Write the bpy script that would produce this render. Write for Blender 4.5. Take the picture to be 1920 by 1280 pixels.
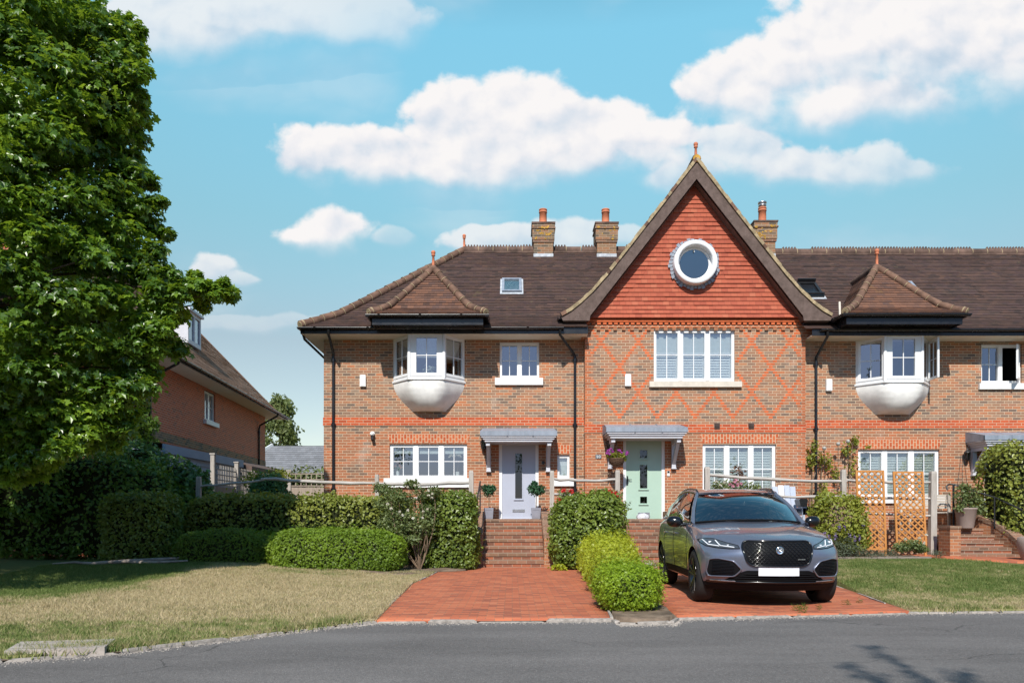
import bpy, bmesh, math, random
import numpy as np
from mathutils import Vector, Matrix
from mathutils.bvhtree import BVHTree
R = math.radians
rng = np.random.default_rng(7)
random.seed(7)
SC = bpy.context.scene
COL = SC.collection
for _o in list(bpy.data.objects):
    bpy.data.objects.remove(_o)

# ------------------------------------------------------------------ camera
FPX, CZ, HOR = 1420.0, 1.18, 970.0
cam_d = bpy.data.cameras.new('camera')
cam = bpy.data.objects.new('camera', cam_d)
COL.objects.link(cam)
cam.location = (0, 0, CZ)
cam.rotation_euler = (R(90), 0, 0)
cam_d.sensor_width = 36
cam_d.lens = FPX / 1920 * 36
cam_d.shift_y = (HOR - 640) / 1920
cam_d.clip_end = 3000
SC.camera = cam
SC.render.resolution_x, SC.render.resolution_y = 1024, 682

# ------------------------------------------------------------------ sun, sky, exposure
SUN_EL, SUN_AZ = R(43), R(9.5)          # sun behind the viewer, a little to the left
sun_to = Vector((-math.sin(SUN_AZ) * math.cos(SUN_EL), -math.cos(SUN_AZ) * math.cos(SUN_EL), math.sin(SUN_EL)))
sd = bpy.data.lights.new('sun', 'SUN')
sd.energy = 3.9
sd.angle = R(0.5)
sd.color = (1.0, 0.95, 0.87)
sun = bpy.data.objects.new('sun', sd)
COL.objects.link(sun)
sun.location = (-10, -30, 40)
sun.rotation_euler = sun_to.to_track_quat('Z', 'Y').to_euler()
SC.view_settings.view_transform = 'Standard'
SC.view_settings.look = 'None'
SC.view_settings.exposure = 0.54
SC.view_settings.gamma = 1.0
SC.cycles.max_bounces = 6
SC.cycles.transparent_max_bounces = 12
SC.cycles.use_denoising = True
SC.cycles.sample_clamp_indirect = 6


# node helpers -------------------------------------------------------------
class NT:
    def __init__(s, tree):
        s.t = tree

    def n(s, typ, ins=None, out=0, **props):
        nd = s.t.nodes.new('ShaderNode' + typ)
        for k, v in props.items():
            setattr(nd, k, v)
        for k, v in (ins or {}).items():
            s.put(nd.inputs[k], v)
        return nd if out is None else nd.outputs[out]

    def put(s, sock, v):
        if isinstance(v, bpy.types.NodeSocket):
            s.t.links.new(v, sock)
        else:
            if isinstance(v, (tuple, list)) and len(v) == 3 and sock.type == 'RGBA':
                v = (*v, 1)
            sock.default_value = v

    def m(s, op, a, b=0.0, c=0.0, clamp=False):
        return s.n('Math', {0: a, 1: b, 2: c}, operation=op, use_clamp=clamp)

    def vm(s, op, a, b=(0, 0, 0), out=0):
        return s.n('VectorMath', {0: a, 1: b}, out=out, operation=op)

    def mix(s, f, a, b, blend='MIX'):
        nd = s.t.nodes.new('ShaderNodeMix')
        nd.data_type = 'RGBA'
        nd.blend_type = blend
        s.put(nd.inputs[0], f)
        s.put(nd.inputs[6], a)
        s.put(nd.inputs[7], b)
        return nd.outputs[2]

    def mixf(s, f, a, b):
        return s.n('Mix', {0: f, 2: a, 3: b})

    def ramp(s, f, stops, interp='LINEAR'):
        nd = s.t.nodes.new('ShaderNodeValToRGB')
        cr = nd.color_ramp
        cr.interpolation = interp
        while len(cr.elements) < len(stops):
            cr.elements.new(0.5)
        for e, (p, c) in zip(cr.elements, stops):
            e.position = p
            e.color = (*c, 1) if len(c) == 3 else c
        s.put(nd.inputs[0], f)
        return nd.outputs[0]

    def smooth(s, v, a, b):
        return s.n('MapRange', {0: v, 1: a, 2: b, 3: 0.0, 4: 1.0}, interpolation_type='SMOOTHSTEP')

    def noise(s, vec, scale, detail=3.0, rough=0.5, dist=0.0):
        return s.n('TexNoise', {'Vector': vec, 'Scale': scale, 'Detail': detail, 'Roughness': rough, 'Distortion': dist}, out=0, noise_dimensions=getattr(s, 'dim', '3D'))


# world ----------------------------------------------------------------------
W = bpy.data.worlds.new('World')
SC.world = W
W.use_nodes = True
wt = W.node_tree
wt.nodes.clear()
w = NT(wt)
w.dim = '2D'
sky_nd = w.n('TexSky', out=None, sky_type='NISHITA', sun_disc=False, sun_elevation=SUN_EL,
             sun_rotation=math.pi + SUN_AZ, air_density=1.0, dust_density=0.6, ozone_density=1.6)
tc = w.n('TexCoord', out=None).outputs['Generated']
sp = w.n('SeparateXYZ', {0: tc}, out=None)
# a summer sky: cyan-blue ahead, paler to the horizon, deep at the zenith and behind the viewer
tint = w.ramp(sp.outputs[2], [(0.0, (.45, .30, .32)), (.22, (.53, .343, .318)), (.355, (.576, .54, .476)), (.54, (.73, .84, .76)), (.72, (.36, .50, .50)), (1.0, (.24, .34, .40))])
skycol = w.mix(1.0, w.mix(1.0, sky_nd.outputs[0], (1.9, 2.55, 2.15), 'MULTIPLY'), tint, 'MULTIPLY')
behind = w.smooth(sp.outputs[1], -0.35, 0.25)
kb_ = w.m('ADD', 0.44, w.m('MULTIPLY', behind, 0.56))
skycol = w.mix(1.0, skycol, w.n('CombineXYZ', {0: kb_, 1: w.m('ADD', 0.52, w.m('MULTIPLY', behind, 0.48)), 2: w.m('ADD', 0.80, w.m('MULTIPLY', behind, 0.20))}), 'MULTIPLY')
ya = w.m('MAXIMUM', w.m('ABSOLUTE', sp.outputs[1]), 0.03)
uu = w.m('DIVIDE', sp.outputs[0], ya)
vv = w.m('DIVIDE', sp.outputs[2], ya)
uv = w.n('CombineXYZ', {0: uu, 1: vv, 2: 0.0})
wob = w.n('TexNoise', {'Vector': uv, 'Scale': 7.0, 'Detail': 3.0}, out=1)
uvw = w.vm('ADD', uv, w.vm('MULTIPLY', w.vm('SUBTRACT', wob, (.5, .5, .5)), (.07, .05, 0)))
CLOUDS = [(600, 285, 90, 72), (720, 300, 130, 62), (860, 245, 110, 95), (985, 225, 125, 92), (1120, 250, 130, 88), (1225, 270, 105, 62),
          (930, 315, 240, 50), (930, 270, 110, 70), (1100, 300, 150, 55), (1385, 165, 105, 85), (1470, 120, 130, 95), (1600, 85, 160, 120), (1760, 80, 190, 140), (1890, 110, 170, 130),
          (1620, 195, 260, 62), (1480, 312, 170, 48), (1610, 322, 160, 46), (1695, 326, 85, 32), (1380, 272, 85, 55), (1290, 330, 95, 42),
          (400, 45, 230, 85), (560, 35, 210, 75), (290, 60, 140, 75), (690, 45, 130, 60), (622, 434, 98, 56), (960, 460, 125, 42),
          (1090, 440, 95, 50), (1175, 440, 70, 36), (405, 502, 52, 38), (452, 520, 46, 18), (750, 445, 45, 26), (480, 612, 150, 26)]
OPAC = {(400, 45): .8, (560, 35): .7, (290, 60): .75, (690, 45): .5, (1480, 312): .85, (1610, 322): .7, (1695, 326): .55, (1380, 272): .8, (1290, 330): .6, (960, 460): .75, (1090, 440): .7, (1175, 440): .5, (405, 502): .75, (452, 520): .5, (750, 445): .28, (480, 612): .28, (625, 434): .9}
best, tn, tw, on_ = None, None, None, None
for (cx, cy, a, b) in CLOUDS:
    c = ((cx - 960) / FPX, (HOR - cy) / FPX, 0)
    q = w.vm('MULTIPLY', w.vm('SUBTRACT', uvw, c), (FPX / a, FPX / b, 0))
    f = w.m('SUBTRACT', 1.0, w.vm('LENGTH', q, out=1))
    t = w.vm('DOT_PRODUCT', q, (-0.25, 1, 0), out=1)
    wt_ = w.m('POWER', w.m('MAXIMUM', w.m('ADD', f, 0.45), 0.0), 2.5)
    if best is None:
        best, tn, tw = f, w.m('MULTIPLY', t, wt_), w.m('ADD', wt_, 1e-4)
        on_ = w.m('MULTIPLY', wt_, OPAC.get((cx, cy), 1.0))
    else:
        best = w.m('SMOOTH_MAX', best, f, 0.12)
        tn = w.m('MULTIPLY_ADD', t, wt_, tn)
        tw = w.m('ADD', tw, wt_)
        on_ = w.m('MULTIPLY_ADD', wt_, OPAC.get((cx, cy), 1.0), on_)
tt = w.m('DIVIDE', tn, tw)
n1 = w.noise(w.vm('MULTIPLY', uv, (13, 15, 1)), 1.0, 8.0, 0.60)
n1b = w.noise(w.vm('MULTIPLY', w.vm('ADD', uv, (-.010, .016, 0)), (13, 15, 1)), 1.0, 8.0, 0.60)
nl = w.noise(w.vm('MULTIPLY', uv, (5, 6, 1)), 1.0, 3.0, 0.5)
nlb = w.noise(w.vm('MULTIPLY', w.vm('ADD', uv, (-.03, .045, 0)), (5, 6, 1)), 1.0, 3.0, 0.5)
n2 = w.noise(w.vm('MULTIPLY', uv, (3.0, 6, 1)), 1.0, 4.0, 0.5)
def puff(off, scale):
    v_ = w.n('TexVoronoi', {'Vector': w.vm('MULTIPLY', w.vm('ADD', uvp, off), (scale, scale * 1.15, 1)), 'Scale': 1.0, 'Detail': 1.5, 'Roughness': .55}, out=0, feature='F1', voronoi_dimensions='2D')
    return w.m('SUBTRACT', 0.55, v_)
uvp = w.vm('ADD', uv, w.vm('MULTIPLY', w.vm('SUBTRACT', w.n('TexNoise', {'Vector': uv, 'Scale': 22.0, 'Detail': 4.0}, out=1), (.5, .5, .5)), (.035, .03, 0)))
p1, p1b = puff((0, 0, 0), 15.0), puff((-.009, .015, 0), 15.0)
ff = w.m('ADD', w.m('MULTIPLY_ADD', p1, 0.30, 0.13), w.m('ADD', best, w.m('ADD', w.m('MULTIPLY', w.m('SUBTRACT', n1, 0.5), 0.75), w.m('MULTIPLY', w.m('SUBTRACT', nl, 0.5), 0.6))))
edge_ = w.m('ADD', 0.26, w.m('MULTIPLY', w.smooth(tt, 0.25, -0.6), 0.8))   # crisp crowns, soft undersides
dens = w.n('MapRange', {0: ff, 1: 0.0, 2: edge_, 3: 0.0, 4: 1.0}, interpolation_type='SMOOTHSTEP')
soft = w.smooth(tt, -1.0, 0.0)
dens = w.m('MULTIPLY', dens, w.m('DIVIDE', on_, tw))
dens = w.m('MULTIPLY', dens, w.m('ADD', 0.35, w.m('MULTIPLY', soft, 0.65)))
relief = w.m('ADD', w.m('ADD', w.m('MULTIPLY', w.m('SUBTRACT', n1, n1b), 0.8), w.m('MULTIPLY', w.m('SUBTRACT', p1, p1b), 0.5)), w.m('MULTIPLY', w.m('SUBTRACT', nl, nlb), 1.1))
lit = w.m('ADD', w.m('ADD', w.m('MULTIPLY', tt, 0.50), 0.72), relief)
ccol = w.ramp(lit, [(0.0, (0.50, 0.63, 0.76)), (0.45, (0.70, 0.76, 0.84)), (0.75, (0.86, 0.86, 0.89)), (1.0, (0.95, 0.925, 0.92))])
# thin high veil
veil = w.m('MULTIPLY', w.smooth(n2, 0.5, 0.75), 0.22)
dens = w.m('MAXIMUM', dens, veil)
dens = w.m('MULTIPLY', dens, w.m('MULTIPLY', w.smooth(sp.outputs[2], 0.0, 0.12), w.m('ADD', .15, w.m('MULTIPLY', behind, .85))), clamp=True)
bg1 = w.n('Background', {0: skycol, 1: 0.116})
bg2 = w.n('Background', {0: ccol, 1: 0.69})
ms = w.n('MixShader', {0: dens, 1: bg1, 2: bg2})
wo = wt.nodes.new('ShaderNodeOutputWorld')
wt.links.new(ms, wo.inputs[0])


# ------------------------------------------------------------------ conversions: photo point at distance Y -> metres
def PX(x, Y):
    return (x - 960) * Y / FPX


def PZ(y, Y):
    return CZ + (HOR - y) * Y / FPX


# ------------------------------------------------------------------ objects
ORG = {}


def tag(o, label=None, cat=None, group=None, kind=None):
    if label: o['label'] = label
    if cat: o['category'] = cat
    if group: o['group'] = group
    if kind: o['kind'] = kind
    return o


def thing(name, label, cat, loc=(0, 0, 0), group=None, rz=0.0):
    o = bpy.data.objects.new(name, None)
    o.empty_display_size = 0.3
    COL.objects.link(o)
    o.location = loc
    o.rotation_euler = (0, 0, rz)
    ORG[o] = Vector(loc)
    return tag(o, label, cat, group)


def link(name, me, parent=None, org=None):
    o = bpy.data.objects.new(name, me)
    COL.objects.link(o)
    if parent is not None:
        o.parent = parent
        ORG[o] = ORG[parent]
    else:
        o.location = org or (0, 0, 0)
        ORG[o] = Vector(org or (0, 0, 0))
    return o


def vsub(a, b): return (a[0] - b[0], a[1] - b[1], a[2] - b[2])
def vadd(a, b): return (a[0] + b[0], a[1] + b[1], a[2] + b[2])
def vmul(a, k): return (a[0] * k, a[1] * k, a[2] * k)
def lerp(a, b, t): return tuple(a[i] + (b[i] - a[i]) * t for i in range(3))


class MB:
    def __init__(s):
        s.v, s.f, s.mi, s.uv, s.sm = [], [], [], [], []

    def poly(s, pts, mi=0, uv=None, smooth=False):
        i = len(s.v)
        s.v.extend(tuple(p) for p in pts)
        s.f.append(tuple(range(i, i + len(pts))))
        s.mi.append(mi); s.uv.append(uv); s.sm.append(smooth)

    def grid(s, rows, mi=0, smooth=True, closed=False, uv=None):
        i = len(s.v)
        n = len(rows[0])
        for r in rows:
            s.v.extend(tuple(p) for p in r)
        for a in range(len(rows) - 1):
            for b in range(n if closed else n - 1):
                c = (b + 1) % n
                s.f.append((i + a * n + b, i + a * n + c, i + (a + 1) * n + c, i + (a + 1) * n + b))
                s.mi.append(mi); s.sm.append(smooth)
                s.uv.append(None)

    def box(s, x0, x1, y0, y1, z0, z1, mi=0, skip=''):
        p = lambda a, b, c: ((x0, x1)[a], (y0, y1)[b], (z0, z1)[c])
        F = {'f': [(0, 0, 0), (1, 0, 0), (1, 0, 1), (0, 0, 1)], 'b': [(1, 1, 0), (0, 1, 0), (0, 1, 1), (1, 1, 1)],
             'l': [(0, 1, 0), (0, 0, 0), (0, 0, 1), (0, 1, 1)], 'r': [(1, 0, 0), (1, 1, 0), (1, 1, 1), (1, 0, 1)],
             't': [(0, 0, 1), (1, 0, 1), (1, 1, 1), (0, 1, 1)], 'd': [(0, 1, 0), (1, 1, 0), (1, 0, 0), (0, 0, 0)]}
        for k, q in F.items():
            if k not in skip:
                s.poly([p(*c) for c in q], mi)

    def obox(s, o, ax, ay, az, mi=0):
        """box from corner o with edge vectors"""
        c = [vadd(vadd(vadd(o, vmul(ax, a)), vmul(ay, b)), vmul(az, d)) for d in (0, 1) for b in (0, 1) for a in (0, 1)]
        for q in ((0, 1, 5, 4), (3, 2, 6, 7), (2, 0, 4, 6), (1, 3, 7, 5), (4, 5, 7, 6), (2, 3, 1, 0)):
            s.poly([c[i] for i in q], mi)

    def bar(s, p, q, w, h, mi=0, up=(0, 0, 1)):
        p, q = Vector(p), Vector(q)
        d = (q - p)
        u = Vector(up)
        if abs(d.normalized().dot(u)) > .98:
            u = Vector((0, 1, 0))
        side = d.cross(u).normalized()
        u = side.cross(d).normalized()
        o = p - side * w / 2 - u * h / 2
        s.obox(tuple(o), tuple(d), tuple(side * w), tuple(u * h), mi)

    def tube(s, pts, rad, n=8, mi=0, cap=True, flat=1.0):
        pts = [Vector(p) for p in pts]
        if not hasattr(rad, '__len__'):
            rad = [rad] * len(pts)
        rows, ref = [], None
        for k, p in enumerate(pts):
            d = (pts[min(k + 1, len(pts) - 1)] - pts[max(k - 1, 0)]).normalized()
            if ref is None:
                ref = Vector((0, 0, 1)) if abs(d.z) < .9 else Vector((1, 0, 0))
            a = d.cross(ref).normalized()
            b = a.cross(d).normalized()
            ref = b
            rows.append([tuple(p + a * (math.cos(t) * rad[k]) + b * (math.sin(t) * rad[k] * flat)) for t in [2 * math.pi * i / n for i in range(n)]])
        s.grid(rows, mi, True, closed=True)
        if cap:
            s.poly(rows[0][::-1], mi)
            s.poly(rows[-1], mi)

    def lathe(s, c, prof, n=16, mi=0, axis='z', cap=True):
        rows = []
        for (r, h) in prof:
            row = []
            for i in range(n):
                t = 2 * math.pi * i / n
                a, b = r * math.cos(t), r * math.sin(t)
                row.append({'z': (c[0] + a, c[1] + b, c[2] + h), 'y': (c[0] + a, c[1] + h, c[2] + b), 'x': (c[0] + h, c[1] + a, c[2] + b)}[axis])
            rows.append(row)
        s.grid(rows, mi, True, closed=True)
        if cap:
            s.poly(rows[0][::-1], mi)
            s.poly(rows[-1], mi)

    def prism(s, pts, y0, y1, mi=0, mside=None):
        """polygon of (x,z) extruded along y"""
        s.poly([(x, y0, z) for x, z in pts], mi)
        s.poly([(x, y1, z) for x, z in pts[::-1]], mi)
        for i in range(len(pts)):
            (a, b), (c, d) = pts[i], pts[(i + 1) % len(pts)]
            s.poly([(a, y0, b), (a, y1, b), (c, y1, d), (c, y0, d)], mi if mside is None else mside)

    def xform(s, M, i0=0):
        for i in range(i0, len(s.v)):
            s.v[i] = tuple(M @ Vector(s.v[i]))

    def build(s, name, mats, parent=None, loc=None, local=False, angle=None):
        if not isinstance(mats, (list, tuple)):
            mats = [mats]
        org = (0, 0, 0) if local else (tuple(ORG[parent]) if parent is not None else (loc or (0, 0, 0)))
        me = bpy.data.meshes.new(name)
        V = np.array(s.v, dtype=np.float64).reshape(-1, 3)
        me.from_pydata((V - np.array(org)).tolist(), [], s.f)
        for m_ in mats:
            me.materials.append(m_)
        me.polygons.foreach_set('material_index', s.mi)
        me.polygons.foreach_set('use_smooth', s.sm)
        lay = me.uv_layers.new(name='UVMap')
        uvs = np.zeros((len(me.loops), 2))
        k = 0
        for f, u in zip(s.f, s.uv):
            P = V[list(f)]
            if u is not None:
                uvs[k:k + len(f)] = u
            else:
                Q = np.roll(P, -1, axis=0)
                nn = np.cross(P, Q).sum(axis=0)
                ln = np.linalg.norm(nn)
                nn = nn / ln if ln > 1e-12 else np.array([0, 0, 1.])
                if abs(nn[2]) > .94:
                    uvs[k:k + len(f)] = P[:, :2]
                else:
                    t = np.array([-nn[1], nn[0], 0.])
                    t /= np.linalg.norm(t)
                    if abs(t[0]) >= abs(t[1]):
                        t *= np.sign(t[0])
                    else:
                        t *= np.sign(t[1])
                    b = np.cross(nn, t)
                    if b[2] < 0: b = -b
                    uvs[k:k + len(f), 0] = P @ t
                    uvs[k:k + len(f), 1] = P @ b
            k += len(f)
        lay.data.foreach_set('uv', uvs.ravel())
        me.update()
        if angle:
            me.set_sharp_from_angle(angle=R(angle))
        return link(name, me, parent, loc)


def fast_mesh(name, V, faces, mats, mat_idx=None, smooth=False):
    """V (n,3); faces: array (m,k)"""
    me = bpy.data.meshes.new(name)
    me.vertices.add(len(V))
    me.vertices.foreach_set('co', np.asarray(V, dtype=np.float32).ravel())
    fl = [np.asarray(f) for f in (faces if isinstance(faces, list) else [faces])]
    tot = sum(f.size for f in fl)
    me.loops.add(tot)
    me.loops.foreach_set('vertex_index', np.concatenate([f.ravel() for f in fl]).astype(np.int32))
    nf = sum(len(f) for f in fl)
    me.polygons.add(nf)
    starts, o = [], 0
    for f in fl:
        starts.append(o + np.arange(len(f)) * f.shape[1])
        o += f.size
    me.polygons.foreach_set('loop_start', np.concatenate(starts).astype(np.int32))
    for m_ in mats:
        me.materials.append(m_)
    if mat_idx is not None:
        me.polygons.foreach_set('material_index', np.asarray(mat_idx, dtype=np.int32))
    me.polygons.foreach_set('use_smooth', np.full(nf, smooth))
    me.update(calc_edges=True)
    me.validate()
    return me
# ------------------------------------------------------------------ materials
def new_mat(name):
    m = bpy.data.materials.new(name)
    m.use_nodes = True
    m.node_tree.nodes.clear()
    return m, NT(m.node_tree)


def finish(m, t, shader):
    o = t.t.nodes.new('ShaderNodeOutputMaterial')
    t.t.links.new(shader, o.inputs[0])
    return m


def pbsdf(t, col, rough=.6, **kw):
    ins = {'Base Color': col, 'Roughness': rough}
    ins.update(kw)
    return t.n('BsdfPrincipled', ins)


def bump(t, h, strength=.4, dist=.01):
    return t.n('Bump', {'Height': h, 'Strength': strength, 'Distance': dist})


def gpos(t):
    return t.n('NewGeometry', out=None).outputs['Position']


def opos(t):
    return t.n('TexCoord', out=None).outputs['Object']


def plain(name, col, rough=.6, var=.12, scale=3.0, spec=.5, metal=0.0, bmp=0.0, bscale=60, coat=0.0, stretch=(1, 1, 1), detail=5):
    m, t = new_mat(name)
    p = t.vm('MULTIPLY', gpos(t), stretch)
    n = t.noise(p, scale, detail, .6)
    lo = tuple(c * (1 - var) for c in col)
    hi = tuple(min(1, c * (1 + var)) for c in col)
    c = t.ramp(n, [(.3, lo), (.7, hi)])
    kw = {'Specular IOR Level': spec, 'Metallic': metal, 'Coat Weight': coat}
    if bmp:
        kw['Normal'] = bump(t, t.noise(p, bscale, 4), bmp, .01)
    r = t.n('MapRange', {0: n, 1: .3, 2: .7, 3: max(0, rough - .06), 4: min(1, rough + .06)})
    return finish(m, t, pbsdf(t, c, r, **kw))


def brick_mat(name, pal, mortar=(.60, .47, .33), bw=.225, bh=.075, joint=.011, pal2=None, split=None, off=.5, var=.25, patch=.5, rot=False, stain=0.0):
    m, t = new_mat(name)
    uvn = t.n('TexCoord', out=None).outputs['UV']
    s_ = t.n('SeparateXYZ', {0: uvn}, out=None)
    u, v = s_.outputs[0], s_.outputs[1]
    if rot:
        u, v = v, u
    r_ = t.m('DIVIDE', v, bh)
    row = t.m('FLOOR', r_)
    odd = t.m('MULTIPLY', t.m('FLOORED_MODULO', row, 2.0), off)
    c_ = t.m('ADD', t.m('DIVIDE', u, bw), odd)
    colm = t.m('FLOOR', c_)
    fu = t.m('MULTIPLY', t.m('SUBTRACT', c_, colm), bw)
    fv = t.m('MULTIPLY', t.m('SUBTRACT', r_, row), bh)
    mm = t.m('MAXIMUM', t.m('LESS_THAN', fu, joint), t.m('LESS_THAN', fv, joint))
    cell = t.n('CombineXYZ', {0: colm, 1: row, 2: 0.0})
    wn = t.n('TexWhiteNoise', {'Vector': cell}, out=None, noise_dimensions='3D')
    wv = wn.outputs[0]
    pn = t.noise(gpos(t), 1.1, 3, .5)
    wv2 = t.m('ADD', wv, t.m('MULTIPLY', t.m('SUBTRACT', pn, .5), patch), clamp=True)
    st = [(i / max(1, len(pal) - 1), c) for i, c in enumerate(pal)]
    col = t.ramp(wv2, st)
    if pal2:
        st2 = [(i / max(1, len(pal2) - 1), c) for i, c in enumerate(pal2)]
        col2 = t.ramp(wv2, st2)
        z = t.m('ADD', v, t.m('MULTIPLY', t.m('SUBTRACT', t.noise(gpos(t), .9, 2), .5), 1.2))
        col = t.mix(t.smooth(z, split + .12, split - .12), col, col2)
    k = t.m('ADD', 1 - var, t.m('MULTIPLY', t.noise(gpos(t), 26, 4, .65), 2 * var))
    col = t.mix(1.0, col, t.n('CombineXYZ', {0: k, 1: k, 2: k}), 'MULTIPLY')
    mo = t.mix(t.noise(gpos(t), 6, 3), tuple(c * .78 for c in mortar), mortar)
    col = t.mix(mm, col, mo)
    if stain:
        sn = t.smooth(t.noise(t.vm('MULTIPLY', gpos(t), (1.3, 1.3, .8)), 1.0, 5, .6), .56, .75)
        col = t.mix(t.m('MULTIPLY', sn, stain), col, (.5, .43, .36))
    h = t.m('ADD', t.m('MULTIPLY', t.m('SUBTRACT', 1.0, mm), .5), t.m('MULTIPLY', t.noise(gpos(t), 90, 3), .35))
    return finish(m, t, pbsdf(t, col, .88, **{'Specular IOR Level': .25, 'Normal': bump(t, h, .55, .006)}))


def tile_mat(name, pal, tw=.165, th=.10, moss=None, patch=.5, var=.22):
    """clay tiles: one shade a tile, broken joint; courses themselves are geometry"""
    m, t = new_mat(name)
    uvn = t.n('TexCoord', out=None).outputs['UV']
    s_ = t.n('SeparateXYZ', {0: uvn}, out=None)
    r_ = t.m('DIVIDE', t.m('ADD', s_.outputs[1], .001), th)
    row = t.m('FLOOR', r_)
    jit = t.n('TexWhiteNoise', {'W': row}, out=None, noise_dimensions='1D').outputs[0]
    c_ = t.m('ADD', t.m('DIVIDE', s_.outputs[0], tw), t.m('ADD', t.m('MULTIPLY', t.m('FLOORED_MODULO', row, 2.0), .5), t.m('MULTIPLY', jit, .12)))
    colm = t.m('FLOOR', c_)
    gap = t.m('LESS_THAN', t.m('SUBTRACT', c_, colm), .03)
    wv = t.n('TexWhiteNoise', {'Vector': t.n('CombineXYZ', {0: colm, 1: row, 2: 3.0})}, out=None, noise_dimensions='3D').outputs[0]
    pn = t.noise(gpos(t), .8, 4, .55)
    wv2 = t.m('ADD', t.m('ADD', t.m('MULTIPLY', t.m('SUBTRACT', wv, .5), .8), .5), t.m('MULTIPLY', t.m('SUBTRACT', pn, .5), patch), clamp=True)
    col = t.ramp(wv2, [(i / max(1, len(pal) - 1), c) for i, c in enumerate(pal)])
    k = t.m('ADD', 1 - var, t.m('MULTIPLY', t.noise(gpos(t), 14, 5, .7), 2 * var))
    col = t.mix(1.0, col, t.n('CombineXYZ', {0: k, 1: k, 2: k}), 'MULTIPLY')
    col = t.mix(t.m('MULTIPLY', gap, .6), col, (.03, .02, .018))
    if moss:
        mn = t.smooth(t.noise(gpos(t), 2.4, 6, .7), .60, .72)
        col = t.mix(t.m('MULTIPLY', mn, .55), col, moss)
    return finish(m, t, pbsdf(t, col, .82, **{'Specular IOR Level': .3, 'Normal': bump(t, t.noise(gpos(t), 45, 4), .35, .01)}))


def wood_mat(name, c1, c2, axis='z', scale=6, rough=.8):
    m, t = new_mat(name)
    st = {'z': (9, 9, .9), 'x': (.9, 9, 9), 'y': (9, .9, 9)}[axis]
    p = t.vm('MULTIPLY', gpos(t), st)
    n = t.noise(p, scale, 5, .65, .4)
    n2 = t.noise(gpos(t), 1.7, 3)
    c = t.ramp(t.m('ADD', t.m('MULTIPLY', n, .75), t.m('MULTIPLY', n2, .25)), [(.28, c1), (.72, c2)])
    return finish(m, t, pbsdf(t, c, rough, **{'Specular IOR Level': .25, 'Normal': bump(t, n, .45, .006)}))


def glass_mat(name, refl=.24, tint=(.75, .8, .8)):
    m, t = new_mat(name)
    lw = t.n('LayerWeight', {0: .35}, out=None).outputs[1]
    fac = t.m('ADD', refl, t.m('MULTIPLY', t.m('POWER', lw, 2.0), 1 - refl), clamp=True)
    nb = bump(t, t.noise(gpos(t), 1.6, 2), .02, .02)
    g = t.n('BsdfGlossy', {'Color': (.92, .96, 1.0), 'Roughness': .015, 'Normal': nb})
    tr = t.n('BsdfTransparent', {0: tint})
    return finish(m, t, t.n('MixShader', {0: fac, 1: tr, 2: g}))


def leaf_mat(name, dark, light, trans=.35, rough=.5, tcol=None, spec=.35, patch=.5, pscale=1.5, mid=None):
    m, t = new_mat(name)
    g = t.n('NewGeometry', out=None)
    rnd = g.outputs['Random Per Island']
    pn = t.noise(g.outputs['Position'], pscale, 3)
    f = t.m('ADD', t.m('MULTIPLY', rnd, 1 - patch), t.m('MULTIPLY', t.smooth(pn, .3, .7), patch))
    c = t.ramp(f, [(0, dark), (1, light)] if mid is None else [(0, dark), (.55, mid), (1, light)])
    b = pbsdf(t, c, rough, **{'Specular IOR Level': spec})
    tcol = tcol or (light[0] * 1.6, light[1] * 1.5, light[2] * .6)
    tl = t.n('BsdfTranslucent', {0: t.mix(.6, c, tcol)})
    return finish(m, t, t.n('MixShader', {0: trans, 1: b, 2: tl}))


STOCK = [(.15, .105, .082), (.21, .13, .092), (.27, .148, .094), (.31, .155, .088), (.26, .18, .13), (.39, .175, .09), (.30, .145, .09), (.42, .155, .07)]
STOCKLOW = [(.17, .105, .075), (.31, .135, .07), (.36, .135, .068), (.27, .13, .075), (.42, .15, .07), (.33, .12, .06), (.46, .15, .065)]
M = {}
M['brick'] = brick_mat('stock_brick', STOCK, pal2=STOCKLOW, split=3.45, stain=.35)
M['brick_red'] = brick_mat('red_brick', [(.38, .068, .026), (.46, .088, .032), (.52, .11, .042)], mortar=(.56, .43, .30), var=.15)
M['brick_quoin'] = brick_mat('quoin_brick', [(.30, .105, .05), (.42, .13, .055), (.36, .12, .06), (.5, .15, .06)], mortar=(.6, .48, .34))
M['brick_side'] = brick_mat('side_brick', [(.38, .11, .058), (.50, .13, .062), (.45, .115, .056), (.54, .145, .066), (.30, .105, .066)], mortar=(.58, .43, .33))
M['brick_chim'] = brick_mat('chimney_brick', [(.10, .08, .06), (.20, .13, .08), (.30, .14, .07), (.22, .15, .09)], mortar=(.42, .34, .25), joint=.009)
M['brick_step'] = brick_mat('step_brick', [(.16, .075, .05), (.26, .095, .055), (.34, .11, .055), (.22, .10, .065)], mortar=(.40, .31, .24), bh=.08, stain=.25)
M['brick_nose'] = brick_mat('weathered_nosing_brick', [(.15, .09, .06), (.22, .125, .078), (.27, .14, .088), (.20, .10, .066)], mortar=(.36, .28, .21), bh=.08, stain=.3)
M['brick_pier'] = brick_mat('pier_brick', [(.22, .105, .06), (.33, .14, .07), (.40, .165, .075), (.20, .105, .068)], mortar=(.45, .34, .24))
M['soldier'] = brick_mat('soldier_brick', [(.40, .088, .034), (.47, .11, .042), (.52, .14, .055)], mortar=(.60, .46, .31), bw=.15, bh=.082, joint=.016, rot=True, var=.12)
M['orange'] = plain('orange_header_brick', (.50, .118, .042), .85, .25, 9, .25)
M['corbel'] = plain('corbel_brick', (.34, .15, .08), .85, .3, 9, .25)
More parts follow.
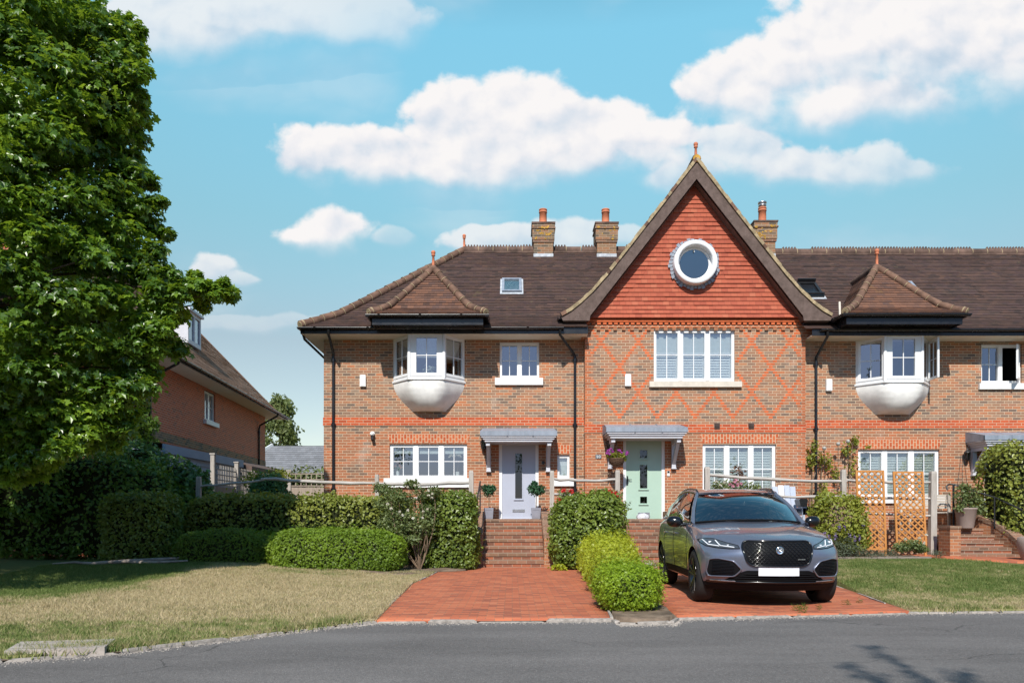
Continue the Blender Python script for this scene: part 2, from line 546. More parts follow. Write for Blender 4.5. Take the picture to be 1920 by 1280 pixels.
M['roof'] = tile_mat('clay_roof_tile', [(.045, .030, .027), (.068, .043, .036), (.095, .055, .042), (.075, .045, .042), (.13, .072, .05)], moss=(.16, .12, .06))
M['roof_bay'] = tile_mat('bay_roof_tile', [(.07, .042, .034), (.13, .066, .045), (.18, .085, .052), (.10, .058, .048), (.22, .10, .055)], moss=(.24, .14, .05))
M['roof_side'] = tile_mat('neighbour_roof_tile', [(.20, .135, .10), (.29, .18, .125), (.36, .22, .15), (.25, .16, .12)])
M['hung'] = tile_mat('hung_clay_tile', [(.29, .064, .036), (.35, .082, .045), (.39, .098, .053), (.38, .09, .048), (.45, .145, .08)], tw=.165, th=.118, patch=.25, var=.16)
M['slate'] = tile_mat('grey_concrete_tile', [(.15, .15, .155), (.19, .19, .20), (.22, .22, .23)], tw=.3, th=.3)
M['hiptile'] = plain('hip_tile', (.15, .085, .058), .85, .55, 3.2, .25, bmp=.5, bscale=30)
M['ridge'] = plain('ridge_tile', (.12, .075, .058), .85, .6, 3.0, .25, bmp=.4, bscale=30)
M['lichen'] = plain('lichen_mortar', (.33, .255, .155), .95, .4, 7, .15, bmp=.6, bscale=40)
M['lichen_o'] = plain('orange_lichen', (.42, .24, .05), .95, .5, 7, .15, bmp=.6, bscale=50)
M['terracotta'] = plain('terracotta', (.52, .17, .085), .7, .18, 5, .3)
M['white'] = plain('white_upvc', (.74, .74, .745), .32, .02, 2, .5)
M['white_paint'] = plain('white_paint', (.70, .695, .68), .5, .06, 4, .4)
M['bay_base'] = plain('white_render_base', (.80, .78, .75), .6, .14, 3.5, .3, detail=6)
M['soffit'] = plain('cream_soffit', (.74, .69, .58), .6, .04, 2, .3)
M['black'] = plain('black_plastic', (.012, .012, .014), .28, .2, 3, .5)
M['iron'] = plain('black_iron', (.018, .018, .02), .42, .2, 8, .5)
def flaking_board():
    m, t = new_mat('weathered_brown_board')
    g = gpos(t)
    n = t.noise(t.vm('MULTIPLY', g, (3, 9, 3)), 2.5, 5, .65)
    c = t.ramp(n, [(.3, (.085, .058, .048)), (.7, (.15, .105, .09))])
    fl = t.smooth(t.noise(g, 17, 5, .72), .66, .72)
    ar = t.smooth(t.noise(g, 1.1, 2), .48, .62)
    c = t.mix(t.m('MULTIPLY', fl, ar), c, (.42, .38, .36))
    return finish(m, t, pbsdf(t, c, .8, **{'Specular IOR Level': .25, 'Normal': bump(t, n, .4, .006)}))


M['barge'] = flaking_board()
M['lead'] = plain('grey_lead', (.235, .265, .315), .5, .22, 7, .5, stretch=(1, 1, .3))
M['leadw'] = plain('lead_flashing', (.42, .44, .47), .55, .3, 9, .5)
M['door_grey'] = plain('grey_blue_door_paint', (.40, .42, .50), .38, .025, 2, .5)
M['door_green'] = plain('sage_door_paint', (.37, .50, .41), .38, .025, 2, .5)
M['steel'] = plain('satin_steel', (.55, .55, .56), .3, .1, 6, .5, metal=.9)
M['glass'] = glass_mat('window_glass', .30)
M['glass_door'] = glass_mat('door_glass', .10, (.2, .25, .25))
M['glass_round'] = glass_mat('porthole_glass', .22, (.55, .6, .66))
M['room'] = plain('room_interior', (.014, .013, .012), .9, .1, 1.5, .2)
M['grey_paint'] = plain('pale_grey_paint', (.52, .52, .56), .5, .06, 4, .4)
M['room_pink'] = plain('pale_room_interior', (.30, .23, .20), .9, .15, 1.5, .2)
M['blind'] = plain('white_blind', (.76, .77, .76), .8, .05, 9, .2)
M['blind_grey'] = plain('pale_grey_blind', (.62, .65, .63), .8, .06, 9, .2)
M['lace'] = plain('lace_blind', (.66, .68, .70), .9, .22, 42, .2)
M['stone'] = plain('pale_stone_sill', (.60, .54, .46), .85, .14, 5, .25, bmp=.2)
M['oak'] = wood_mat('weathered_oak', (.27, .245, .22), (.56, .52, .48), 'x', 4)
M['oak_v'] = wood_mat('weathered_oak_post', (.26, .23, .20), (.50, .455, .41), 'z', 4)
M['fence_w'] = wood_mat('greyed_softwood', (.24, .19, .155), (.42, .35, .29), 'z', 5)
M['trellis'] = wood_mat('orange_stained_wood', (.40, .16, .042), (.54, .24, .072), 'z', 5, .6)
M['shed'] = wood_mat('blue_grey_shed_board', (.27, .32, .41), (.36, .41, .50), 'y', 3)
M['bench'] = wood_mat('silvered_bench_wood', (.36, .31, .26), (.58, .52, .46), 'x', 5)
M['chair'] = wood_mat('grey_blue_chair_wood', (.36, .40, .50), (.48, .52, .60), 'z', 5)
M['bark'] = plain('bark', (.10, .075, .055), .95, .45, 6, .1, stretch=(3, 3, .6), bmp=.9, bscale=22)
M['twig'] = plain('twig', (.20, .14, .095), .9, .35, 8, .2)
M['deadwood'] = plain('bleached_deadwood', (.30, .25, .21), .9, .35, 7, .15, bmp=.7, bscale=25)
M['soil'] = plain('dry_soil', (.17, .125, .09), .98, .5, 5, .1, bmp=.9, bscale=30)
M['pot_grey'] = plain('grey_planter', (.25, .25, .29), .55, .08, 5, .4)
M['pot_taupe'] = plain('taupe_planter', (.30, .235, .205), .65, .08, 5, .35)
M['wicker'] = plain('brown_wicker', (.13, .075, .045), .8, .6, 40, .3, stretch=(1, 1, 3), bmp=1, bscale=60)
M['plastic_bag'] = plain('grey_plastic_wrap', (.55, .55, .58), .25, .35, 14, .5, bmp=.8, bscale=18)
M['concrete'] = plain('weathered_slab', (.36, .31, .27), .92, .3, 6, .2, stretch=(.5, 3, 1), bmp=.5)
M['granite'] = plain('granite_sett', (.33, .29, .255), .9, .4, 14, .25, bmp=.8, bscale=45)
M['galv'] = plain('galvanised_ball', (.36, .35, .32), .75, .25, 20, .3)
M['sleeper'] = wood_mat('sleeper_wood', (.17, .13, .11), (.30, .25, .21), 'x', 4)
M['bbq'] = plain('black_enamel', (.012, .013, .016), .3, .2, 4, .5)
M['plate'] = plain('slate_plaque', (.10, .12, .15), .6, .1, 8, .3)
M['grass_base'] = None


def asphalt():
    m, t = new_mat('asphalt')
    g = gpos(t)
    fine = t.m('ADD', t.m('MULTIPLY', t.noise(g, 75, 3, .75), .62), t.m('MULTIPLY', t.noise(g, 28, 4, .7), .38))
    vor = t.n('TexVoronoi', {'Vector': g, 'Scale': 62.0}, out=0)
    big = t.noise(t.vm('MULTIPLY', g, (.35, 1.2, 1)), 1.0, 5, .6)
    k = t.m('ADD', t.m('MULTIPLY', fine, .72), t.m('MULTIPLY', big, .28))
    c = t.ramp(k, [(.34, (.060, .054, .051)), (.5, (.128, .116, .110)), (.66, (.225, .204, .192))])
    sp_ = t.m('LESS_THAN', vor, .16)
    wn = t.n('TexVoronoi', {'Vector': g, 'Scale': 62.0}, out=None).outputs['Color']
    c = t.mix(t.m('MULTIPLY', sp_, t.m('GREATER_THAN', t.n('SeparateXYZ', {0: wn}), .62)), c, (.40, .375, .35))
    ck = t.n('TexVoronoi', {'Vector': t.vm('ADD', g, t.vm('MULTIPLY', t.n('TexNoise', {'Vector': g, 'Scale': 2.2, 'Detail': 5.0}, out=1), (.5, .5, 0))), 'Scale': .42}, out=0, feature='DISTANCE_TO_EDGE', voronoi_dimensions='2D')
    cm_ = t.m('MULTIPLY', t.m('LESS_THAN', ck, .0045), t.smooth(t.noise(g, .35, 2), .48, .56))
    c = t.mix(t.m('MULTIPLY', cm_, .55), c, (.03, .028, .027))
    worn = t.smooth(t.noise(t.vm('MULTIPLY', g, (.22, .9, 1)), 1.0, 4, .55), .52, .68)
    c = t.mix(t.m('MULTIPLY', worn, .22), c, (.20, .185, .175))
    h = t.m('ADD', fine, vor)
    return finish(m, t, pbsdf(t, c, .85, **{'Specular IOR Level': .35, 'Normal': bump(t, h, .6, .008)}))


def paving():
    m, t = new_mat('block_paving')
    g = gpos(t)
    # basket of 200 x 100 blocks laid in rows across
    s_ = t.n('SeparateXYZ', {0: g}, out=None)
    r_ = t.m('DIVIDE', s_.outputs[1], .104)
    row = t.m('FLOOR', r_)
    c_ = t.m('ADD', t.m('DIVIDE', s_.outputs[0], .208), t.m('MULTIPLY', t.m('FLOORED_MODULO', row, 2.0), .5))
    cm = t.m('FLOOR', c_)
    j = t.m('MAXIMUM', t.m('LESS_THAN', t.m('SUBTRACT', c_, cm), .038), t.m('LESS_THAN', t.m('SUBTRACT', r_, row), .085))
    wv = t.n('TexWhiteNoise', {'Vector': t.n('CombineXYZ', {0: cm, 1: row, 2: 1.0})}, out=None, noise_dimensions='3D').outputs[0]
    big = t.noise(g, .9, 5, .6)
    f = t.m('ADD', t.m('MULTIPLY', wv, .55), t.m('MULTIPLY', big, .5))
    c = t.ramp(f, [(.15, (.24, .08, .05)), (.45, (.41, .112, .055)), (.7, (.49, .145, .068)), (.95, (.50, .19, .105))])
    sand = t.smooth(t.noise(g, 2.6, 5, .65), .55, .78)
    c = t.mix(t.m('MULTIPLY', sand, .35), c, (.46, .25, .15))
    dk = t.smooth(t.noise(g, 1.7, 4, .6), .60, .74)
    c = t.mix(t.m('MULTIPLY', dk, .4), c, (.20, .11, .09))
    c = t.mix(t.m('MULTIPLY', j, .9), c, t.mix(t.noise(g, 5, 2), (.09, .05, .035), (.28, .19, .12)))
    h = t.m('ADD', t.m('MULTIPLY', t.m('SUBTRACT', 1.0, j), .6), t.m('MULTIPLY', t.noise(g, 70, 3), .4))
    return finish(m, t, pbsdf(t, c, .85, **{'Specular IOR Level': .3, 'Normal': bump(t, h, .5, .008)}))


def grass_col(t, g, rnd=None):
    """dry straw patches on the left bank, green further right and in the shady back"""
    s_ = t.n('SeparateXYZ', {0: g}, out=None)
    x, y = s_.outputs[0], s_.outputs[1]
    n = t.noise(g, .55, 4, .6)
    n2 = t.noise(g, 3.2, 4, .65)
    left = t.smooth(x, 1.0, -1.0)
    dry = t.m('ADD', t.m('MULTIPLY', n, .55), t.m('MULTIPLY', n2, .62))
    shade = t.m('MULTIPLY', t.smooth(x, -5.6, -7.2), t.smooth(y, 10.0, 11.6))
    fr = t.smooth(y, 9.2, 7.2)
    dry = t.m('ADD', dry, t.m('MULTIPLY', t.m('SUBTRACT', 1.0, left), t.m('ADD', -.02, t.m('MULTIPLY', t.smooth(y, 13.0, 9.9), .15))))
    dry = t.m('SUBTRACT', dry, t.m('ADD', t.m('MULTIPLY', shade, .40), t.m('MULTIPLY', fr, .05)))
    # the left bank is drier in its sunny middle
    mid = t.m('MULTIPLY', t.smooth(y, 7.4, 10.0), t.smooth(y, 17.0, 13.0))
    dry = t.m('ADD', dry, t.m('MULTIPLY', left, t.m('ADD', .10, t.m('MULTIPLY', mid, .16))))
    f = t.smooth(dry, .46, .86)
    if rnd is not None:
        f = t.m('ADD', f, t.m('MULTIPLY', t.m('SUBTRACT', rnd, .5), .75), clamp=True)
    return t.ramp(f, [(0, (.115, .17, .040)), (.35, (.235, .27, .085)), (.65, (.38, .33, .16)), (1, (.55, .445, .27))])


def grass_mats():
    m, t = new_mat('lawn_soil')
    g = gpos(t)
    c = t.mix(.35, grass_col(t, g), (.16, .12, .07))
    c = t.mix(t.noise(g, 60, 3), c, t.mix(.5, c, (.08, .07, .03)))
    a = finish(m, t, pbsdf(t, c, .95, **{'Specular IOR Level': .1, 'Normal': bump(t, t.noise(g, 70, 4), .8, .02)}))
    m, t = new_mat('grass_blade')
    g = t.n('NewGeometry', out=None)
    c = grass_col(t, g.outputs['Position'], g.outputs['Random Per Island'])
    b = pbsdf(t, c, .6, **{'Specular IOR Level': .2})
    tl = t.n('BsdfTranslucent', {0: c})
    return a, finish(m, t, t.n('MixShader', {0: .35, 1: b, 2: tl}))


M['asphalt'] = asphalt()
M['paving'] = paving()
M['lawn'], M['blade'] = grass_mats()
M['ground'] = plain('far_ground', (.13, .12, .06), .95, .4, .6, .1)
L = {}
L['maple'] = leaf_mat('maple_leaf', (.014, .046, .008), (.28, .41, .034), .40, .33, (.40, .55, .03), .6, .5, .8, (.095, .185, .02))
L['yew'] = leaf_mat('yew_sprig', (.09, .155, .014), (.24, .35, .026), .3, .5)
L['yew_dark'] = leaf_mat('shade_tinted_yew_sprig', (.07, .125, .012), (.17, .26, .02), .3, .5)  # darker copy of the yew leaf, tree shade put into its colour
L['hornbeam'] = leaf_mat('hornbeam_leaf', (.09, .145, .02), (.33, .35, .07), .35, .42, None, .5)
L['privet'] = leaf_mat('privet_leaf', (.08, .125, .02), (.25, .32, .055), .3, .36, None, .5)
L['laurel'] = leaf_mat('laurel_leaf', (.045, .115, .032), (.13, .25, .07), .25, .32, None, .5)
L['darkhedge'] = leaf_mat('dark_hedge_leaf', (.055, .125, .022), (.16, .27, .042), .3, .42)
L['lonicera'] = leaf_mat('golden_lonicera_leaf', (.19, .24, .018), (.48, .52, .04), .35, .42)
L['rose'] = leaf_mat('rose_leaf', (.075, .115, .038), (.21, .25, .095), .3, .42)
L['vine'] = leaf_mat('vine_leaf', (.035, .080, .012), (.11, .18, .022), .4, .42)
L['bush'] = leaf_mat('bush_leaf', (.12, .20, .014), (.33, .45, .03), .35, .42)
L['shrub'] = leaf_mat('shrub_leaf', (.12, .17, .022), (.34, .35, .06), .35, .45)
L['bay'] = leaf_mat('bay_leaf', (.020, .070, .030), (.055, .13, .06), .2, .4)
L['lav'] = leaf_mat('lavender_leaf', (.07, .10, .06), (.15, .17, .11), .2, .6)
L['lavf'] = leaf_mat('lavender_flower', (.18, .12, .32), (.34, .25, .50), .3, .6)
L['birch'] = leaf_mat('birch_leaf', (.085, .12, .035), (.20, .23, .08), .35, .5)
L['lineleaf'] = leaf_mat('treeline_leaf', (.022, .045, .012), (.06, .095, .02), .3, .5)
L['silver'] = leaf_mat('silver_leaf', (.35, .38, .34), (.55, .58, .52), .2, .5)
L['red'] = leaf_mat('red_petal', (.42, .010, .012), (.62, .022, .025), .25, .5, (.7, .03, .03))
L['cream'] = leaf_mat('cream_petal', (.60, .56, .44), (.78, .75, .66), .3, .5, (.8, .75, .6))
L['pink'] = leaf_mat('pink_petal', (.55, .20, .30), (.72, .36, .44), .3, .5, (.8, .4, .5))
L['magenta'] = leaf_mat('magenta_petal', (.30, .03, .26), (.50, .10, .46), .3, .5, (.6, .1, .5))
L['orangef'] = leaf_mat('orange_petal', (.60, .16, .02), (.75, .38, .05), .3, .5, (.8, .3, .05))
M['core'] = plain('hedge_core', (.022, .026, .012), .95, .3, 6, .05)  # dark solid added inside the leaves to stop light passing through
# ------------------------------------------------------------------ building kit
class Facet:
    """local frame on a vertical wall: u along P->Q, d inward, z up"""
    def __init__(s, P, Q):
        s.P = P
        dx, dy = Q[0] - P[0], Q[1] - P[1]
        s.w = math.hypot(dx, dy)
        s.t = (dx / s.w, dy / s.w)
        s.n = (-s.t[1], s.t[0])

    def pt(s, u, d, z):
        return (s.P[0] + s.t[0] * u + s.n[0] * d, s.P[1] + s.t[1] * u + s.n[1] * d, z)

    def box(s, mb, u0, u1, d0, d1, z0, z1, mi=0):
        mb.obox(s.pt(u0, d0, z0), vsub(s.pt(u1, d0, z0), s.pt(u0, d0, z0)), vsub(s.pt(u0, d1, z0), s.pt(u0, d0, z0)), (0, 0, z1 - z0), mi)


def light_frame(fc, fr, gl, u0, u1, z0, z1, d, b=.035, vb=1, hb=1, bar=.02, hbz=.5):
    """a glazed light: beads, glazing bars and pane"""
    gl.poly([fc.pt(u0, d + .02, z0), fc.pt(u1, d + .02, z0), fc.pt(u1, d + .02, z1), fc.pt(u0, d + .02, z1)], 0)
    for k in range(1, vb + 1):
        u = u0 + (u1 - u0) * k / (vb + 1)
        fc.box(fr, u - bar / 2, u + bar / 2, d + .004, d + .028, z0, z1)
    for k in range(1, hb + 1):
        z = z0 + (z1 - z0) * (hbz if hb == 1 else k / (hb + 1))
        fc.box(fr, u0, u1, d + .006, d + .026, z - bar / 2, z + bar / 2)


def window(parent, P, Q, z0, z1, n=3, fo=.095, fm=.16, ft=.085, fb=.085, vb=1, hb=1, recess=.06, hbz=.5, name='window', room=True,
           blinds=(), local=False, roommat=None, opened=(), label=None, roomd=1.1):
    fc = Facet(P, Q)
    fr, gl = MB(), MB()
    d = recess
    wgl = (fc.w - 2 * fo - (n - 1) * fm) / n
    F = [(0, fo)]
    spans = []
    u = fo
    for i in range(n):
        spans.append((u, u + wgl))
        u += wgl
        if i < n - 1:
            F.append((u, u + fm))
            u += fm
    F.append((fc.w - fo, fc.w))
    for i, (a, b) in enumerate(F):
        fc.box(fr, a, b, d, d + .07, z0, z1)
        if fm > .1 and 0 < i < len(F) - 1:      # sash lines on the mullions
            fc.box(fr, a + .015, b - .015, d - .012, d, z0 + .03, z1 - .03)
    for (a, b) in spans:
        fc.box(fr, a, b, d + .001, d + .069, z0, z0 + fb)
        fc.box(fr, a, b, d + .001, d + .069, z1 - ft, z1)
    for i, (a, b) in enumerate(spans):
        if i not in opened:
            light_frame(fc, fr, gl, a, b, z0 + fb, z1 - ft, d + .025, vb=vb, hb=hb, hbz=hbz)
    wo = fr.build(name, M['white'], parent, local=local)
    if label: wo['label'] = label
    if gl.f:
        gl.build('pane', M['glass'], wo, local=local)
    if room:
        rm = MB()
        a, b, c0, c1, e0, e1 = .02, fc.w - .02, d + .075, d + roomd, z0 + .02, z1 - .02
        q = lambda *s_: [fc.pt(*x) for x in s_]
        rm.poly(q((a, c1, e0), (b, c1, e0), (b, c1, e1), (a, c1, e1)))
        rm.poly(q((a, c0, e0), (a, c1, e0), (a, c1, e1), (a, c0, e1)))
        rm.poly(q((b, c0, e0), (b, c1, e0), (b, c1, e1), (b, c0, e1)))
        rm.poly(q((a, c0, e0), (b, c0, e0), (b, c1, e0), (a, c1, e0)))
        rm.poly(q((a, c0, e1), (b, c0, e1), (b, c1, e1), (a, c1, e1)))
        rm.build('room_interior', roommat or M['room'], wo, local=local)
    for (mt, f0, f1, slats) in blinds:            # fractions of the height from the top
        bl = MB()
        za, zb = z1 - ft - (z1 - z0 - ft - fb) * f1, z1 - ft - (z1 - z0 - ft - fb) * f0
        for (a, b) in spans:
            if slats:
                k = int((zb - za) / .07)
                for i in range(k):
                    zz = za + (zb - za) * (i + .5) / k
                    bl.poly([fc.pt(a - .01, d + .10, zz - .036), fc.pt(b + .01, d + .10, zz - .036), fc.pt(b + .01, d + .125, zz + .037), fc.pt(a - .01, d + .125, zz + .037)])
                fc.box(bl, a - .02, a + .03, d + .10, d + .13, za, zb)
                fc.box(bl, b - .03, b + .02, d + .10, d + .13, za, zb)
                fc.box(bl, a, b, d + .099, d + .131, zb - .04, zb)
            else:
                fc.box(bl, a - .02, b + .02, d + .10, d + .112, za, zb)
        bl.build('blind', mt, wo, local=local)
    return wo, fc, spans


def sill(parent, x0, x1, Y, z0, z1, mat, out=.07, local=False):
    b = MB()
    b.prism([(0, 0)] and [(x0, z0), (x1, z0), (x1, z1), (x0, z1)], Y - out, Y + .1)
    return b.build('sill', mat, parent, local=local)


def sash_leaf(parent, hinge, ang, w, z0, z1, vb=1, hb=1, side=1, name='open_sash', label=None):
    """opened casement leaf: hinge (x,y), direction angle"""
    P = hinge
    Q = (hinge[0] + math.cos(ang) * w, hinge[1] + math.sin(ang) * w)
    fc = Facet(P, Q) if side > 0 else Facet(Q, P)
    fr, gl = MB(), MB()
    b = .06
    fc.box(fr, 0, b, 0, .05, z0, z1); fc.box(fr, fc.w - b, fc.w, 0, .05, z0, z1)
    fc.box(fr, b, fc.w - b, .001, .049, z0, z0 + b); fc.box(fr, b, fc.w - b, .001, .049, z1 - b, z1)
    light_frame(fc, fr, gl, b, fc.w - b, z0 + b, z1 - b, .008, vb=vb, hb=hb)
    o = fr.build(name, M['white'], parent)
    if label: o['label'] = label
    return o, gl


def wall_holes(mb, x0, x1, z0, z1, Y, holes, depth=.12, mi=0):
    xs = sorted({x0, x1, *[h[0] for h in holes], *[h[1] for h in holes]})
    zs = sorted({z0, z1, *[h[2] for h in holes], *[h[3] for h in holes]})
    for i in range(len(xs) - 1):
        for j in range(len(zs) - 1):
            cx, cz = (xs[i] + xs[i + 1]) / 2, (zs[j] + zs[j + 1]) / 2
            if any(h[0] < cx < h[1] and h[2] < cz < h[3] for h in holes):
                continue
            mb.poly([(xs[i], Y, zs[j]), (xs[i + 1], Y, zs[j]), (xs[i + 1], Y, zs[j + 1]), (xs[i], Y, zs[j + 1])], mi)
    for (a, b, c, d) in holes:
        mb.poly([(a, Y, c), (a, Y + depth, c), (a, Y + depth, d), (a, Y, d)], mi)
        mb.poly([(b, Y + depth, c), (b, Y, c), (b, Y, d), (b, Y + depth, d)], mi)
        mb.poly([(a, Y, c), (b, Y, c), (b, Y + depth, c), (a, Y + depth, c)], mi)
        mb.poly([(a, Y + depth, d), (b, Y + depth, d), (b, Y, d), (a, Y, d)], mi)


def courses(mb, edge, h0, h1, gauge, lift=.020, mi=0, seg=1.1):
    """tile courses as real stepped strips; edge(h)->(left point, right point)"""
    h, v = h0, 0.0
    eps = .01
    rr = random.Random(int(h0 * 100 + h1 * 1000))
    while h < h1 - 1e-4:
        L0, R0 = edge(h)
        L1, R1 = edge(min(h + eps, h1 + eps))
        up = (Vector(L1) + Vector(R1) - Vector(L0) - Vector(R0)) / 2
        dirh = Vector(R0) - Vector(L0)
        if dirh.length < .02:
            break
        dirh.normalize()
        upv = up - dirh * up.dot(dirh)
        sl = upv.length / eps
        dh = min(gauge / sl, h1 - h)
        n = dirh.cross(upv).normalized()
        if n.z < -.01 or (abs(n.z) <= .01 and n.y > 0):
            n = -n
        La, Ra = edge(h)
        Lb, Rb = edge(min(h + dh * 1.04, h1))
        La, Ra, Lb, Rb = map(Vector, (La, Ra, Lb, Rb))
        k = max(1, int((Ra - La).length / seg))
        rb = dirh
        for i in range(k):
            f0, f1 = i / k, (i + 1) / k
            l = lift * rr.uniform(.75, 1.3)
            a, b = La.lerp(Ra, f0), La.lerp(Ra, f1)
            c, d = Lb.lerp(Rb, f1), Lb.lerp(Rb, f0)
            uvq = [(a.dot(rb), v), (b.dot(rb), v), (c.dot(rb), v + gauge * .98), (d.dot(rb), v + gauge * .98)]
            mb.poly([a + n * l, b + n * l, c + n * .003, d + n * .003], mi, uvq)
            mb.poly([a - n * .004, b - n * .004, b + n * l, a + n * l], mi, [(a.dot(rb), v + .03), (b.dot(rb), v + .03), (b.dot(rb), v + .05), (a.dot(rb), v + .05)])
        h += dh
        v += gauge


def hip_run(mb, pts, r=.115, seg=.36, mi=0, mort=1):
    """half-round hip tiles laid along a poly-line, each lapping the next, with mortar rings"""
    P = [Vector(p) for p in pts]
    acc = [0]
    for a, b in zip(P, P[1:]):
        acc.append(acc[-1] + (b - a).length)
    def at(d):
        for i in range(len(P) - 1):
            if d <= acc[i + 1] or i == len(P) - 2:
                return P[i].lerp(P[i + 1], (d - acc[i]) / max(1e-6, acc[i + 1] - acc[i]))
    n = max(1, int(round(acc[-1] / seg)))
    for i in range(n):
        a, b = at(acc[-1] * i / n), at(acc[-1] * (i + 1.04) / n)
        q = random.uniform(-.008, .008)
        mb.tube([a + Vector((0, 0, q)), b + Vector((0, 0, q))], [r, r * .86], 10, mi)
        if i:
            mb.tube([a, a + (b - a) * .05], [r * 1.02, r * 1.01], 10, mort)
    mb.tube([P[0] - (P[1] - P[0]).normalized() * .02, P[0] + (P[1] - P[0]).normalized() * .09], [r * .8, r * 1.03], 10, mort)


def ridge_run(mb, x0, x1, Y, z, seg=.46):
    x = x0
    while x < x1 - .05:
        e = min(x + seg, x1)
        q = random.uniform(-.012, .012)
        mb.tube([(x, Y, z - .03 + q), (e - .012, Y, z - .03 + q)], .13, 10, 0)
        if random.random() > .06:
            k = 5
            for i in range(k):
                a = x + (e - x) * (i + .12) / k
                b = x + (e - x) * (i + .88) / k
                mb.prism([(a, z + .08 + q), (b, z + .08 + q), (b - .012, z + .135 + q), ((a + b) / 2, z + .165 + q), (a + .012, z + .135 + q)], Y - .022, Y + .022, 0)
        mb.tube([(e - .016, Y, z - .03), (e + .004, Y, z - .03)], .134, 10, 1)
        x = e
    mb.box(x0, x1, Y - .15, Y - .08, z - .15, z - .09, 0)


def finial(parent, c, h, mat='terracotta'):
    k = h / .62
    b = MB()
    b.lathe(c, [(.085 * k, -.05), (.07 * k, .02), (.045 * k, .05), (.052 * k, .2 * k), (.04 * k, .40 * k), (.075 * k, .42 * k), (.075 * k, .45 * k), (.05 * k, .465 * k),
                (.078 * k, .50 * k), (.085 * k, .55 * k), (.06 * k, .60 * k), (.001, .62 * k)], 14)
    return b.build('finial', M[mat], parent)


def gutter_line(mb, p, q, r=.058):
    """half-round gutter with clips"""
    p, q = Vector(p), Vector(q)
    d = (q - p).normalized()
    side = Vector((-d.y, d.x, 0))
    rows = []
    n = 8
    prof = [(math.cos(math.pi + math.pi * i / n) * r, math.sin(math.pi + math.pi * i / n) * r) for i in range(n + 1)]
    prof += [(x * .86, y * .86) for x, y in prof[::-1]]
    for e in (p, q):
        rows.append([tuple(e + side * a + Vector((0, 0, b))) for a, b in prof])
    mb.grid(rows, 0, True, closed=True)
    mb.poly(rows[0]); mb.poly(rows[1])
    ln = (q - p).length
    k = int(ln / 1.4)
    for i in range(k + 1):
        c = p + d * (ln * (i + .3) / (k + 1))
        rr = [(x * 1.12, y * 1.12) for x, y in prof[:n + 1]]
        for s0 in (0,):
            a, b = c, c + d * .06
            rws = [[tuple(e + side * x + Vector((0, 0, y))) for x, y in rr] for e in (a, b)]
            mb.grid(rws, 0, True)
    return mb


def downpipe(parent, outlet, xw, yw, ztop, zbot, r=.036):
    b = MB()
    b.tube([outlet, (outlet[0], outlet[1], outlet[2] - .16), (xw + (outlet[0] - xw) * .1, yw, ztop + .02), (xw, yw, ztop - .10), (xw, yw, zbot)], r, 10)
    z = ztop - .12
    while z > zbot + .2:
        b.tube([(xw, yw, z), (xw, yw, z - .10)], r * 1.28, 10)
        b.box(xw - .065, xw + .065, yw, yw + .05, z - .07, z - .03)
        z -= 1.75
    return b.build('downpipe', M['black'], parent)


def lintel(parent, x0, x1, z0, z1, Y, splay=.09):
    b = MB()
    n = max(6, int((x1 - x0) / .082))
    pts = [(x0, z0), (x1, z0), (x1 + splay, z1), (x0 - splay, z1)]
    b.prism(pts, Y - .006, Y + .02)
    return b.build('brick_lintel', M['soldier'], parent)


def band(parent, x0, x1, z0, z1, Y, out=.018, name='brick_band'):
    b = MB()
    b.box(x0, x1, Y - out, Y + .01, z0, z1)
    return b.build(name, M['brick_red'], parent)


def alarm_box(parent, x, z, Y):
    b = MB()
    w_, h_ = .08, .16
    b.prism([(x - w_, z - h_), (x + w_, z - h_), (x + w_, z + h_ - .02), (x + w_ - .02, z + h_), (x - w_ + .02, z + h_), (x - w_, z + h_ - .02)], Y - .075, Y)
    b.box(x - .05, x + .05, Y - .082, Y - .074, z - h_ + .02, z - h_ + .06)
    return b.build('alarm_box', M['white_paint'], parent)


def lantern(parent, x, z, Y):
    b = MB()
    b.lathe((x, Y - .01, z + .02), [(.05, -.02), (.05, 0)], 12, 0, 'y')
    b.tube([(x, Y, z - .12), (x, Y - .07, z - .14), (x, Y - .12, z - .06)], .012, 6)
    c = (x, Y - .12, z)
    b.lathe(c, [(.03, -.08), (.06, -.06), (.062, -.05)], 6)
    for i in range(6):
        t = 2 * math.pi * i / 6
        b.bar((c[0] + .058 * math.cos(t), c[1] + .058 * math.sin(t), c[2] - .05), (c[0] + .085 * math.cos(t), c[1] + .085 * math.sin(t), c[2] + .13), .012, .012)
    b.lathe(c, [(.10, .13), (.095, .145), (.05, .19), (.02, .215), (.028, .235), (.002, .255)], 6)
    o = b.build('wall_lantern', M['iron'], parent)
    g = MB()
    g.lathe(c, [(.052, -.048), (.078, .128)], 6, cap=False)
    g.build('lantern_glass', M['glass_door'], o)
    return o


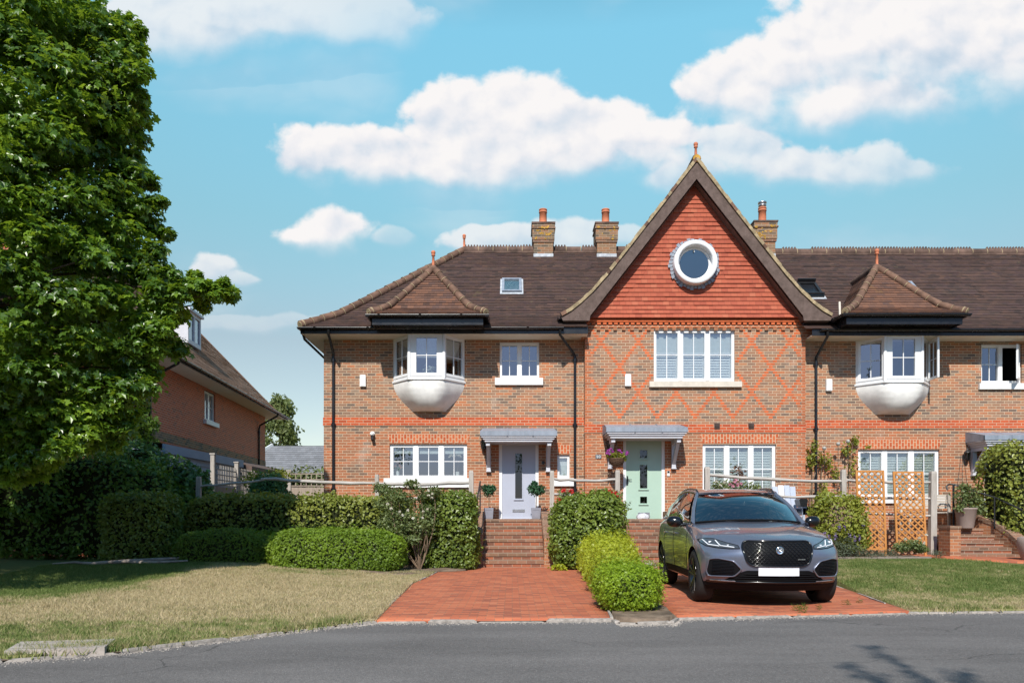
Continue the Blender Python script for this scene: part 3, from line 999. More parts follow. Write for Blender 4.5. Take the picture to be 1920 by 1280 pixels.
def canopy(parent, x0, x1, Yw, zt, proj=.85, inset=.13, br_h=.72):
    """lead-topped porch hood on timber gallows brackets"""
    b = MB()
    Yf = Yw - proj
    b.poly([(x0, Yf, zt - .03), (x1, Yf, zt - .03), (x1 - .05, Yw, zt + .14), (x0 + .05, Yw, zt + .14)])
    b.box(x0, x1, Yf, Yf + .04, zt - .15, zt - .028, skip='')
    for xa, xb in ((x0, x0 + .04), (x1 - .04, x1)):
        b.poly([(xa, Yf, zt - .15), (xa, Yw, zt - .15), (xa, Yw, zt + .14), (xa, Yf, zt - .03)])
        b.poly([(xb, Yf, zt - .15), (xb, Yw, zt - .15), (xb, Yw, zt + .14), (xb, Yf, zt - .03)])
    n = 3
    for i in range(1, n):
        xx = x0 + (x1 - x0) * i / n + .04
        b.bar((xx, Yf - .004, zt - .05), (xx, Yw, zt + .14), .045, .03)
        b.box(xx - .022, xx + .022, Yf - .012, Yf, zt - .15, zt - .02)
    co = b.build('door_canopy', M['lead'], parent)
    f = MB()
    for k, (ins, za, zb) in enumerate(((.03, zt - .19, zt - .15), (.075, zt - .24, zt - .19), (.12, zt - .30, zt - .24))):
        f.box(x0 + ins, x1 - ins, Yf + ins * .7, Yw, za, zb)
    f.build('canopy_fascia', M['grey_paint'], co)
    for xc in (x0 + inset + .07, x1 - inset - .07):
        g = MB()
        za = zt - .30
        g.box(xc - .055, xc + .055, Yw - .10, Yw, za - br_h, za)
        g.box(xc - .05, xc + .05, Yf + .14, Yw - .10, za - .10, za)
        g.bar((xc, Yw - .07, za - br_h + .12), (xc, Yf + .24, za - .06), .085, .095)
        g.box(xc - .065, xc + .065, Yw - .115, Yw, za - br_h - .03, za - br_h)
        g.build('bracket', M['grey_paint'], co)
    return co


def door(parent, x0, x1, z0, z1, Y, leafmat, lights, frame=.085, letter=None, handle=None, label=None):
    fr = MB()
    fr.box(x0, x0 + frame, Y, Y + .09, z0, z1)
    fr.box(x1 - frame, x1, Y, Y + .09, z0, z1)
    fr.box(x0 + frame, x1 - frame, Y + .001, Y + .089, z1 - frame, z1)
    a, b, c, d = x0 + frame, x1 - frame, z0 + .02, z1 - frame
    lf = MB()
    yl = Y + .035
    hol = [(l[0], l[1], l[2], l[3]) for l in lights]
    wall_holes(lf, a, b, c, d, yl, hol, .03)
    for xx in np.linspace(a, b, 6)[1:-1]:           # fine vertical grooves
        if not any(h[0] - .03 < xx < h[1] + .03 for h in hol):
            lf.box(xx - .004, xx + .004, yl - .003, yl, c + .1, d - .1)
    for (p, q, r, s) in hol:
        for (u0, u1, w0, w1) in ((p - .025, p, r - .025, s + .025), (q, q + .025, r - .025, s + .025), (p, q, r - .025, r), (p, q, s, s + .025)):
            lf.box(u0, u1, yl - .014, yl, w0, w1)
        lf.box(p - .04, q + .04, yl - .03, yl, r - .045, r - .026)
    do = lf.build('door', leafmat, parent)
    if label: do['label'] = label
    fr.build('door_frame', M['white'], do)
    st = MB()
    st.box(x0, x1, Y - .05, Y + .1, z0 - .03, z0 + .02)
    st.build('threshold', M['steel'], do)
    g = MB()
    for (p, q, r, s) in hol:
        g.poly([(p, yl + .015, r), (q, yl + .015, r), (q, yl + .015, s), (p, yl + .015, s)])
    g.build('glazing', M['glass_door'], do)
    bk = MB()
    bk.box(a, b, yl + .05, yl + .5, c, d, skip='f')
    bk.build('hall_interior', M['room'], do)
    if letter:
        l = MB()
        l.box(letter[0], letter[1], yl - .012, yl, letter[2], letter[3])
        l.box(letter[0] + .02, letter[1] - .02, yl - .018, yl - .012, letter[2] + .015, letter[3] - .012)
        l.build('letterbox', M['steel'], do)
    if handle:
        hx, hz = handle
        l = MB()
        l.box(hx - .02, hx + .02, yl - .012, yl, hz - .13, hz + .12)
        l.tube([(hx, yl, hz + .02), (hx, yl - .05, hz + .02), (hx + .11, yl - .055, hz + .02)], .010, 8)
        l.build('handle', M['iron'], do)
    return do


def bay(parent, cx, Yw, zb, zt, hw=.967, hf=.46, proj=.6, opened=False, blinds=True):
    A, B, C_, D = (cx - hw, Yw), (cx - hf, Yw - proj), (cx + hf, Yw - proj), (cx + hw, Yw)
    bo, gl = MB(), MB()
    for i, (P, Q) in enumerate(((A, B), (B, C_), (C_, D))):
        fc = Facet(P, Q)
        wd = fc.w
        eb = .13 if i == 1 else .10
        zt2, zb2 = zt - .085, zb + .145
        d0, d1 = 0.0, .07
        o = .0
        if i == 0: ul, ur = .07, .09
        elif i == 1: ul, ur = .19, .19
        else: ul, ur = .09, .07
        fc.box(bo, 0, ul, d0, d1, zb, zt); fc.box(bo, wd - ur, wd, d0, d1, zb, zt)
        fc.box(bo, ul, wd - ur, d0 + .001, d1 - .001, zb, zb2); fc.box(bo, ul, wd - ur, d0 + .001, d1 - .001, zt2, zt)
        fc.box(bo, .015, wd - .015, d0 - .014, d0, zb + .07, zb + .085)
        if not (opened and i != 1):
            light_frame(fc, bo, gl, ul, wd - ur, zb2, zt2, .018, vb=1, hb=1)
        else:
            pass
    # corner posts
    for (x, y) in (B, C_):
        bo.tube([(x, y + .02, zb), (x, y + .02, zt)], .05, 10)
    # drip moulding
    k = 1.035
    pl = [(cx + (x - cx) * k, Yw + (y - Yw) * 1.05) for x, y in (A, B, C_, D)]
    top = [(x, y, zb + .012) for x, y in pl]
    bot = [(x, y, zb - .035) for x, y in pl]
    bo.poly(top); bo.poly(bot[::-1])
    for i in range(3):
        bo.poly([bot[i], bot[i + 1], top[i + 1], top[i]])
    w_ = bo.build('bay_window', M['white'], parent)
    if gl.f:
        gl.build('pane', M['glass'], w_)
    # swept base
    bs = MB()
    H = zb - .035 - (zb - .80)
    facs = list(zip((A, B, C_), (B, C_, D)))
    # plan line with softened corners
    pl_ = []
    for (P, Q) in facs:
        pl_ += [(P[0] + (Q[0] - P[0]) * f, P[1] + (Q[1] - P[1]) * f) for f in (0, .12, .3, .5, .7, .88)]
    pl_.append(D)
    rows = []
    N = 16
    for j in range(N + 1):
        tt_ = j / N
        c = math.cos(tt_ * math.pi / 2)
        kd = .10 + .90 * math.sqrt(max(0, 1 - tt_ ** 2.2))
        ln_ = pl_
        for _ in range(1 + j // 3):           # rounder towards the bottom
            ln_ = [ln_[0]] + [tuple((ln_[i - 1][k_] + 2 * ln_[i][k_] + ln_[i + 1][k_]) / 4 for k_ in (0, 1)) for i in range(1, len(ln_) - 1)] + [ln_[-1]]
        kw = .46 + .54 * c
        rows.append([(cx + (p[0] - cx) * kw * (1 + .10 * (1 - kw) * (abs(p[0] - cx) < hf)), Yw + (p[1] - Yw) * kd, zb - .035 - H * tt_) for p in ln_])
    bs.grid(rows, 0, True)
    bs.poly(rows[-1])
    bs.build('bay_base', M['bay_base'], w_)
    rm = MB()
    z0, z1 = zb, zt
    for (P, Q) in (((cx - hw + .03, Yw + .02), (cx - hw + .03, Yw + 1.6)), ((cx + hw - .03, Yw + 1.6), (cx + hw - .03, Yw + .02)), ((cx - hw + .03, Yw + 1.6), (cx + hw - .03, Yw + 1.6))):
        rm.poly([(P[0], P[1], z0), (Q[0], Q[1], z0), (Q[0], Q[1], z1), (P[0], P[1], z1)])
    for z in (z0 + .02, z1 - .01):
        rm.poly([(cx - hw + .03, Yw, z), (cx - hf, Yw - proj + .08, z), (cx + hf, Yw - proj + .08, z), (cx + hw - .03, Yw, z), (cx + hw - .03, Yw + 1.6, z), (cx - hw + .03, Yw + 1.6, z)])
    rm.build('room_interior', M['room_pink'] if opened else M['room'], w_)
    if blinds:
        for i, (P, Q) in enumerate(facs):
            fc = Facet(P, Q)
            b = MB()
            b.poly([fc.pt(.1, .10, zt - .09), fc.pt(fc.w - .1, .10, zt - .09), fc.pt(fc.w - .1, .10, zb + .42 + .14), fc.pt(.1, .10, zb + .42 + .14)])
            b.build('blind', M['lace'], w_)
    return w_


def bay_roof(parent, cx, half, Yf, ze, apex_y, apex_z, Yback=22.6):
    rise = apex_z - ze
    run = apex_y - Yf
    def h(d):
        a = .45
        k = (rise - .55 * a) / (run - a)
        return ze + (.55 * d if d < a else .55 * a + k * (d - a))
    b = MB()
    kx = half / run
    courses(b, lambda d: ((cx - half + d * kx, Yf + d, h(d)), (cx + half - d * kx, Yf + d, h(d))), 0, run, .10, .022)
    courses(b, lambda d: ((cx - half + d * kx, Yback, h(d)), (cx - half + d * kx, Yf + d, h(d))), 0, run, .10, .022)
    courses(b, lambda d: ((cx + half - d * kx, Yf + d, h(d)), (cx + half - d * kx, Yback, h(d))), 0, run, .10, .022)
    ro = b.build('bay_roof', M['roof_bay'], parent)
    for s in (-1, 1):
        hp = MB()
        hip_run(hp, [(cx + s * (half - d * kx), Yf + d, h(d) + .03) for d in np.linspace(0.02, run, 9)], .105, .33)
        hp.build('hip_tiles', [M['hiptile'], M['lichen']], ro)
    rt = MB()
    ridge_run(rt, 0, .01, 0, 0)
    rt = MB()
    rt.tube([(cx, apex_y, apex_z), (cx, Yback, apex_z)], .12, 10)
    rt.build('ridge_tiles', M['ridge'], ro)
    finial(ro, (cx, apex_y - .02, apex_z + .06), .46)
    f = MB()
    f.box(cx - half + .09, cx + half - .09, Yf + .09, Yf + .12, ze - .27, ze - .01)
    f.box(cx - half + .09, cx - half + .12, Yf + .12, 21.0, ze - .27, ze - .01)
    f.box(cx + half - .12, cx + half - .09, Yf + .12, 21.0, ze - .27, ze - .01)
    f.box(cx - half + .12, cx + half - .12, Yf + .121, 20.9, ze - .24, ze - .22)
    f.build('bay_fascia', M['black'], ro)
    g = MB()
    gutter_line(g, (cx - half - .06, Yf - .01, ze - .03), (cx + half + .06, Yf - .01, ze - .03), .062)
    for s in (-1, 1):
        gutter_line(g, (cx + s * (half + .01), Yf - .06, ze - .03), (cx + s * (half + .01), 20.6, ze - .03), .062)
    g.build('gutter', M['black'], ro)
    return ro


def chimney(parent, cx, Yc, zb, zt, w=.60, cowl=False, lich=True):
    b = MB()
    hw = w / 2
    hd = .30
    b.box(cx - hw, cx + hw, Yc - hd, Yc + hd, zb - .8, zb + (zt - zb) * .46, skip='td')
    e = .03
    z1 = zb + (zt - zb) * .46
    z2 = z1 + .075
    H = zt - z2
    b.box(cx - hw - .03, cx + hw + .03, Yc - hd - .03, Yc + hd + .03, z1, z2, 1)
    b.box(cx - hw - .045, cx + hw + .045, Yc - hd - .045, Yc + hd + .045, z2, z2 + H * .62)
    b.box(cx - hw - .075, cx + hw + .075, Yc - hd - .075, Yc + hd + .075, z2 + H * .62, z2 + H * .70, 1)
    b.box(cx - hw - .05, cx + hw + .05, Yc - hd - .05, Yc + hd + .05, z2 + H * .70, zt - .05)
    b.box(cx - hw - .07, cx + hw + .07, Yc - hd - .07, Yc + hd + .07, zt - .05, zt, 2)
    l = b
    rr = random.Random(int(cx * 100))
    for i in range(26 if lich else 8):
        x, z = rr.uniform(cx - hw, cx + hw * .9), z2 + H * rr.uniform(.02, .62)
        if rr.random() < .3: z = z2 + H * .62 + rr.uniform(.0, .05)
        s_ = rr.uniform(.02, .055)
        n = 7
        yo = (Yc - hd - .048) if z < z2 + H * .62 else (Yc - hd - .078)
        l.poly([(x + s_ * rr.uniform(.6, 1.3) * math.cos(2 * math.pi * k / n), yo - rr.uniform(.001, .004), z + s_ * .7 * rr.uniform(.6, 1.3) * math.sin(2 * math.pi * k / n)) for k in range(n)], 3)
    co = b.build('chimney', [M['brick_chim'], M['brick_nose'], M['ridge'], M['lichen_o']], parent)
    fl = MB()
    fl.box(cx - hw - .008, cx + hw + .008, Yc - hd - .012, Yc + hd, zb - .12, zb + .17, skip='td')
    fl.build('flashing', M['leadw'], co)
    fm = MB()
    fm.lathe((cx, Yc, zt), [(.22, 0), (.18, .06), (.125, .09)], 16)
    fm.build('flaunching', M['stone'], co)
    p = MB()
    zz = zt + .07
    p.lathe((cx, Yc, zz), [(.125, 0), (.12, .04), (.118, .34), (.132, .345), (.132, .37), (.12, .375), (.12, .41), (.13, .415), (.13, .45), (.112, .455), (.10, .44)], 18)
    po = p.build('chimney_pot', M['terracotta'], co)
    if cowl:
        c = MB()
        c.lathe((cx, Yc, zz + .45), [(.10, -.02), (.10, .05), (.125, .055), (.125, .09), (.09, .095), (.09, .13), (.135, .14), (.135, .18), (.03, .21)], 16)
        c.build('cowl', M['steel'], po)
    return co


# ------------------------------------------------------------------ THE TERRACE: three houses
YW, YG = 20.6, 20.3
XL, XG0, XG1, XR = -5.12, 1.96, 7.86, 27.0
GCX = 4.86
end_house = thing('terraced_house', 'brick end of terrace house with hipped tiled roof and pale grey front door', 'house', (-1.6, YW, 0))
gab_house = thing('terraced_house', 'tall gabled brick house with round window, zigzag brickwork and sage green door', 'house', (GCX, YG, 0))
rgt_house = thing('terraced_house', 'brick house with opened bay window casements, standing behind the wooden trellis panels', 'house', (11.5, YW, 0))

GW = (PX(730.4, YW), PX(875.7, YW), PZ(896.5, YW), PZ(832, YW))
UW = (PX(937, YW), PX(1011, YW), PZ(709, YW), PZ(641, YW))
SW = (PX(1045, YW), PX(1068, YW), PZ(896.5, YW), PZ(852, YW))
D1 = (PX(935.5, YW), PX(1010, YW), 1.13, PZ(827.6, YW))
BAYX = -2.26
b = MB()
wall_holes(b, XL, XG0, -.06, 6.04, YW, [GW, UW, SW, D1, (BAYX - .9, BAYX + .9, 4.86, 6.02)], .14)
b.poly([(XL, 28, -.06), (XL, YW, -.06), (XL, YW, 6.04), (XL, 28, 6.04)])
b.poly([(XL, 28, -.06), (XR, 28, -.06), (XR, 28, 6.04), (XL, 28, 6.04)])
b.build('wall', M['brick'], end_house)
band(end_house, XL - .018, XG0, 3.675, 3.90, YW)
bb = MB(); bb.box(XL - .018, XL + .01, YW - .017, 28, 3.675, 3.90); bb.build('brick_band', M['brick_red'], end_house)

w_, fc, sp3 = window(end_house, (GW[0], YW), (GW[1], YW), GW[2], GW[3], 3, blinds=((M['blind_grey'], 0, .22, 0),), label='ground floor window with three lights')
sill(w_, PX(720, YW), PX(881, YW), YW, PZ(913.5, YW), GW[2] + .004, M['white_paint'])
lintel(end_house, PX(732, YW), PX(876, YW), PZ(830, YW), PZ(814, YW), YW)
w_, *_ = window(end_house, (UW[0], YW), (UW[1], YW), UW[2], UW[3], 2, fo=.06, fm=.13, blinds=(), label='small upper casement window')
sill(w_, PX(928, YW), PX(1018, YW), YW, PZ(722, YW), UW[2] + .004, M['white_paint'])
w_, *_ = window(end_house, (SW[0], YW), (SW[1], YW), SW[2], SW[3], 1, fo=.06, vb=0, hb=0, blinds=((M['blind'], 0, .42, 0), (M['blind_grey'], .42, 1, 0)), label='narrow window beside the front door')
sill(w_, PX(1038, YW), PX(1075.6, YW), YW, PZ(911, YW), SW[2] + .004, M['white_paint'])
lintel(end_house, PX(1045, YW), PX(1069, YW), PZ(850, YW), PZ(834, YW), YW, .05)
door(end_house, D1[0], D1[1], D1[2], D1[3], YW + .04, M['door_grey'], [(PX(966, YW), PX(979, YW), PZ(934, YW), PZ(849, YW))],
     letter=(PX(961, YW), PX(984, YW), PZ(959.5, YW), PZ(954, YW)))
canopy(end_house, -.834, 1.18, YW, 3.47)
lantern(end_house, PX(907, YW), PZ(838, YW), YW)
b = MB()
b.lathe((PX(1018.6, YW), YW - .03, PZ(867, YW)), [(.035, 0), (.05, .03)], 12, 0, 'y')
b.build('doorbell', M['iron'], end_house)
b = MB()
b.lathe((PX(699, YW), YW, PZ(813, YW)), [(.062, -.05), (.062, 0)], 14, 0, 'y')
b.lathe((PX(699, YW), YW - .11, PZ(814, YW)), [(.02, -.05), (.055, -.03), (.06, .02), (.05, .07)], 14, 0, 'y')
so = b.build('security_light', M['white_paint'], end_house)
b = MB()
b.tube([(PX(699, YW), YW - .06, PZ(818, YW)), (PX(700.5, YW), YW - .14, PZ(826, YW))], [.05, .042], 12)
b.build('lamp_head', M['black'], so)
alarm_box(end_house, PX(681, YW), PZ(714, YW), YW)
bay(end_house, BAYX, YW, 4.86, 6.02)

# main roof, hipped at the left end
EY, EZ, EXL = 19.88, 6.19, -5.56
RUN = 4.05
def rh(d, ez=EZ):
    return ez + (.60 * d if d < .8 else .48 + .898 * (d - .8))
b = MB()
courses(b, lambda d: ((EXL + d, EY + d, rh(d)), (1.98 if d < 1.0 else min(3.6, 1.98 + (d - 1.0) * .8), EY + d, rh(d))), 0, RUN, .10)
courses(b, lambda d: ((EXL + d, 27.98 - d, rh(d)), (EXL + d, EY + d, rh(d))), 0, RUN, .10)
b.poly([(EXL, 27.98, EZ), (2.1, 27.98, EZ), (2.1, EY + RUN, rh(RUN)), (EXL + RUN, EY + RUN, rh(RUN))])
roof1 = b.build('roof', M['roof'], end_house)
RY, RZ = EY + RUN, rh(RUN)
hp = MB()
hip_run(hp, [(EXL + d, EY + d, rh(d) + .04) for d in np.linspace(0, RUN, 14)], .125, .36)
hp.build('hip_tiles', [M['hiptile'], M['lichen']], roof1)
rt = MB()
ridge_run(rt, EXL + RUN, 2.2, RY, RZ + .05)
rt.build('ridge_tiles', [M['ridge'], M['lichen']], roof1)
finial(roof1, (EXL + RUN, RY, RZ + .12), .42)
bay_roof(end_house, -2.16, 1.51, 19.3, 6.38, 20.81, 7.99)


def roof_window(parent, x0, x1, Ya, Yb, opened=0.0, dz=0.0, label=None):
    """skylight lying in the main roof slope between distances Ya and Yb"""
    A = Vector(((x0 + x1) / 2, Ya, rh(Ya - EY) + dz)); Bp = Vector(((x0 + x1) / 2, Yb, rh(Yb - EY) + dz))
    up = (Bp - A); Ln = up.length; up.normalize()
    n = Vector((0, -up.z, up.y))
    Mx = Matrix.Translation(A) @ Matrix((((1, 0, 0)), (0, up.y, n.y), (0, up.z, n.z))).to_4x4()
    wd = x1 - x0
    b = MB()
    b.box(-wd / 2 - .05, wd / 2 + .05, -.09, Ln + .05, .0, .03, 1)
    for (a0, a1, c0, c1) in ((-wd / 2, -wd / 2 + .07, 0, Ln), (wd / 2 - .07, wd / 2, 0, Ln), (-wd / 2 + .07, wd / 2 - .07, 0, .07), (-wd / 2 + .07, wd / 2 - .07, Ln - .07, Ln)):
        b.box(a0, a1, c0, c1, .03, .09, 0)
    g = MB()
    if opened:
        g.box(-wd / 2 + .07, wd / 2 - .07, .07, Ln - .07, .031, .04, 0)
        mt = M['bbq']  # black sheet filling the open frame, its colour stands for the dark inside
        i0 = len(b.v)
        b2 = MB()
        b2.box(-wd / 2 + .02, wd / 2 - .02, .0, .05, .12, .17, 0)
        b2.box(-wd / 2 + .02, wd / 2 - .02, Ln * .98, Ln * 1.03, .10, .20, 0)
        b2.xform(Mx)
    else:
        g.box(-wd / 2 + .07, wd / 2 - .07, .07, Ln - .07, .045, .055, 0)
        mt = M['glass']
    b.xform(Mx); g.xform(Mx)
    o = b.build('skylight', [M['iron'] if opened else M['lead'], M['leadw']], parent)
    if label: o['label'] = label
    if not opened:
        bk = MB(); bk.box(-wd / 2 + .08, wd / 2 - .08, .08, Ln - .08, .0305, .036, 0); bk.xform(Mx)
        bk.build('blind', M['blind_grey'], o)
    g.build('pane_or_dark_infill', mt, o)
    if opened:
        b2.build('open_sash', M['iron'], o)
    return o


def roof_y(y):
    """distance on the main slope seen at photo row y"""
    lo, hi = EY, EY + RUN
    for _ in range(40):
        m_ = (lo + hi) / 2
        if PZ(y, m_) > rh(m_ - EY): lo = m_
        else: hi = m_
    return lo


ya, yb = roof_y(550), roof_y(526)
roof_window(roof1, PX(941, ya), PX(978, ya), ya, yb, label='closed roof skylight')
b = MB()
b.box(XL - .45, 2.0, EY + .055, EY + .085, 6.02, EZ + .0)
b.box(XL - .45, XL - .42, EY + .085, 27.9, 6.02, EZ)
b.build('fascia', M['black'], end_house)
b = MB()
b.box(XL - .42, 2.0, EY + .085, YW, 6.018, 6.04)
b.box(XL - .42, XL, YW, 27.9, 6.018, 6.04)
b.build('soffit', M['soffit'], end_house)
b = MB()
gutter_line(b, (EXL - .06, EY - .01, EZ - .02), (1.36, EY - .01, EZ - .02), .062)
gutter_line(b, (EXL - .02, EY - .05, EZ - .02), (EXL - .02, 27.9, EZ - .02), .062)
b.build('gutter', M['black'], end_house)
downpipe(end_house, (PX(616, EY), EY, EZ - .05), PX(625, YW - .05), YW - .055, 5.62, 1.0)
downpipe(end_house, (PX(1050, EY), EY, EZ - .05), PX(1078, YW - .05), YW - .055, 5.62, 1.0)
b = MB()
b.tube([(EXL - .02, EY + .25, EZ - .05), (EXL + .02, EY + .35, EZ - .25), (XL - .06, YW + 1.4, 5.55), (XL - .06, YW + 1.4, 1)], .036, 8)
b.build('downpipe', M['black'], end_house)
chimney(end_house, PX(1018.9, 23.6), 23.9, 9.23, 10.37)
chimney(end_house, PX(1137.6, 23.6), 23.9, 9.23, 10.37, lich=False)

# ------------------------------------------------------------------ gabled house
GU = (PX(1226, YG), PX(1377.7, YG), PZ(714.6, YG), PZ(617, YG))
GG = (PX(1317.5, YG), PX(1454.7, YG), PZ(925, YG), PZ(832.5, YG))
D2 = (PX(1168.4, YG), PX(1247, YG), PZ(978, YG), PZ(820, YG))
b = MB()
wall_holes(b, XG0, XG1, -.06, 6.56, YG, [GU, GG, D2], .14)
for x in (XG0, XG1):
    b.poly([(x, YG, -.06), (x, YW + .1, -.06), (x, YW + .1, 6.5), (x, YG, 6.5)])
b.build('wall', M['brick'], gab_house)
qb = MB()
for zz in range(0, 90):
    z = zz * .075
    if 46 <= zz < 49 or z > 6.1: continue
    l = .225 if zz % 2 else .11
    qb.box(XG0 - .004, XG0 + l - .01, YG - .004, YG + .01, z + .011, z + .075)
    qb.box(XG1 - l + .01, XG1 + .004, YG - .004, YG + .01, z + .011, z + .075)
qb.build('corner_bricks', M['brick_quoin'], gab_house)
b = MB(); b.box(XG0 - .018, XG1 + .018, YG - .018, YG + .01, 3.45, 3.675); b.build('brick_band', M['brick_red'], gab_house)
# diaper work: zigzag lattice of orange headers
b = MB()
q4 = .05625
xv0 = PX(1161.6, YG)
rr = random.Random(3)
for row in range(51, 83):
    k = (row - 51) % 18
    tri = k if k <= 9 else 18 - k
    z = row * .075 + .006
    done = set()
    for n in range(-2, 7):
        for s in (-1, 1):
            x = xv0 + 18 * q4 * n + s * tri * q4
            key = round(x, 3)
            if key in done: continue
            done.add(key)
            if not (XG0 + .10 < x < XG1 - .10): continue
            if GU[0] - .06 < x < GU[1] + .06 and z > GU[2] - .03: continue
            if PX(1216, YG) - .04 < x < PX(1390, YG) + .04 and PZ(727, YG) - .06 < z < PZ(714, YG): continue
            b.box(x - .054, x + .054, YG - .003, YG + .01, z + .005, z + .068)
b.build('zigzag_brickwork', M['orange'], gab_house)
w_, *_ = window(gab_house, (GU[0], YG), (GU[1], YG), GU[2], GU[3], 3, fo=.075, fm=.15, ft=.085, fb=.09, recess=.05, hbz=.52,
                blinds=((M['blind_grey'], 0, .42, 0), (M['blind'], .42, 1, 1)), label='wide upper window with white shutters')
sill(w_, PX(1216.8, YG), PX(1389.5, YG), YG, PZ(726, YG), PZ(715.5, YG), M['stone'], .09)
w_, *_ = window(gab_house, (GG[0], YG), (GG[1], YG), GG[2], GG[3], 3, fo=.085, fm=.15, recess=.05,
                blinds=((M['blind_grey'], 0, 1, 1),), label='ground floor window partly hidden by the car')
sill(w_, GG[0] - .1, GG[1] + .1, YG, GG[2] - .16, GG[2] + .004, M['white_paint'])
lintel(gab_house, GG[0] + .0, GG[1] - .0, PZ(830.5, YG), PZ(813.5, YG), YG)
door(gab_house, D2[0], D2[1], D2[2], D2[3], YG + .04, M['door_green'],
     [(PX(1200.5, YG), PX(1214.5, YG), PZ(858, YG), PZ(843, YG)), (PX(1200.5, YG), PX(1214.5, YG), PZ(915, YG), PZ(871, YG)), (PX(1201, YG), PX(1214, YG), PZ(943, YG), PZ(930.5, YG))],
     letter=(PX(1197, YG), PX(1219, YG), PZ(965, YG), PZ(960, YG)), handle=(PX(1177, YG), PZ(900, YG)))
canopy(gab_house, 2.42, 4.52, YG, 3.53)
lantern(gab_house, PX(1142, YG), PZ(838, YG), YG)
b = MB(); b.box(PX(1250.5, YG), PX(1255.5, YG), YG - .025, YG, PZ(892, YG), PZ(882, YG), 0); b.box(PX(1251, YG), PX(1255, YG), YG - .03, YG - .024, PZ(886.5, YG), PZ(882.5, YG), 1)
b.build('doorbell', [M['white_paint'], M['black']], gab_house)
b = MB(); b.box(PX(1116.5, YG), PX(1127.5, YG), YG - .02, YG, PZ(859.3, YG), PZ(852, YG))
np_ = b.build('house_number', M['plate'], gab_house)
b = MB()
zx, zz, s = PX(1119.6, YG), PZ(855.7, YG), .036
y0, y1 = YG - .024, YG - .0205
b.box(zx - .006, zx + .006, y0, y1, zz - s, zz + s); b.box(zx - .018, zx - .006, y0, y1, zz + s - .022, zz + s - .008); b.box(zx - .016, zx + .016, y0 + .0005, y1, zz - s - .001, zz - s + .011)
zx += .062
b.box(zx - .025, zx - .013, y0, y1, zz - s + .012, zz + s - .012); b.box(zx + .013, zx + .025, y0, y1, zz - s + .012, zz + s - .012)
b.box(zx - .018, zx + .018, y0, y1, zz - s, zz - s + .013); b.box(zx - .018, zx + .018, y0, y1, zz + s - .013, zz + s)
b.build('numerals', M['white_paint'], np_)
alarm_box(gab_house, PX(1177, YG), PZ(713, YG), YG)
for x in (1344, 1408):
    b = MB()
    xc, zc = PX(x, YG), PZ(798, YG)
    b.box(xc - .075, xc + .075, YG - .035, YG - .018, zc - .075, zc + .075)
    for k in range(4):
        b.box(xc - .065, xc + .065, YG - .055, YG - .035, zc - .065 + k * .035, zc - .05 + k * .035)
    b.build('air_vent', M['barge'], gab_house)
# hung tiles in the gable
ZT0, ZTA, SL = 6.50, 10.10, 1.285
def hung_edge(z):
    hw = max(.0, (ZTA - z) / SL)
    kick = max(0, (6.95 - z) / .45) ** 1.6 * .07
    return ((GCX - .0 - hw, YG - .05 - kick, z), (GCX + hw, YG - .05 - kick, z))
b = MB()
courses(b, hung_edge, ZT0, ZTA, .118, .027, seg=.5)
b.poly([(GCX - 2.85, YG - .02, ZT0), (GCX + 2.85, YG - .02, ZT0), (GCX, YG - .02, ZTA)])
b.poly([(GCX - 2.8, YG - .13, ZT0 - .003), (GCX + 2.8, YG - .13, ZT0 - .003), (GCX + 2.8, YG, ZT0 - .003), (GCX - 2.8, YG, ZT0 - .003)])
b.build('hung_tiles', M['hung'], gab_house)
# corbel and dentil courses under the tiles
b = MB()
b.box(XG0 - .05, XG1 + .05, YG - .075, YG, 6.405, 6.475, 0)
x = XG0 + .02
while x < XG1 - .08:
    b.box(x, x + .095, YG - .060, YG, 6.335, 6.398, 0)
    x += .15
b.box(XG0, XG1, YG - .03, YG, 6.26, 6.328, 1)
x = XG0 + .3
while x < XG1 - .35:
    b.box(x, x + .10, YG - .045, YG, 6.19, 6.252, 2)
    x += .225
b.build('dentil_course', [M['orange'], M['brick_quoin'], M['corbel']], gab_house)
# round window
cx, cz = PX(1303, 20.1), PZ(493, 20.1)
b = MB()
b.lathe((cx, 20.24, cz), [(.575, 0), (.575, -.25), (.565, -.265), (.485, -.265), (.455, -.25), (.45, -.0)], 48, 0, 'y', cap=False)
b.lathe((cx, 20.215, cz), [(.452, -.035), (.44, -.05), (.405, -.05), (.395, -.035), (.385, -.03), (.38, -.0)], 48, 0, 'y', cap=False)
rw = b.build('round_window', M['white'], gab_house)
g = MB(); g.poly([(cx + .38 * math.cos(2 * math.pi * i / 40), 20.18, cz + .38 * math.sin(2 * math.pi * i / 40)) for i in range(40)]); g.build('pane', M['glass_round'], rw)
g = MB(); g.poly([(cx + .47 * math.cos(2 * math.pi * i / 40), 20.196, cz + .47 * math.sin(2 * math.pi * i / 40)) for i in range(40)]); g.build('room_interior', M['room'], rw)
g = MB()
for i in range(40):
    t0, t1 = 2 * math.pi * i / 40, 2 * math.pi * (i + .85) / 40
    ro_ = .655 + .022 * ((i * 7) % 3)
    g.poly([(cx + r * math.cos(t), 20.185 - .004 * (i % 2), cz + r * math.sin(t)) for r, t in ((.57, t0), (ro_, t0), (ro_, t1), (.59, t1))])
g.build('lead_collar', M['lead'], rw)
g = MB(); g.bar((cx - .02, 20.15, cz + .41), (cx - .01, 20.13, cz + .30), .02, .02); g.build('catch', M['white'], rw)
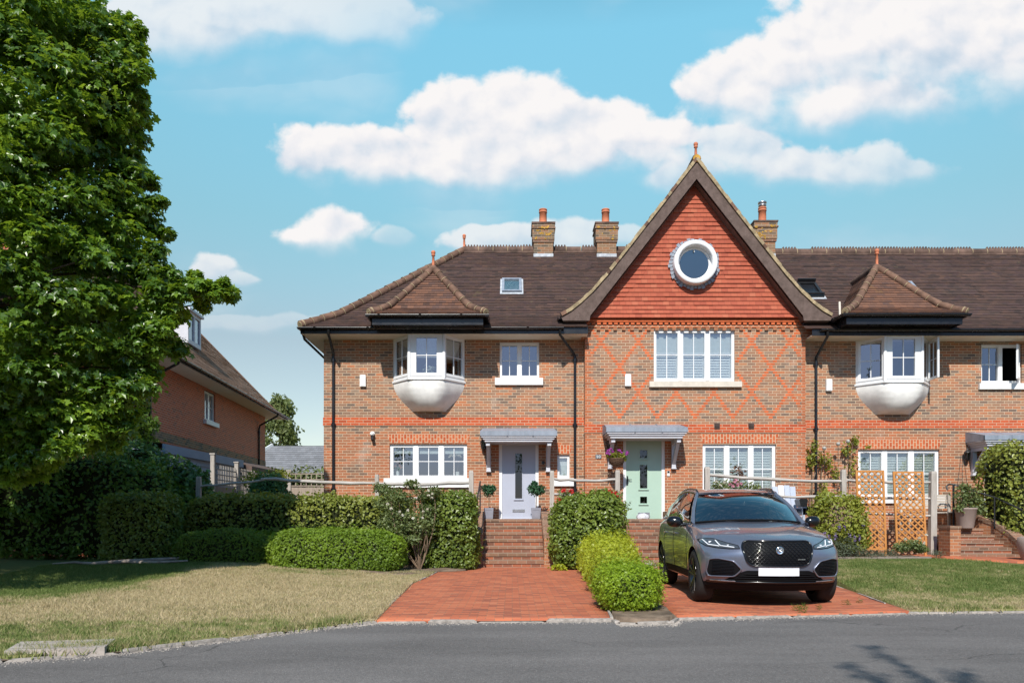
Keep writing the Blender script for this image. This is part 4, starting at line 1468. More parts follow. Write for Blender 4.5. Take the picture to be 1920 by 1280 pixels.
# gable roof with bell-cast feet
prof = [(0, 10.62), (.9, 9.45), (1.75, 8.36), (2.35, 7.60), (2.75, 7.15), (3.05, 6.87), (3.30, 6.67), (3.56, 6.52)]
YB0, YB1 = 19.93, 24.3
b = MB()
for s in (-1, 1):
    def edge(d, s=s):
        for (a, za), (c, zc) in zip(prof[::-1], prof[::-1][1:]):
            da, dc = 3.56 - a, 3.56 - c
            if d <= dc + 1e-6:
                f = (d - da) / (dc - da)
                return ((GCX + s * (a + (c - a) * f), YB0, za + (zc - za) * f), (GCX + s * (a + (c - a) * f), YB1, za + (zc - za) * f))
        return ((GCX, YB0, 10.62), (GCX, YB1, 10.62))
    courses(b, edge, 0, 3.56, .10, .02)
gr = b.build('roof', M['roof'], gab_house)
ve = MB()
rr = random.Random(5)
for s in (-1, 1):
    pp = []
    for (a, za), (c, zc) in zip(prof, prof[1:]):
        k = max(1, int(math.hypot(c - a, zc - za) / .12))
        for i in range(k):
            pp.append((a + (c - a) * i / k, za + (zc - za) * i / k))
    pp.append(prof[-1])
    for i in range(len(pp) - 1):
        (a, za), (c, zc) = pp[i], pp[i + 1]
        dx, dz = c - a, zc - za
        l = math.hypot(dx, dz)
        nx, nz = -dz / l, dx / l
        j = rr.uniform(-.006, .014)
        up = .034 + j
        ve.prism([(GCX + s * (a - nx * .03), za - nz * .055), (GCX + s * (c - nx * .03), zc - nz * .055), (GCX + s * (c + nx * up), zc + nz * up), (GCX + s * (a + nx * up), za + nz * up)],
                 YB0 - .035 - rr.uniform(0, .012), YB0 + .12, rr.choice((0, 0, 0, 0, 0, 0, 1)))
ve.build('verge_tiles', [M['lichen'], M['hiptile']], gr)
bg = MB()
for s in (-1, 1):
    low = [(0, 10.09), (2.90, 6.60)]
    outer = [(x, z - .075) for x, z in prof]
    # boards follow the verge; straight lower edge, level foot
    n = 14
    inner = lambda x: 10.09 - SL * x if x < 2.72 else None
    prev = None
    for i in range(n):
        xa, xb = 2.80 * i / n, 2.80 * (i + 1) / n
        def oz(x):
            for (a, za), (c, zc) in zip(outer, outer[1:]):
                if a <= x <= c: return za + (zc - za) * (x - a) / (c - a)
        bg.prism([(GCX + s * xa, 10.09 - SL * xa), (GCX + s * xb, 10.09 - SL * xb), (GCX + s * xb, oz(xb)), (GCX + s * xa, oz(xa))], YB0, YB0 + .045)
    pts = [(2.80, 10.09 - SL * 2.80)] + [(2.82, 6.36), (3.52, 6.36)] + [(x, z) for x, z in outer[::-1] if x > 2.82] + [(2.80, oz(2.80))]
    bg.prism([(GCX + s * x, z) for x, z in pts], YB0 - .004, YB0 + .045)
bgo = bg.build('barge_board', M['barge'], gab_house)
sf = MB()
for s in (-1, 1):
    a, c = (GCX, 10.05), (GCX + s * 2.85, 10.05 - SL * 2.85)
    sf.poly([(a[0], YB0 + .045, a[1]), (c[0], YB0 + .045, c[1]), (c[0], YG - .02, c[1]), (a[0], YG - .02, a[1])])
    x0, x1 = sorted((GCX + s * 2.90, GCX + s * 3.50))
    sf.box(x0, x1, YB0 + .046, YW + .2, 6.34, 6.37)
    sf.box(*sorted((GCX + s * 3.47, GCX + s * 3.50)), YB0 + .046, YW + .3, 6.37, 6.50)
sf.build('verge_soffit', M['barge'], gab_house)
for s, xw in ((-1, XG0), (1, XG1)):
    kn = MB()
    for k in range(5):
        e = .09 * (k + 1)
        x0, x1 = sorted((xw, xw + s * e))
        kn.box(x0, x1, YG + .002 * k, YW + .05, 5.97 + k * .075, 6.045 + k * .075)
    kn.build('corbelled_kneeler', M['brick_quoin'], gab_house)
g = MB()
for s in (-1, 1):
    gutter_line(g, (GCX + s * 3.60, YB0 + .02, 6.47), (GCX + s * 3.60, 21.0, 6.47), .06)
g.build('gutter', M['black'], gab_house)
finial(gr, (GCX, YB0 + .1, 10.66), .44)
rt = MB(); rt.tube([(GCX, YB0, 10.62), (GCX, YB1, 10.62)], .12, 10); rt.tube([(GCX, YB0 - .03, 10.62), (GCX, YB0 + .25, 10.63)], .10, 10, 1); rt.build('ridge_tiles', [M['ridge'], M['lichen_o']], gr)
b = MB()
b.poly([(1.96, EY + .6, rh(.6) - .03), (8.0, EY + .6, rh(.6) - .03), (8.0, RY, RZ - .03), (1.96, RY, RZ - .03)])
b.poly([(1.96, RY, RZ - .03), (8.0, RY, RZ - .03), (8.0, 28, EZ), (1.96, 28, EZ)])
b.build('rear_roof', M['roof'], gab_house)
rt = MB(); ridge_run(rt, 2.2, 7.6, RY, RZ + .05); rt.build('ridge_tiles', [M['ridge'], M['lichen']], gr)
chimney(gab_house, PX(1435.2, 23.6), 23.9, 9.23, 10.42, .62, cowl=True)

# ------------------------------------------------------------------ right-hand house (a step lower)
DZ = -.05
RG = (PX(1609, YW), PX(1761.5, YW), PZ(932, YW), PZ(842.5, YW))
RU = (PX(1840, YW), PX(1840, YW) + 1.10, PZ(719, YW), PZ(645, YW))
D3 = (12.85, 13.90, .92, PZ(836, YW))
RBX = 10.35
b = MB()
wall_holes(b, XG1, XR, -.06, 6.0, YW, [RG, RU, D3, (RBX - .9, RBX + .9, 4.78, 5.98)], .14)
b.poly([(XR, YW, -.06), (XR, 28, -.06), (XR, 28, 6.0), (XR, YW, 6.0)])
b.build('wall', M['brick'], rgt_house)
band(rgt_house, XG1, XR, 3.60, 3.825, YW)
w_, *_ = window(rgt_house, (RG[0], YW), (RG[1], YW), RG[2], RG[3], 3, fo=.09, fm=.16, blinds=((M['blind_grey'], 0, 1, 1),), label='ground floor window behind the trellis panels')
sill(w_, RG[0] - .12, RG[1] + .12, YW, RG[2] - .16, RG[2] + .004, M['white_paint'])
lintel(rgt_house, PX(1611, YW), PX(1760, YW), PZ(841, YW), PZ(824, YW), YW)
w_, fc, sps = window(rgt_house, (RU[0], YW), (RU[1], YW), RU[2], RU[3], 2, fo=.055, fm=.12, opened=(1,), label='upper casement window with one sash open')
sill(w_, PX(1834, YW), RU[1] + .12, YW, PZ(730, YW), RU[2] + .004, M['white_paint'])
so, gl = sash_leaf(w_, (RU[1] - .05, YW + .0), R(180 + 52), .46, RU[2] + .08, RU[3] - .08, side=-1)
gl.build('pane', M['glass'], w_)
bw = bay(rgt_house, RBX, YW, 4.78, 5.98, hw=1.0, hf=.49, opened=True, blinds=False)
z0_, z1_ = 4.78 + .10, 5.98 - .05
so, gl = sash_leaf(bw, (RBX - .96, YW - .06), R(-22), .62, z0_, z1_)
gl.build('pane', M['glass'], bw)
so, gl = sash_leaf(bw, (RBX + .97, YW - .06), R(-96), .60, z0_, z1_, side=-1)
gl.build('pane', M['glass'], bw)
door(rgt_house, D3[0], D3[1], D3[2], D3[3], YW + .04, M['door_green'], [(13.3, 13.45, 1.6, 2.9)])
canopy(rgt_house, 12.33, 14.40, YW, 3.36)
lantern(rgt_house, PX(1809, YW), PZ(858, YW), YW)
alarm_box(rgt_house, PX(1553, YW), PZ(722, YW), YW)
b = MB()
courses(b, lambda d: ((7.7, EY + d, rh(d) + DZ), (XR + .3, EY + d, rh(d) + DZ)), 0, RUN, .10)
b.poly([(7.7, 27.98, EZ), (XR + .3, 27.98, EZ), (XR + .3, RY, RZ + DZ), (7.7, RY, RZ + DZ)])
roof3 = b.build('roof', M['roof'], rgt_house)
rt = MB(); ridge_run(rt, 7.6, XR + .3, RY, RZ + .03 + DZ); rt.build('ridge_tiles', [M['ridge'], M['lichen']], roof3)
bay_roof(rgt_house, 10.05, 1.575, 19.3, 6.40, 20.88, 8.06)
ya, yb = roof_y(556), roof_y(531)
roof_window(roof3, PX(1508, ya), PX(1545, ya), ya, yb, opened=1, dz=DZ, label='open roof skylight beside the gable')
ya, yb = roof_y(552), roof_y(529)
roof_window(roof3, PX(1690, ya), PX(1728, ya), ya, yb, dz=DZ, label='skylight half hidden behind the bay roof')
b = MB()
b.box(7.9, XR + .3, EY + .055, EY + .085, 5.97, EZ + DZ)
b.build('fascia', M['black'], rgt_house)
b = MB(); b.box(7.9, XR + .3, EY + .085, YW, 5.968, 5.99); b.build('soffit', M['soffit'], rgt_house)
b = MB(); gutter_line(b, (8.1, EY - .01, EZ - .02 + DZ), (XR + .3, EY - .01, EZ - .02 + DZ), .062); b.build('gutter', M['black'], rgt_house)
downpipe(rgt_house, (PX(1552, EY), EY, EZ - .08), PX(1530, YW - .05), YW - .055, 5.50, .9)
b = MB()
b.tube([(8.53, EY + .2, 6.42), (8.72, EY + .25, 6.5), (8.78, 20.3, 6.95)], [.03, .03, .03], 8)
b.build('drain_spur', M['stone'], roof3)
# ------------------------------------------------------------------ GROUND
def sstep(a, b, x):
    t = np.clip((np.asarray(x, dtype=float) - a) / (b - a), 0, 1)
    return t * t * (3 - 2 * t)


def gz(x, y):
    """lawn height: level with the drives at the road, rising gently to the beds"""
    x, y = np.asarray(x, dtype=float), np.asarray(y, dtype=float)
    left = (x < 1)
    rise = np.where(left, .20 * sstep(12.0, 16.2, y) * sstep(-2.0, -6.0, x), .22 * sstep(10.5, 18, y))
    bump_ = .012 * np.sin(x * 1.7 + .4) * np.sin(y * 1.3)
    return .015 + rise + bump_


def inpoly(P, x, y):
    x, y = np.asarray(x), np.asarray(y)
    r = np.zeros(x.shape, bool)
    n = len(P)
    for i in range(n):
        (x0, y0), (x1, y1) = P[i], P[(i + 1) % n]
        c = ((y0 > y) != (y1 > y)) & (x < (x1 - x0) * (y - y0) / (y1 - y0 + 1e-12) + x0)
        r ^= c
    return r


def clip_grid(name, P, mat, hz, step=.25, kind='structure', skirt=.08):
    """polygon filled with a fine triangulated sheet that follows hz"""
    bm = bmesh.new()
    vs = [bm.verts.new((x, y, 0)) for x, y in P]
    bm.faces.new(vs)
    x0, x1 = min(p[0] for p in P), max(p[0] for p in P)
    y0, y1 = min(p[1] for p in P), max(p[1] for p in P)
    x = x0 + step
    while x < x1:
        bmesh.ops.bisect_plane(bm, geom=bm.verts[:] + bm.edges[:] + bm.faces[:], plane_co=(x, 0, 0), plane_no=(1, 0, 0)); x += step
    y = y0 + step
    while y < y1:
        bmesh.ops.bisect_plane(bm, geom=bm.verts[:] + bm.edges[:] + bm.faces[:], plane_co=(0, y, 0), plane_no=(0, 1, 0)); y += step
    for v in bm.verts:
        v.co.z = float(hz(v.co.x, v.co.y))
    for f in bm.faces: f.smooth = True
    be = [e for e in bm.edges if e.is_boundary]
    ext = bmesh.ops.extrude_edge_only(bm, edges=be)
    for v in ext['geom']:
        if isinstance(v, bmesh.types.BMVert): v.co.z = -.10
    me = bpy.data.meshes.new(name)
    bm.normal_update()
    bm.to_mesh(me); bm.free()
    me.materials.append(mat)
    o = link(name, me)
    o['kind'] = kind
    return o


b = MB(); b.poly([(-900, -900, -.09), (900, -900, -.09), (900, 900, -.09), (-900, 900, -.09)]); o = b.build('ground', M['ground']); o['kind'] = 'structure'
KERB = [(-40, 2.6), (-16, 4.7), (-9, 5.55), (-4.27, 6.32), (-3.5, 6.72), (-2.8, 7.45), (-1.95, 8.35), (-1.55, 8.68), (-.4, 8.72), (1.18, 8.80), (1.22, 8.62), (1.42, 8.58), (1.82, 8.62), (1.95, 8.92), (3.4, 9.2), (4.98, 9.52), (8, 9.72), (16, 10.0), (40, 10.4)]
b = MB(); b.poly([(x, y, -.03) for x, y in [(-60, -9), (60, -9)] + [(60, 10.7)] + KERB[::-1] + [(-60, 1.0)]])
o = b.build('road', M['asphalt']); o['kind'] = 'structure'
# verge across the road, behind the viewer
b = MB(); b.poly([(-60, -60, -.02), (60, -60, -.02), (60, -9.0, -.02), (-60, -9.0, -.02)]); o = b.build('far_verge', M['lawn']); o['kind'] = 'structure'
DR1 = [(-1.57, 8.70), (-.4, 8.76), (1.16, 8.84), (1.35, 11.5), (1.62, 17.2), (1.62, 18.1), (-.9, 18.1), (-1.0, 16.9), (-1.64, 16.5), (-1.80, 13.5)]
DR2 = [(1.98, 8.98), (3.4, 9.24), (5.00, 9.54), (5.50, 12.5), (5.82, 14.2), (5.85, 17.4), (3.6, 18.2), (2.6, 18.2), (2.45, 14), (2.1, 11)]
for P in (DR1, DR2):
    o = clip_grid('driveway', P, M['paving'], lambda x, y: .004 + .006 * math.sin(x * 2.1 + y) * math.sin(y * 1.4), .4)
DR3 = [(9.55, 18.2), (10.3, 16.9), (11.3, 15.6), (27, 15.3), (27, 18.6), (9.55, 18.6)]
clip_grid('driveway', DR3, M['paving'], lambda x, y: .035 + float(gz(x, y)), .4)
LAWN1 = [(-40, 2.7), (-16, 4.8), (-9, 5.65), (-4.27, 6.42), (-3.5, 6.82), (-2.8, 7.55), (-1.95, 8.45), (-1.56, 8.74), (-1.775, 13.5), (-1.63, 16.25), (-2.1, 16.6), (-3, 17.2), (-5.0, 17.4), (-7.5, 17.6), (-9, 19), (-40, 19)]
LAWN2 = [(5.02, 9.58), (8, 9.80), (16, 10.1), (40, 10.5), (40, 15.6), (11.2, 15.9), (9.6, 17.6), (9.5, 17.9), (5.85, 17.9), (5.85, 14.1), (5.5, 12.4)]
clip_grid('lawn', LAWN1, M['lawn'], gz, .3)
clip_grid('lawn', LAWN2, M['lawn'], gz, .3)
BED1 = [(-9, 16.8), (-6, 16.5), (-2.2, 15.2), (-1.72, 15.9), (-1.60, 16.5), (-1.05, 16.9), (-.92, 18.8), (-9, 18.8)]
clip_grid('planting_bed', BED1, M['soil'], lambda x, y: .03 + float(gz(x, y)) + .02 * math.sin(x * 7) * math.sin(y * 6), .25)
BED2 = [(1.20, 8.86), (1.24, 8.68), (1.42, 8.64), (1.78, 8.68), (1.92, 8.95), (2.06, 11), (2.42, 14), (2.72, 17), (2.6, 18.8), (1.66, 18.8), (1.66, 17.2), (1.40, 11.5)]
clip_grid('planting_bed', BED2, M['soil'], lambda x, y: .03 + .015 * math.sin(x * 9) * math.sin(y * 7), .25)
BED3 = [(5.75, 17.25), (9.6, 17.35), (9.6, 18.8), (5.75, 18.8)]
clip_grid('planting_bed', BED3, M['soil'], lambda x, y: .27 + .02 * math.sin(x * 8) * math.sin(y * 7), .25)


# granite kerb and edging stones, each a little out of line
def setts(P, wdt, ln, zt, mb, rr):
    acc = 0
    for (x0, y0), (x1, y1) in zip(P, P[1:]):
        d = math.hypot(x1 - x0, y1 - y0)
        n = max(1, int(d / ln))
        tx, ty = (x1 - x0) / d, (y1 - y0) / d
        for i in range(n):
            a, e = d * i / n + .006, d * (i + 1) / n - .006
            o = rr.uniform(-.015, .015)
            h = zt + rr.uniform(-.012, .012)
            w0 = wdt * rr.uniform(.85, 1.12)
            A = (x0 + tx * a - ty * (o - w0 / 2), y0 + ty * a + tx * (o - w0 / 2))
            cs = []
            for (u, v_) in ((0, 0), (e - a, 0), (e - a, 1), (0, 1)):
                cs.append((A[0] + tx * u - ty * v_ * w0 + rr.uniform(-.01, .01), A[1] + ty * u + tx * v_ * w0 + rr.uniform(-.01, .01)))
            top = [(x + (sum(c[0] for c in cs) / 4 - x) * .10, y + (sum(c[1] for c in cs) / 4 - y) * .10, h + rr.uniform(-.004, .004)) for x, y in cs]
            low = [(x, y, h - .018) for x, y in cs]
            bot = [(x, y, -.10) for x, y in cs]
            mb.poly(top)
            for k in range(4):
                mb.poly([low[k], low[(k + 1) % 4], top[(k + 1) % 4], top[k]])
                mb.poly([bot[k], bot[(k + 1) % 4], low[(k + 1) % 4], low[k]])


b = MB(); b.poly([(x, y + .02, -.014) for x, y in KERB] + [(40, 20, -.014), (-40, 20, -.014)]); o = b.build('soil', M['soil']); o['kind'] = 'structure'
rr = random.Random(11)
kb = MB()
setts([(x, y + .03) for x, y in KERB], .065, .55, -.004, kb, rr)
o = kb.build('kerb', M['granite']); o['kind'] = 'structure'
kb = MB()
setts([(-1.58, 8.78), (-1.79, 13.5), (-1.62, 16.3)], .032, .6, .012, kb, rr)
setts([(1.18, 8.85), (1.38, 11.5), (1.64, 17.2)], .032, .6, .012, kb, rr)
setts([(4.98, 9.58), (5.48, 12.5), (5.79, 14.2)], .032, .6, .012, kb, rr)
o = kb.build('edging', M['granite']); o['kind'] = 'structure'
# terraces at house level behind the retaining walls
TER = []
for (x0, x1, z, y0) in ((-9.5, -.95, .98, 18.85), (.98, 2.55, .98, 18.85), (4.0, 9.55, .88, 18.85), (9.55, 11.3, .86, 19.0), (13.6, 27, .86, 18.4)):
    b = MB(); b.box(x0, x1, y0, 20.7, -.08, z); o = b.build('terrace', M['soil']); o['kind'] = 'structure'

def noise3(P, f, seed):
    r = np.random.default_rng(seed)
    o = np.zeros(len(P))
    for k in range(5):
        d = r.normal(size=3); d /= np.linalg.norm(d)
        o += np.sin(P @ d * f * (1 + .55 * k) + r.uniform(0, 6.28)) / (1 + .5 * k)
    return o / 2.2


# grass blades
def grass(name, P, n, seed, hmin=.02, hmax=.06):
    r = np.random.default_rng(seed)
    x0, x1 = max(-9.5, min(p[0] for p in P)), min(10.5, max(p[0] for p in P))
    y0, y1 = min(p[1] for p in P), max(p[1] for p in P)
    X, Y = r.uniform(x0, x1, n * 2), r.uniform(y0, y1, n * 2)
    keep = inpoly(P, X, Y) & (np.abs(X / Y) < .75)
    X, Y = X[keep][:n], Y[keep][:n]
    m = len(X)
    Z = gz(X, Y)
    t = r.uniform(0, 2 * math.pi, m)
    h = r.uniform(hmin, hmax, m)
    # tufts and longer edges
    q_ = np.c_[X, Y, np.zeros(m)]
    h *= .75 + .45 * (noise3(q_, 2.1, seed) + .5 * noise3(q_, 7.0, seed + 5) > .3)
    wd = r.uniform(.003, .007, m)
    lx, ly = r.normal(0, .6, m) * h, r.normal(0, .6, m) * h
    V = np.empty((m, 3, 3))
    V[:, 0] = np.c_[X - np.cos(t) * wd, Y - np.sin(t) * wd, Z - .004]
    V[:, 1] = np.c_[X + np.cos(t) * wd, Y + np.sin(t) * wd, Z - .004]
    V[:, 2] = np.c_[X + lx, Y + ly, Z + h]
    o = link(name, fast_mesh(name, V.reshape(-1, 3), np.arange(m * 3).reshape(-1, 3), [M['blade']]))
    o['kind'] = 'stuff'
    o['label'] = 'short grass growing on the lawn'
    o['category'] = 'grass'


grass('lawn_grass', LAWN1, 230000, 1)
grass('lawn_grass', LAWN2, 110000, 2)
# long fringe at the kerb and along the edgings
def fringe(line, n, seed, spread=.06):
    r = np.random.default_rng(seed)
    seg = r.integers(0, len(line) - 1, n)
    f = r.uniform(0, 1, n)
    A = np.array(line)
    p = A[seg] * (1 - f)[:, None] + A[seg + 1] * f[:, None] + r.normal(0, spread, (n, 2))
    keep = np.sin(p[:, 0] * 3.1 + p[:, 1]) + r.normal(0, .5, n) > -.2
    p = p[keep]
    return p


def tufts(name, p, seed, h=(.03, .09)):
    r = np.random.default_rng(seed)
    m = len(p)
    X, Y = p[:, 0], p[:, 1]
    Z = np.maximum(gz(X, Y) - .02, -.02)
    t = r.uniform(0, 6.283, m); hh = r.uniform(*h, m); wd = r.uniform(.004, .008, m)
    V = np.empty((m, 3, 3))
    V[:, 0] = np.c_[X - np.cos(t) * wd, Y - np.sin(t) * wd, Z - .01]
    V[:, 1] = np.c_[X + np.cos(t) * wd, Y + np.sin(t) * wd, Z - .01]
    V[:, 2] = np.c_[X + r.normal(0, .5, m) * hh, Y + r.normal(0, .5, m) * hh, Z + hh]
    o = link(name, fast_mesh(name, V.reshape(-1, 3), np.arange(m * 3).reshape(-1, 3), [M['blade']]))
    return o


o = tufts('verge_grass', np.concatenate([fringe([(-5, 6.42), (-4.27, 6.50), (-3.5, 6.90), (-2.8, 7.63), (-1.95, 8.52), (-1.66, 8.85)], 7000, 3, .07), fringe([(5.1, 9.66), (8, 9.84), (11, 9.95)], 4500, 4, .07),
                                       fringe([(-1.68, 8.9), (-1.88, 13.5), (-1.75, 16)], 900, 5), fringe([(-9, 17.0), (-6, 16.7), (-5, 16.6)], 2500, 6, .2)]), 8)
tag(o, 'longer grass fringing the kerb stones', 'grass', kind='stuff')

# grit washed into the gutter along the kerb
def grit(n, seed):
    r = np.random.default_rng(seed)
    A = np.array(KERB[3:-2])
    seg = r.integers(0, len(A) - 1, n); f = r.uniform(0, 1, n)
    p = A[seg] * (1 - f)[:, None] + A[seg + 1] * f[:, None]
    p[:, 1] -= np.abs(r.normal(0, .09, n)) + .005
    s = r.uniform(.003, .010, n)
    q = np.array([(0, 0, 1), (.9, 0, 0), (-.45, .8, 0), (-.45, -.8, 0)])
    a = r.uniform(0, 6.28, n)
    ca, sa = np.cos(a), np.sin(a)
    V = np.empty((n, 4, 3))
    for k in range(4):
        V[:, k, 0] = p[:, 0] + s * (q[k, 0] * ca - q[k, 1] * sa)
        V[:, k, 1] = p[:, 1] + s * (q[k, 0] * sa + q[k, 1] * ca)
        V[:, k, 2] = -.029 + s * q[k, 2] * .9
    Fc = np.array([(0, 1, 2), (0, 2, 3), (0, 3, 1)])
    F_ = (Fc[None] + (np.arange(n) * 4)[:, None, None]).reshape(-1, 3)
    o = link('gutter_grit', fast_mesh('gutter_grit', V.reshape(-1, 3), F_, [M['granite']]))
    tag(o, 'loose grit and small stones along the kerb', 'grit', kind='stuff')


grit(5000, 12)
# ------------------------------------------------------------------ PLANTS
def leaf_tpl(kind):
    if kind == 'oval':
        V = [(0, 0, 0), (.30, .28, .07), (.26, .68, .06), (0, 1, -.04), (-.26, .68, .06), (-.30, .28, .07)]
        Fc = [(0, 1, 2, 3), (0, 3, 4, 5)]
    elif kind == 'quad':
        V = [(0, 0, 0), (.34, .45, .09), (0, 1, -.03), (-.34, .45, .09)]
        Fc = [(0, 1, 2, 3)]
    elif kind == 'maple':
        V = [(0, .28, 0)]
        tips = [(-112, .50), (-55, .66), (0, .78), (55, .66), (112, .50)]
        notch = [(-150, .26), (-84, .36), (-28, .44), (28, .44), (84, .36), (150, .26)]
        for a, r in tips: V.append((r * math.sin(R(a)), .28 + r * math.cos(R(a)), -.10 * r))
        for a, r in notch: V.append((r * math.sin(R(a)), .28 + r * math.cos(R(a)), .03))
        Fc = [(0, 6 + i, 1 + i, 7 + i) for i in range(5)]
    elif kind == 'sprig':
        V, Fc = [], []
        for a, l, w_ in ((0, 1, .09), (42, .62, .075), (-42, .62, .075), (20, .8, .06)):
            k = len(V)
            s_, c_ = math.sin(R(a)), math.cos(R(a))
            o = (0, .15 if a else 0)
            for (u, v_) in ((0, 0), (w_, .5 * l), (0, l), (-w_, .5 * l)):
                V.append((o[0] + u * c_ + v_ * s_, o[1] - u * s_ + v_ * c_, .05 * abs(u)))
            Fc.append((k, k + 1, k + 2, k + 3))
    elif kind == 'needle':
        V = [(-.06, 0, 0), (.06, 0, 0), (.04, .8, .0), (0, 1, 0)]
        Fc = [(0, 1, 2, 3)]
    return np.array(V, float), np.array(Fc)


def leaf_geo(P, N, size, kind, r, droop=0.0):
    """leaves at P facing roughly along N"""
    V, Fc = leaf_tpl(kind)
    n = len(P)
    N = N / (np.linalg.norm(N, axis=1, keepdims=True) + 1e-9)
    rd = r.normal(size=(n, 3))
    t = np.cross(N, rd)
    t /= np.linalg.norm(t, axis=1, keepdims=True) + 1e-9
    b = np.cross(N, t)
    if droop:
        b = b - np.array([0, 0, droop])
        b /= np.linalg.norm(b, axis=1, keepdims=True)
        t = np.cross(b, N); t /= np.linalg.norm(t, axis=1, keepdims=True) + 1e-9
        N = np.cross(t, b)
    s = np.broadcast_to(np.asarray(size, float), (n,))[:, None, None]
    out = P[:, None, :] + s * (V[None, :, 0:1] * t[:, None] + V[None, :, 1:2] * b[:, None] + V[None, :, 2:3] * N[:, None])
    F_ = (Fc[None] + (np.arange(n) * len(V))[:, None, None]).reshape(-1, Fc.shape[1])
    return out.reshape(-1, 3), F_


def shell(n, c, h, p, r, seed, bump_=.07, freq=3.0, depth=.10):
    """points just under the skin of a rounded box with a wavy surface; returns P, N"""
    face = r.uniform(0, 1, n)
    A = np.array([h[1] * h[2], h[0] * h[2], h[0] * h[1]])
    pr = A / A.sum()
    ax = r.choice(3, n, p=pr)
    q = r.uniform(-1, 1, (n, 3))
    sg = np.where(r.random(n) < .5, -1, 1)
    q[np.arange(n), ax] = sg
    ln = (np.abs(q) ** p).sum(1) ** (1 / p)
    q /= ln[:, None]
    N = np.sign(q) * np.abs(q) ** (p - 1) / np.array(h)
    N /= np.linalg.norm(N, axis=1, keepdims=True)
    P = q * np.array(h)
    m = bump_ * noise3(P, freq, seed) + .45 * bump_ * noise3(P, freq * 3.1, seed + 1)
    P = P + N * m[:, None] - N * (r.random(n) ** 1.8 * depth)[:, None]
    return P + np.array(c), N


def core_geo(c, h, p, k, seed, bump_, freq, depth):
    n = 9
    Vs, Fs = [], []
    for ax in range(3):
        for sg in (-1, 1):
            o = len(Vs)
            for i in range(n + 1):
                for j in range(n + 1):
                    q = np.zeros(3)
                    q[ax] = sg; q[(ax + 1) % 3] = -1 + 2 * i / n; q[(ax + 2) % 3] = -1 + 2 * j / n
                    q /= (np.abs(q) ** p).sum() ** (1 / p)
                    Vs.append(q)
            for i in range(n):
                for j in range(n):
                    a = o + i * (n + 1) + j
                    Fs.append((a, a + 1, a + n + 2, a + n + 1))
    q = np.array(Vs)
    hh = np.maximum(np.array(h) - depth, .02)
    P = q * hh
    N = P / (np.linalg.norm(P, axis=1, keepdims=True) + 1e-9)
    P = P + N * (bump_ * noise3(q * np.array(h), freq, seed))[:, None] * .8
    return P + np.array(c), np.array(Fs)


def hedge(name, label, cat, boxes, n, size, kind, mat, seed, p=5, bump_=.07, freq=3.0, depth=.12, up=.35, jit=.75, zmin=None, group=None, strays=.03, droop=0.0, parent=None, coremat=None):
    """boxes: list of (centre, half extents)"""
    r = np.random.default_rng(seed)
    vol = np.array([b[1][0] * b[1][1] + b[1][0] * b[1][2] + b[1][1] * b[1][2] for b in boxes])
    ns = (n * vol / vol.sum()).astype(int)
    VV, FF, CV, CF = [], [], [], []
    off = 0
    cf_off = 0
    for (c, h), m in zip(boxes, ns):
        P, N = shell(m, c, h, p, r, seed, bump_, freq, depth)
        # loose shoots
        k = r.random(m) < strays
        P[k] += N[k] * r.uniform(.02, .10, k.sum())[:, None] + np.array([0, 0, 1.]) * r.uniform(0, .06, k.sum())[:, None]
        keep = np.ones(m, bool)
        if zmin is not None: keep &= P[:, 2] > zmin
        for (c2, h2) in boxes:
            if c2 is not c:
                inside = ((np.abs((P - np.array(c2)) / np.maximum(np.array(h2) - depth, .02))) ** p).sum(1) < .9
                keep &= ~inside
        P, N = P[keep], N[keep]
        D = N + np.array([0, 0, up]) + r.normal(0, jit, P.shape)
        V, F_ = leaf_geo(P, D, r.uniform(size * .7, size * 1.3, len(P)), kind, r, droop)
        VV.append(V); FF.append(F_ + off); off += len(V)
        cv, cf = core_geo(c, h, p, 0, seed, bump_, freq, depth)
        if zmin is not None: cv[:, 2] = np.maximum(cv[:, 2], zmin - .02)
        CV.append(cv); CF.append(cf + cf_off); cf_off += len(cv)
    V = np.concatenate(VV + CV)
    F1 = np.concatenate(FF)
    F2 = np.concatenate(CF) + off
    if F1.shape[1] != F2.shape[1]:
        faces = [F1, F2]
    else:
        faces = np.concatenate([F1, F2])
    org = np.array(ORG[parent]) if parent is not None else np.array([boxes[0][0][0], boxes[0][0][1], 0.0])
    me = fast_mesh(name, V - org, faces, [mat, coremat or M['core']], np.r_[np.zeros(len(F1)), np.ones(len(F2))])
    o = link(name, me, parent, tuple(org) if parent is None else None)
    if parent is None:
        tag(o, label, cat, group)
    return o


def cloud(name, clumps, per, size, kind, mat, seed, parent=None, org=None, up=.5, jit=.7, droop=0.0, flat=.6):
    """clumps: (x,y,z,r[,rz]) balls of leaves, denser to their skins"""
    r = np.random.default_rng(seed)
    PP, NN = [], []
    for cl in clumps:
        x, y, z, rad = cl[:4]
        rz = cl[4] if len(cl) > 4 else rad * flat
        m = int(per * (cl[5] if len(cl) > 5 else 1))
        d = r.normal(size=(m, 3)); d /= np.linalg.norm(d, axis=1, keepdims=True)
        rr_ = r.random(m) ** .45
        q = d * rr_[:, None] * np.array([rad, rad, rz])
        q *= (1 + .28 * noise3(d, 3.2, int(seed + x * 31 + z * 17) % 9999))[:, None]
        PP.append(q + np.array([x, y, z])); NN.append(d)
    P, N = np.concatenate(PP), np.concatenate(NN)
    D = N * .6 + np.array([0, 0, up]) + r.normal(0, jit, P.shape)
    V, F_ = leaf_geo(P, D, r.uniform(size * .65, size * 1.3, len(P)), kind, r, droop)
    o_ = np.array(ORG[parent]) if parent is not None else np.array(org or (0, 0, 0))
    return link(name, fast_mesh(name, V - o_, F_, [mat]), parent, None if parent is not None else tuple(o_))


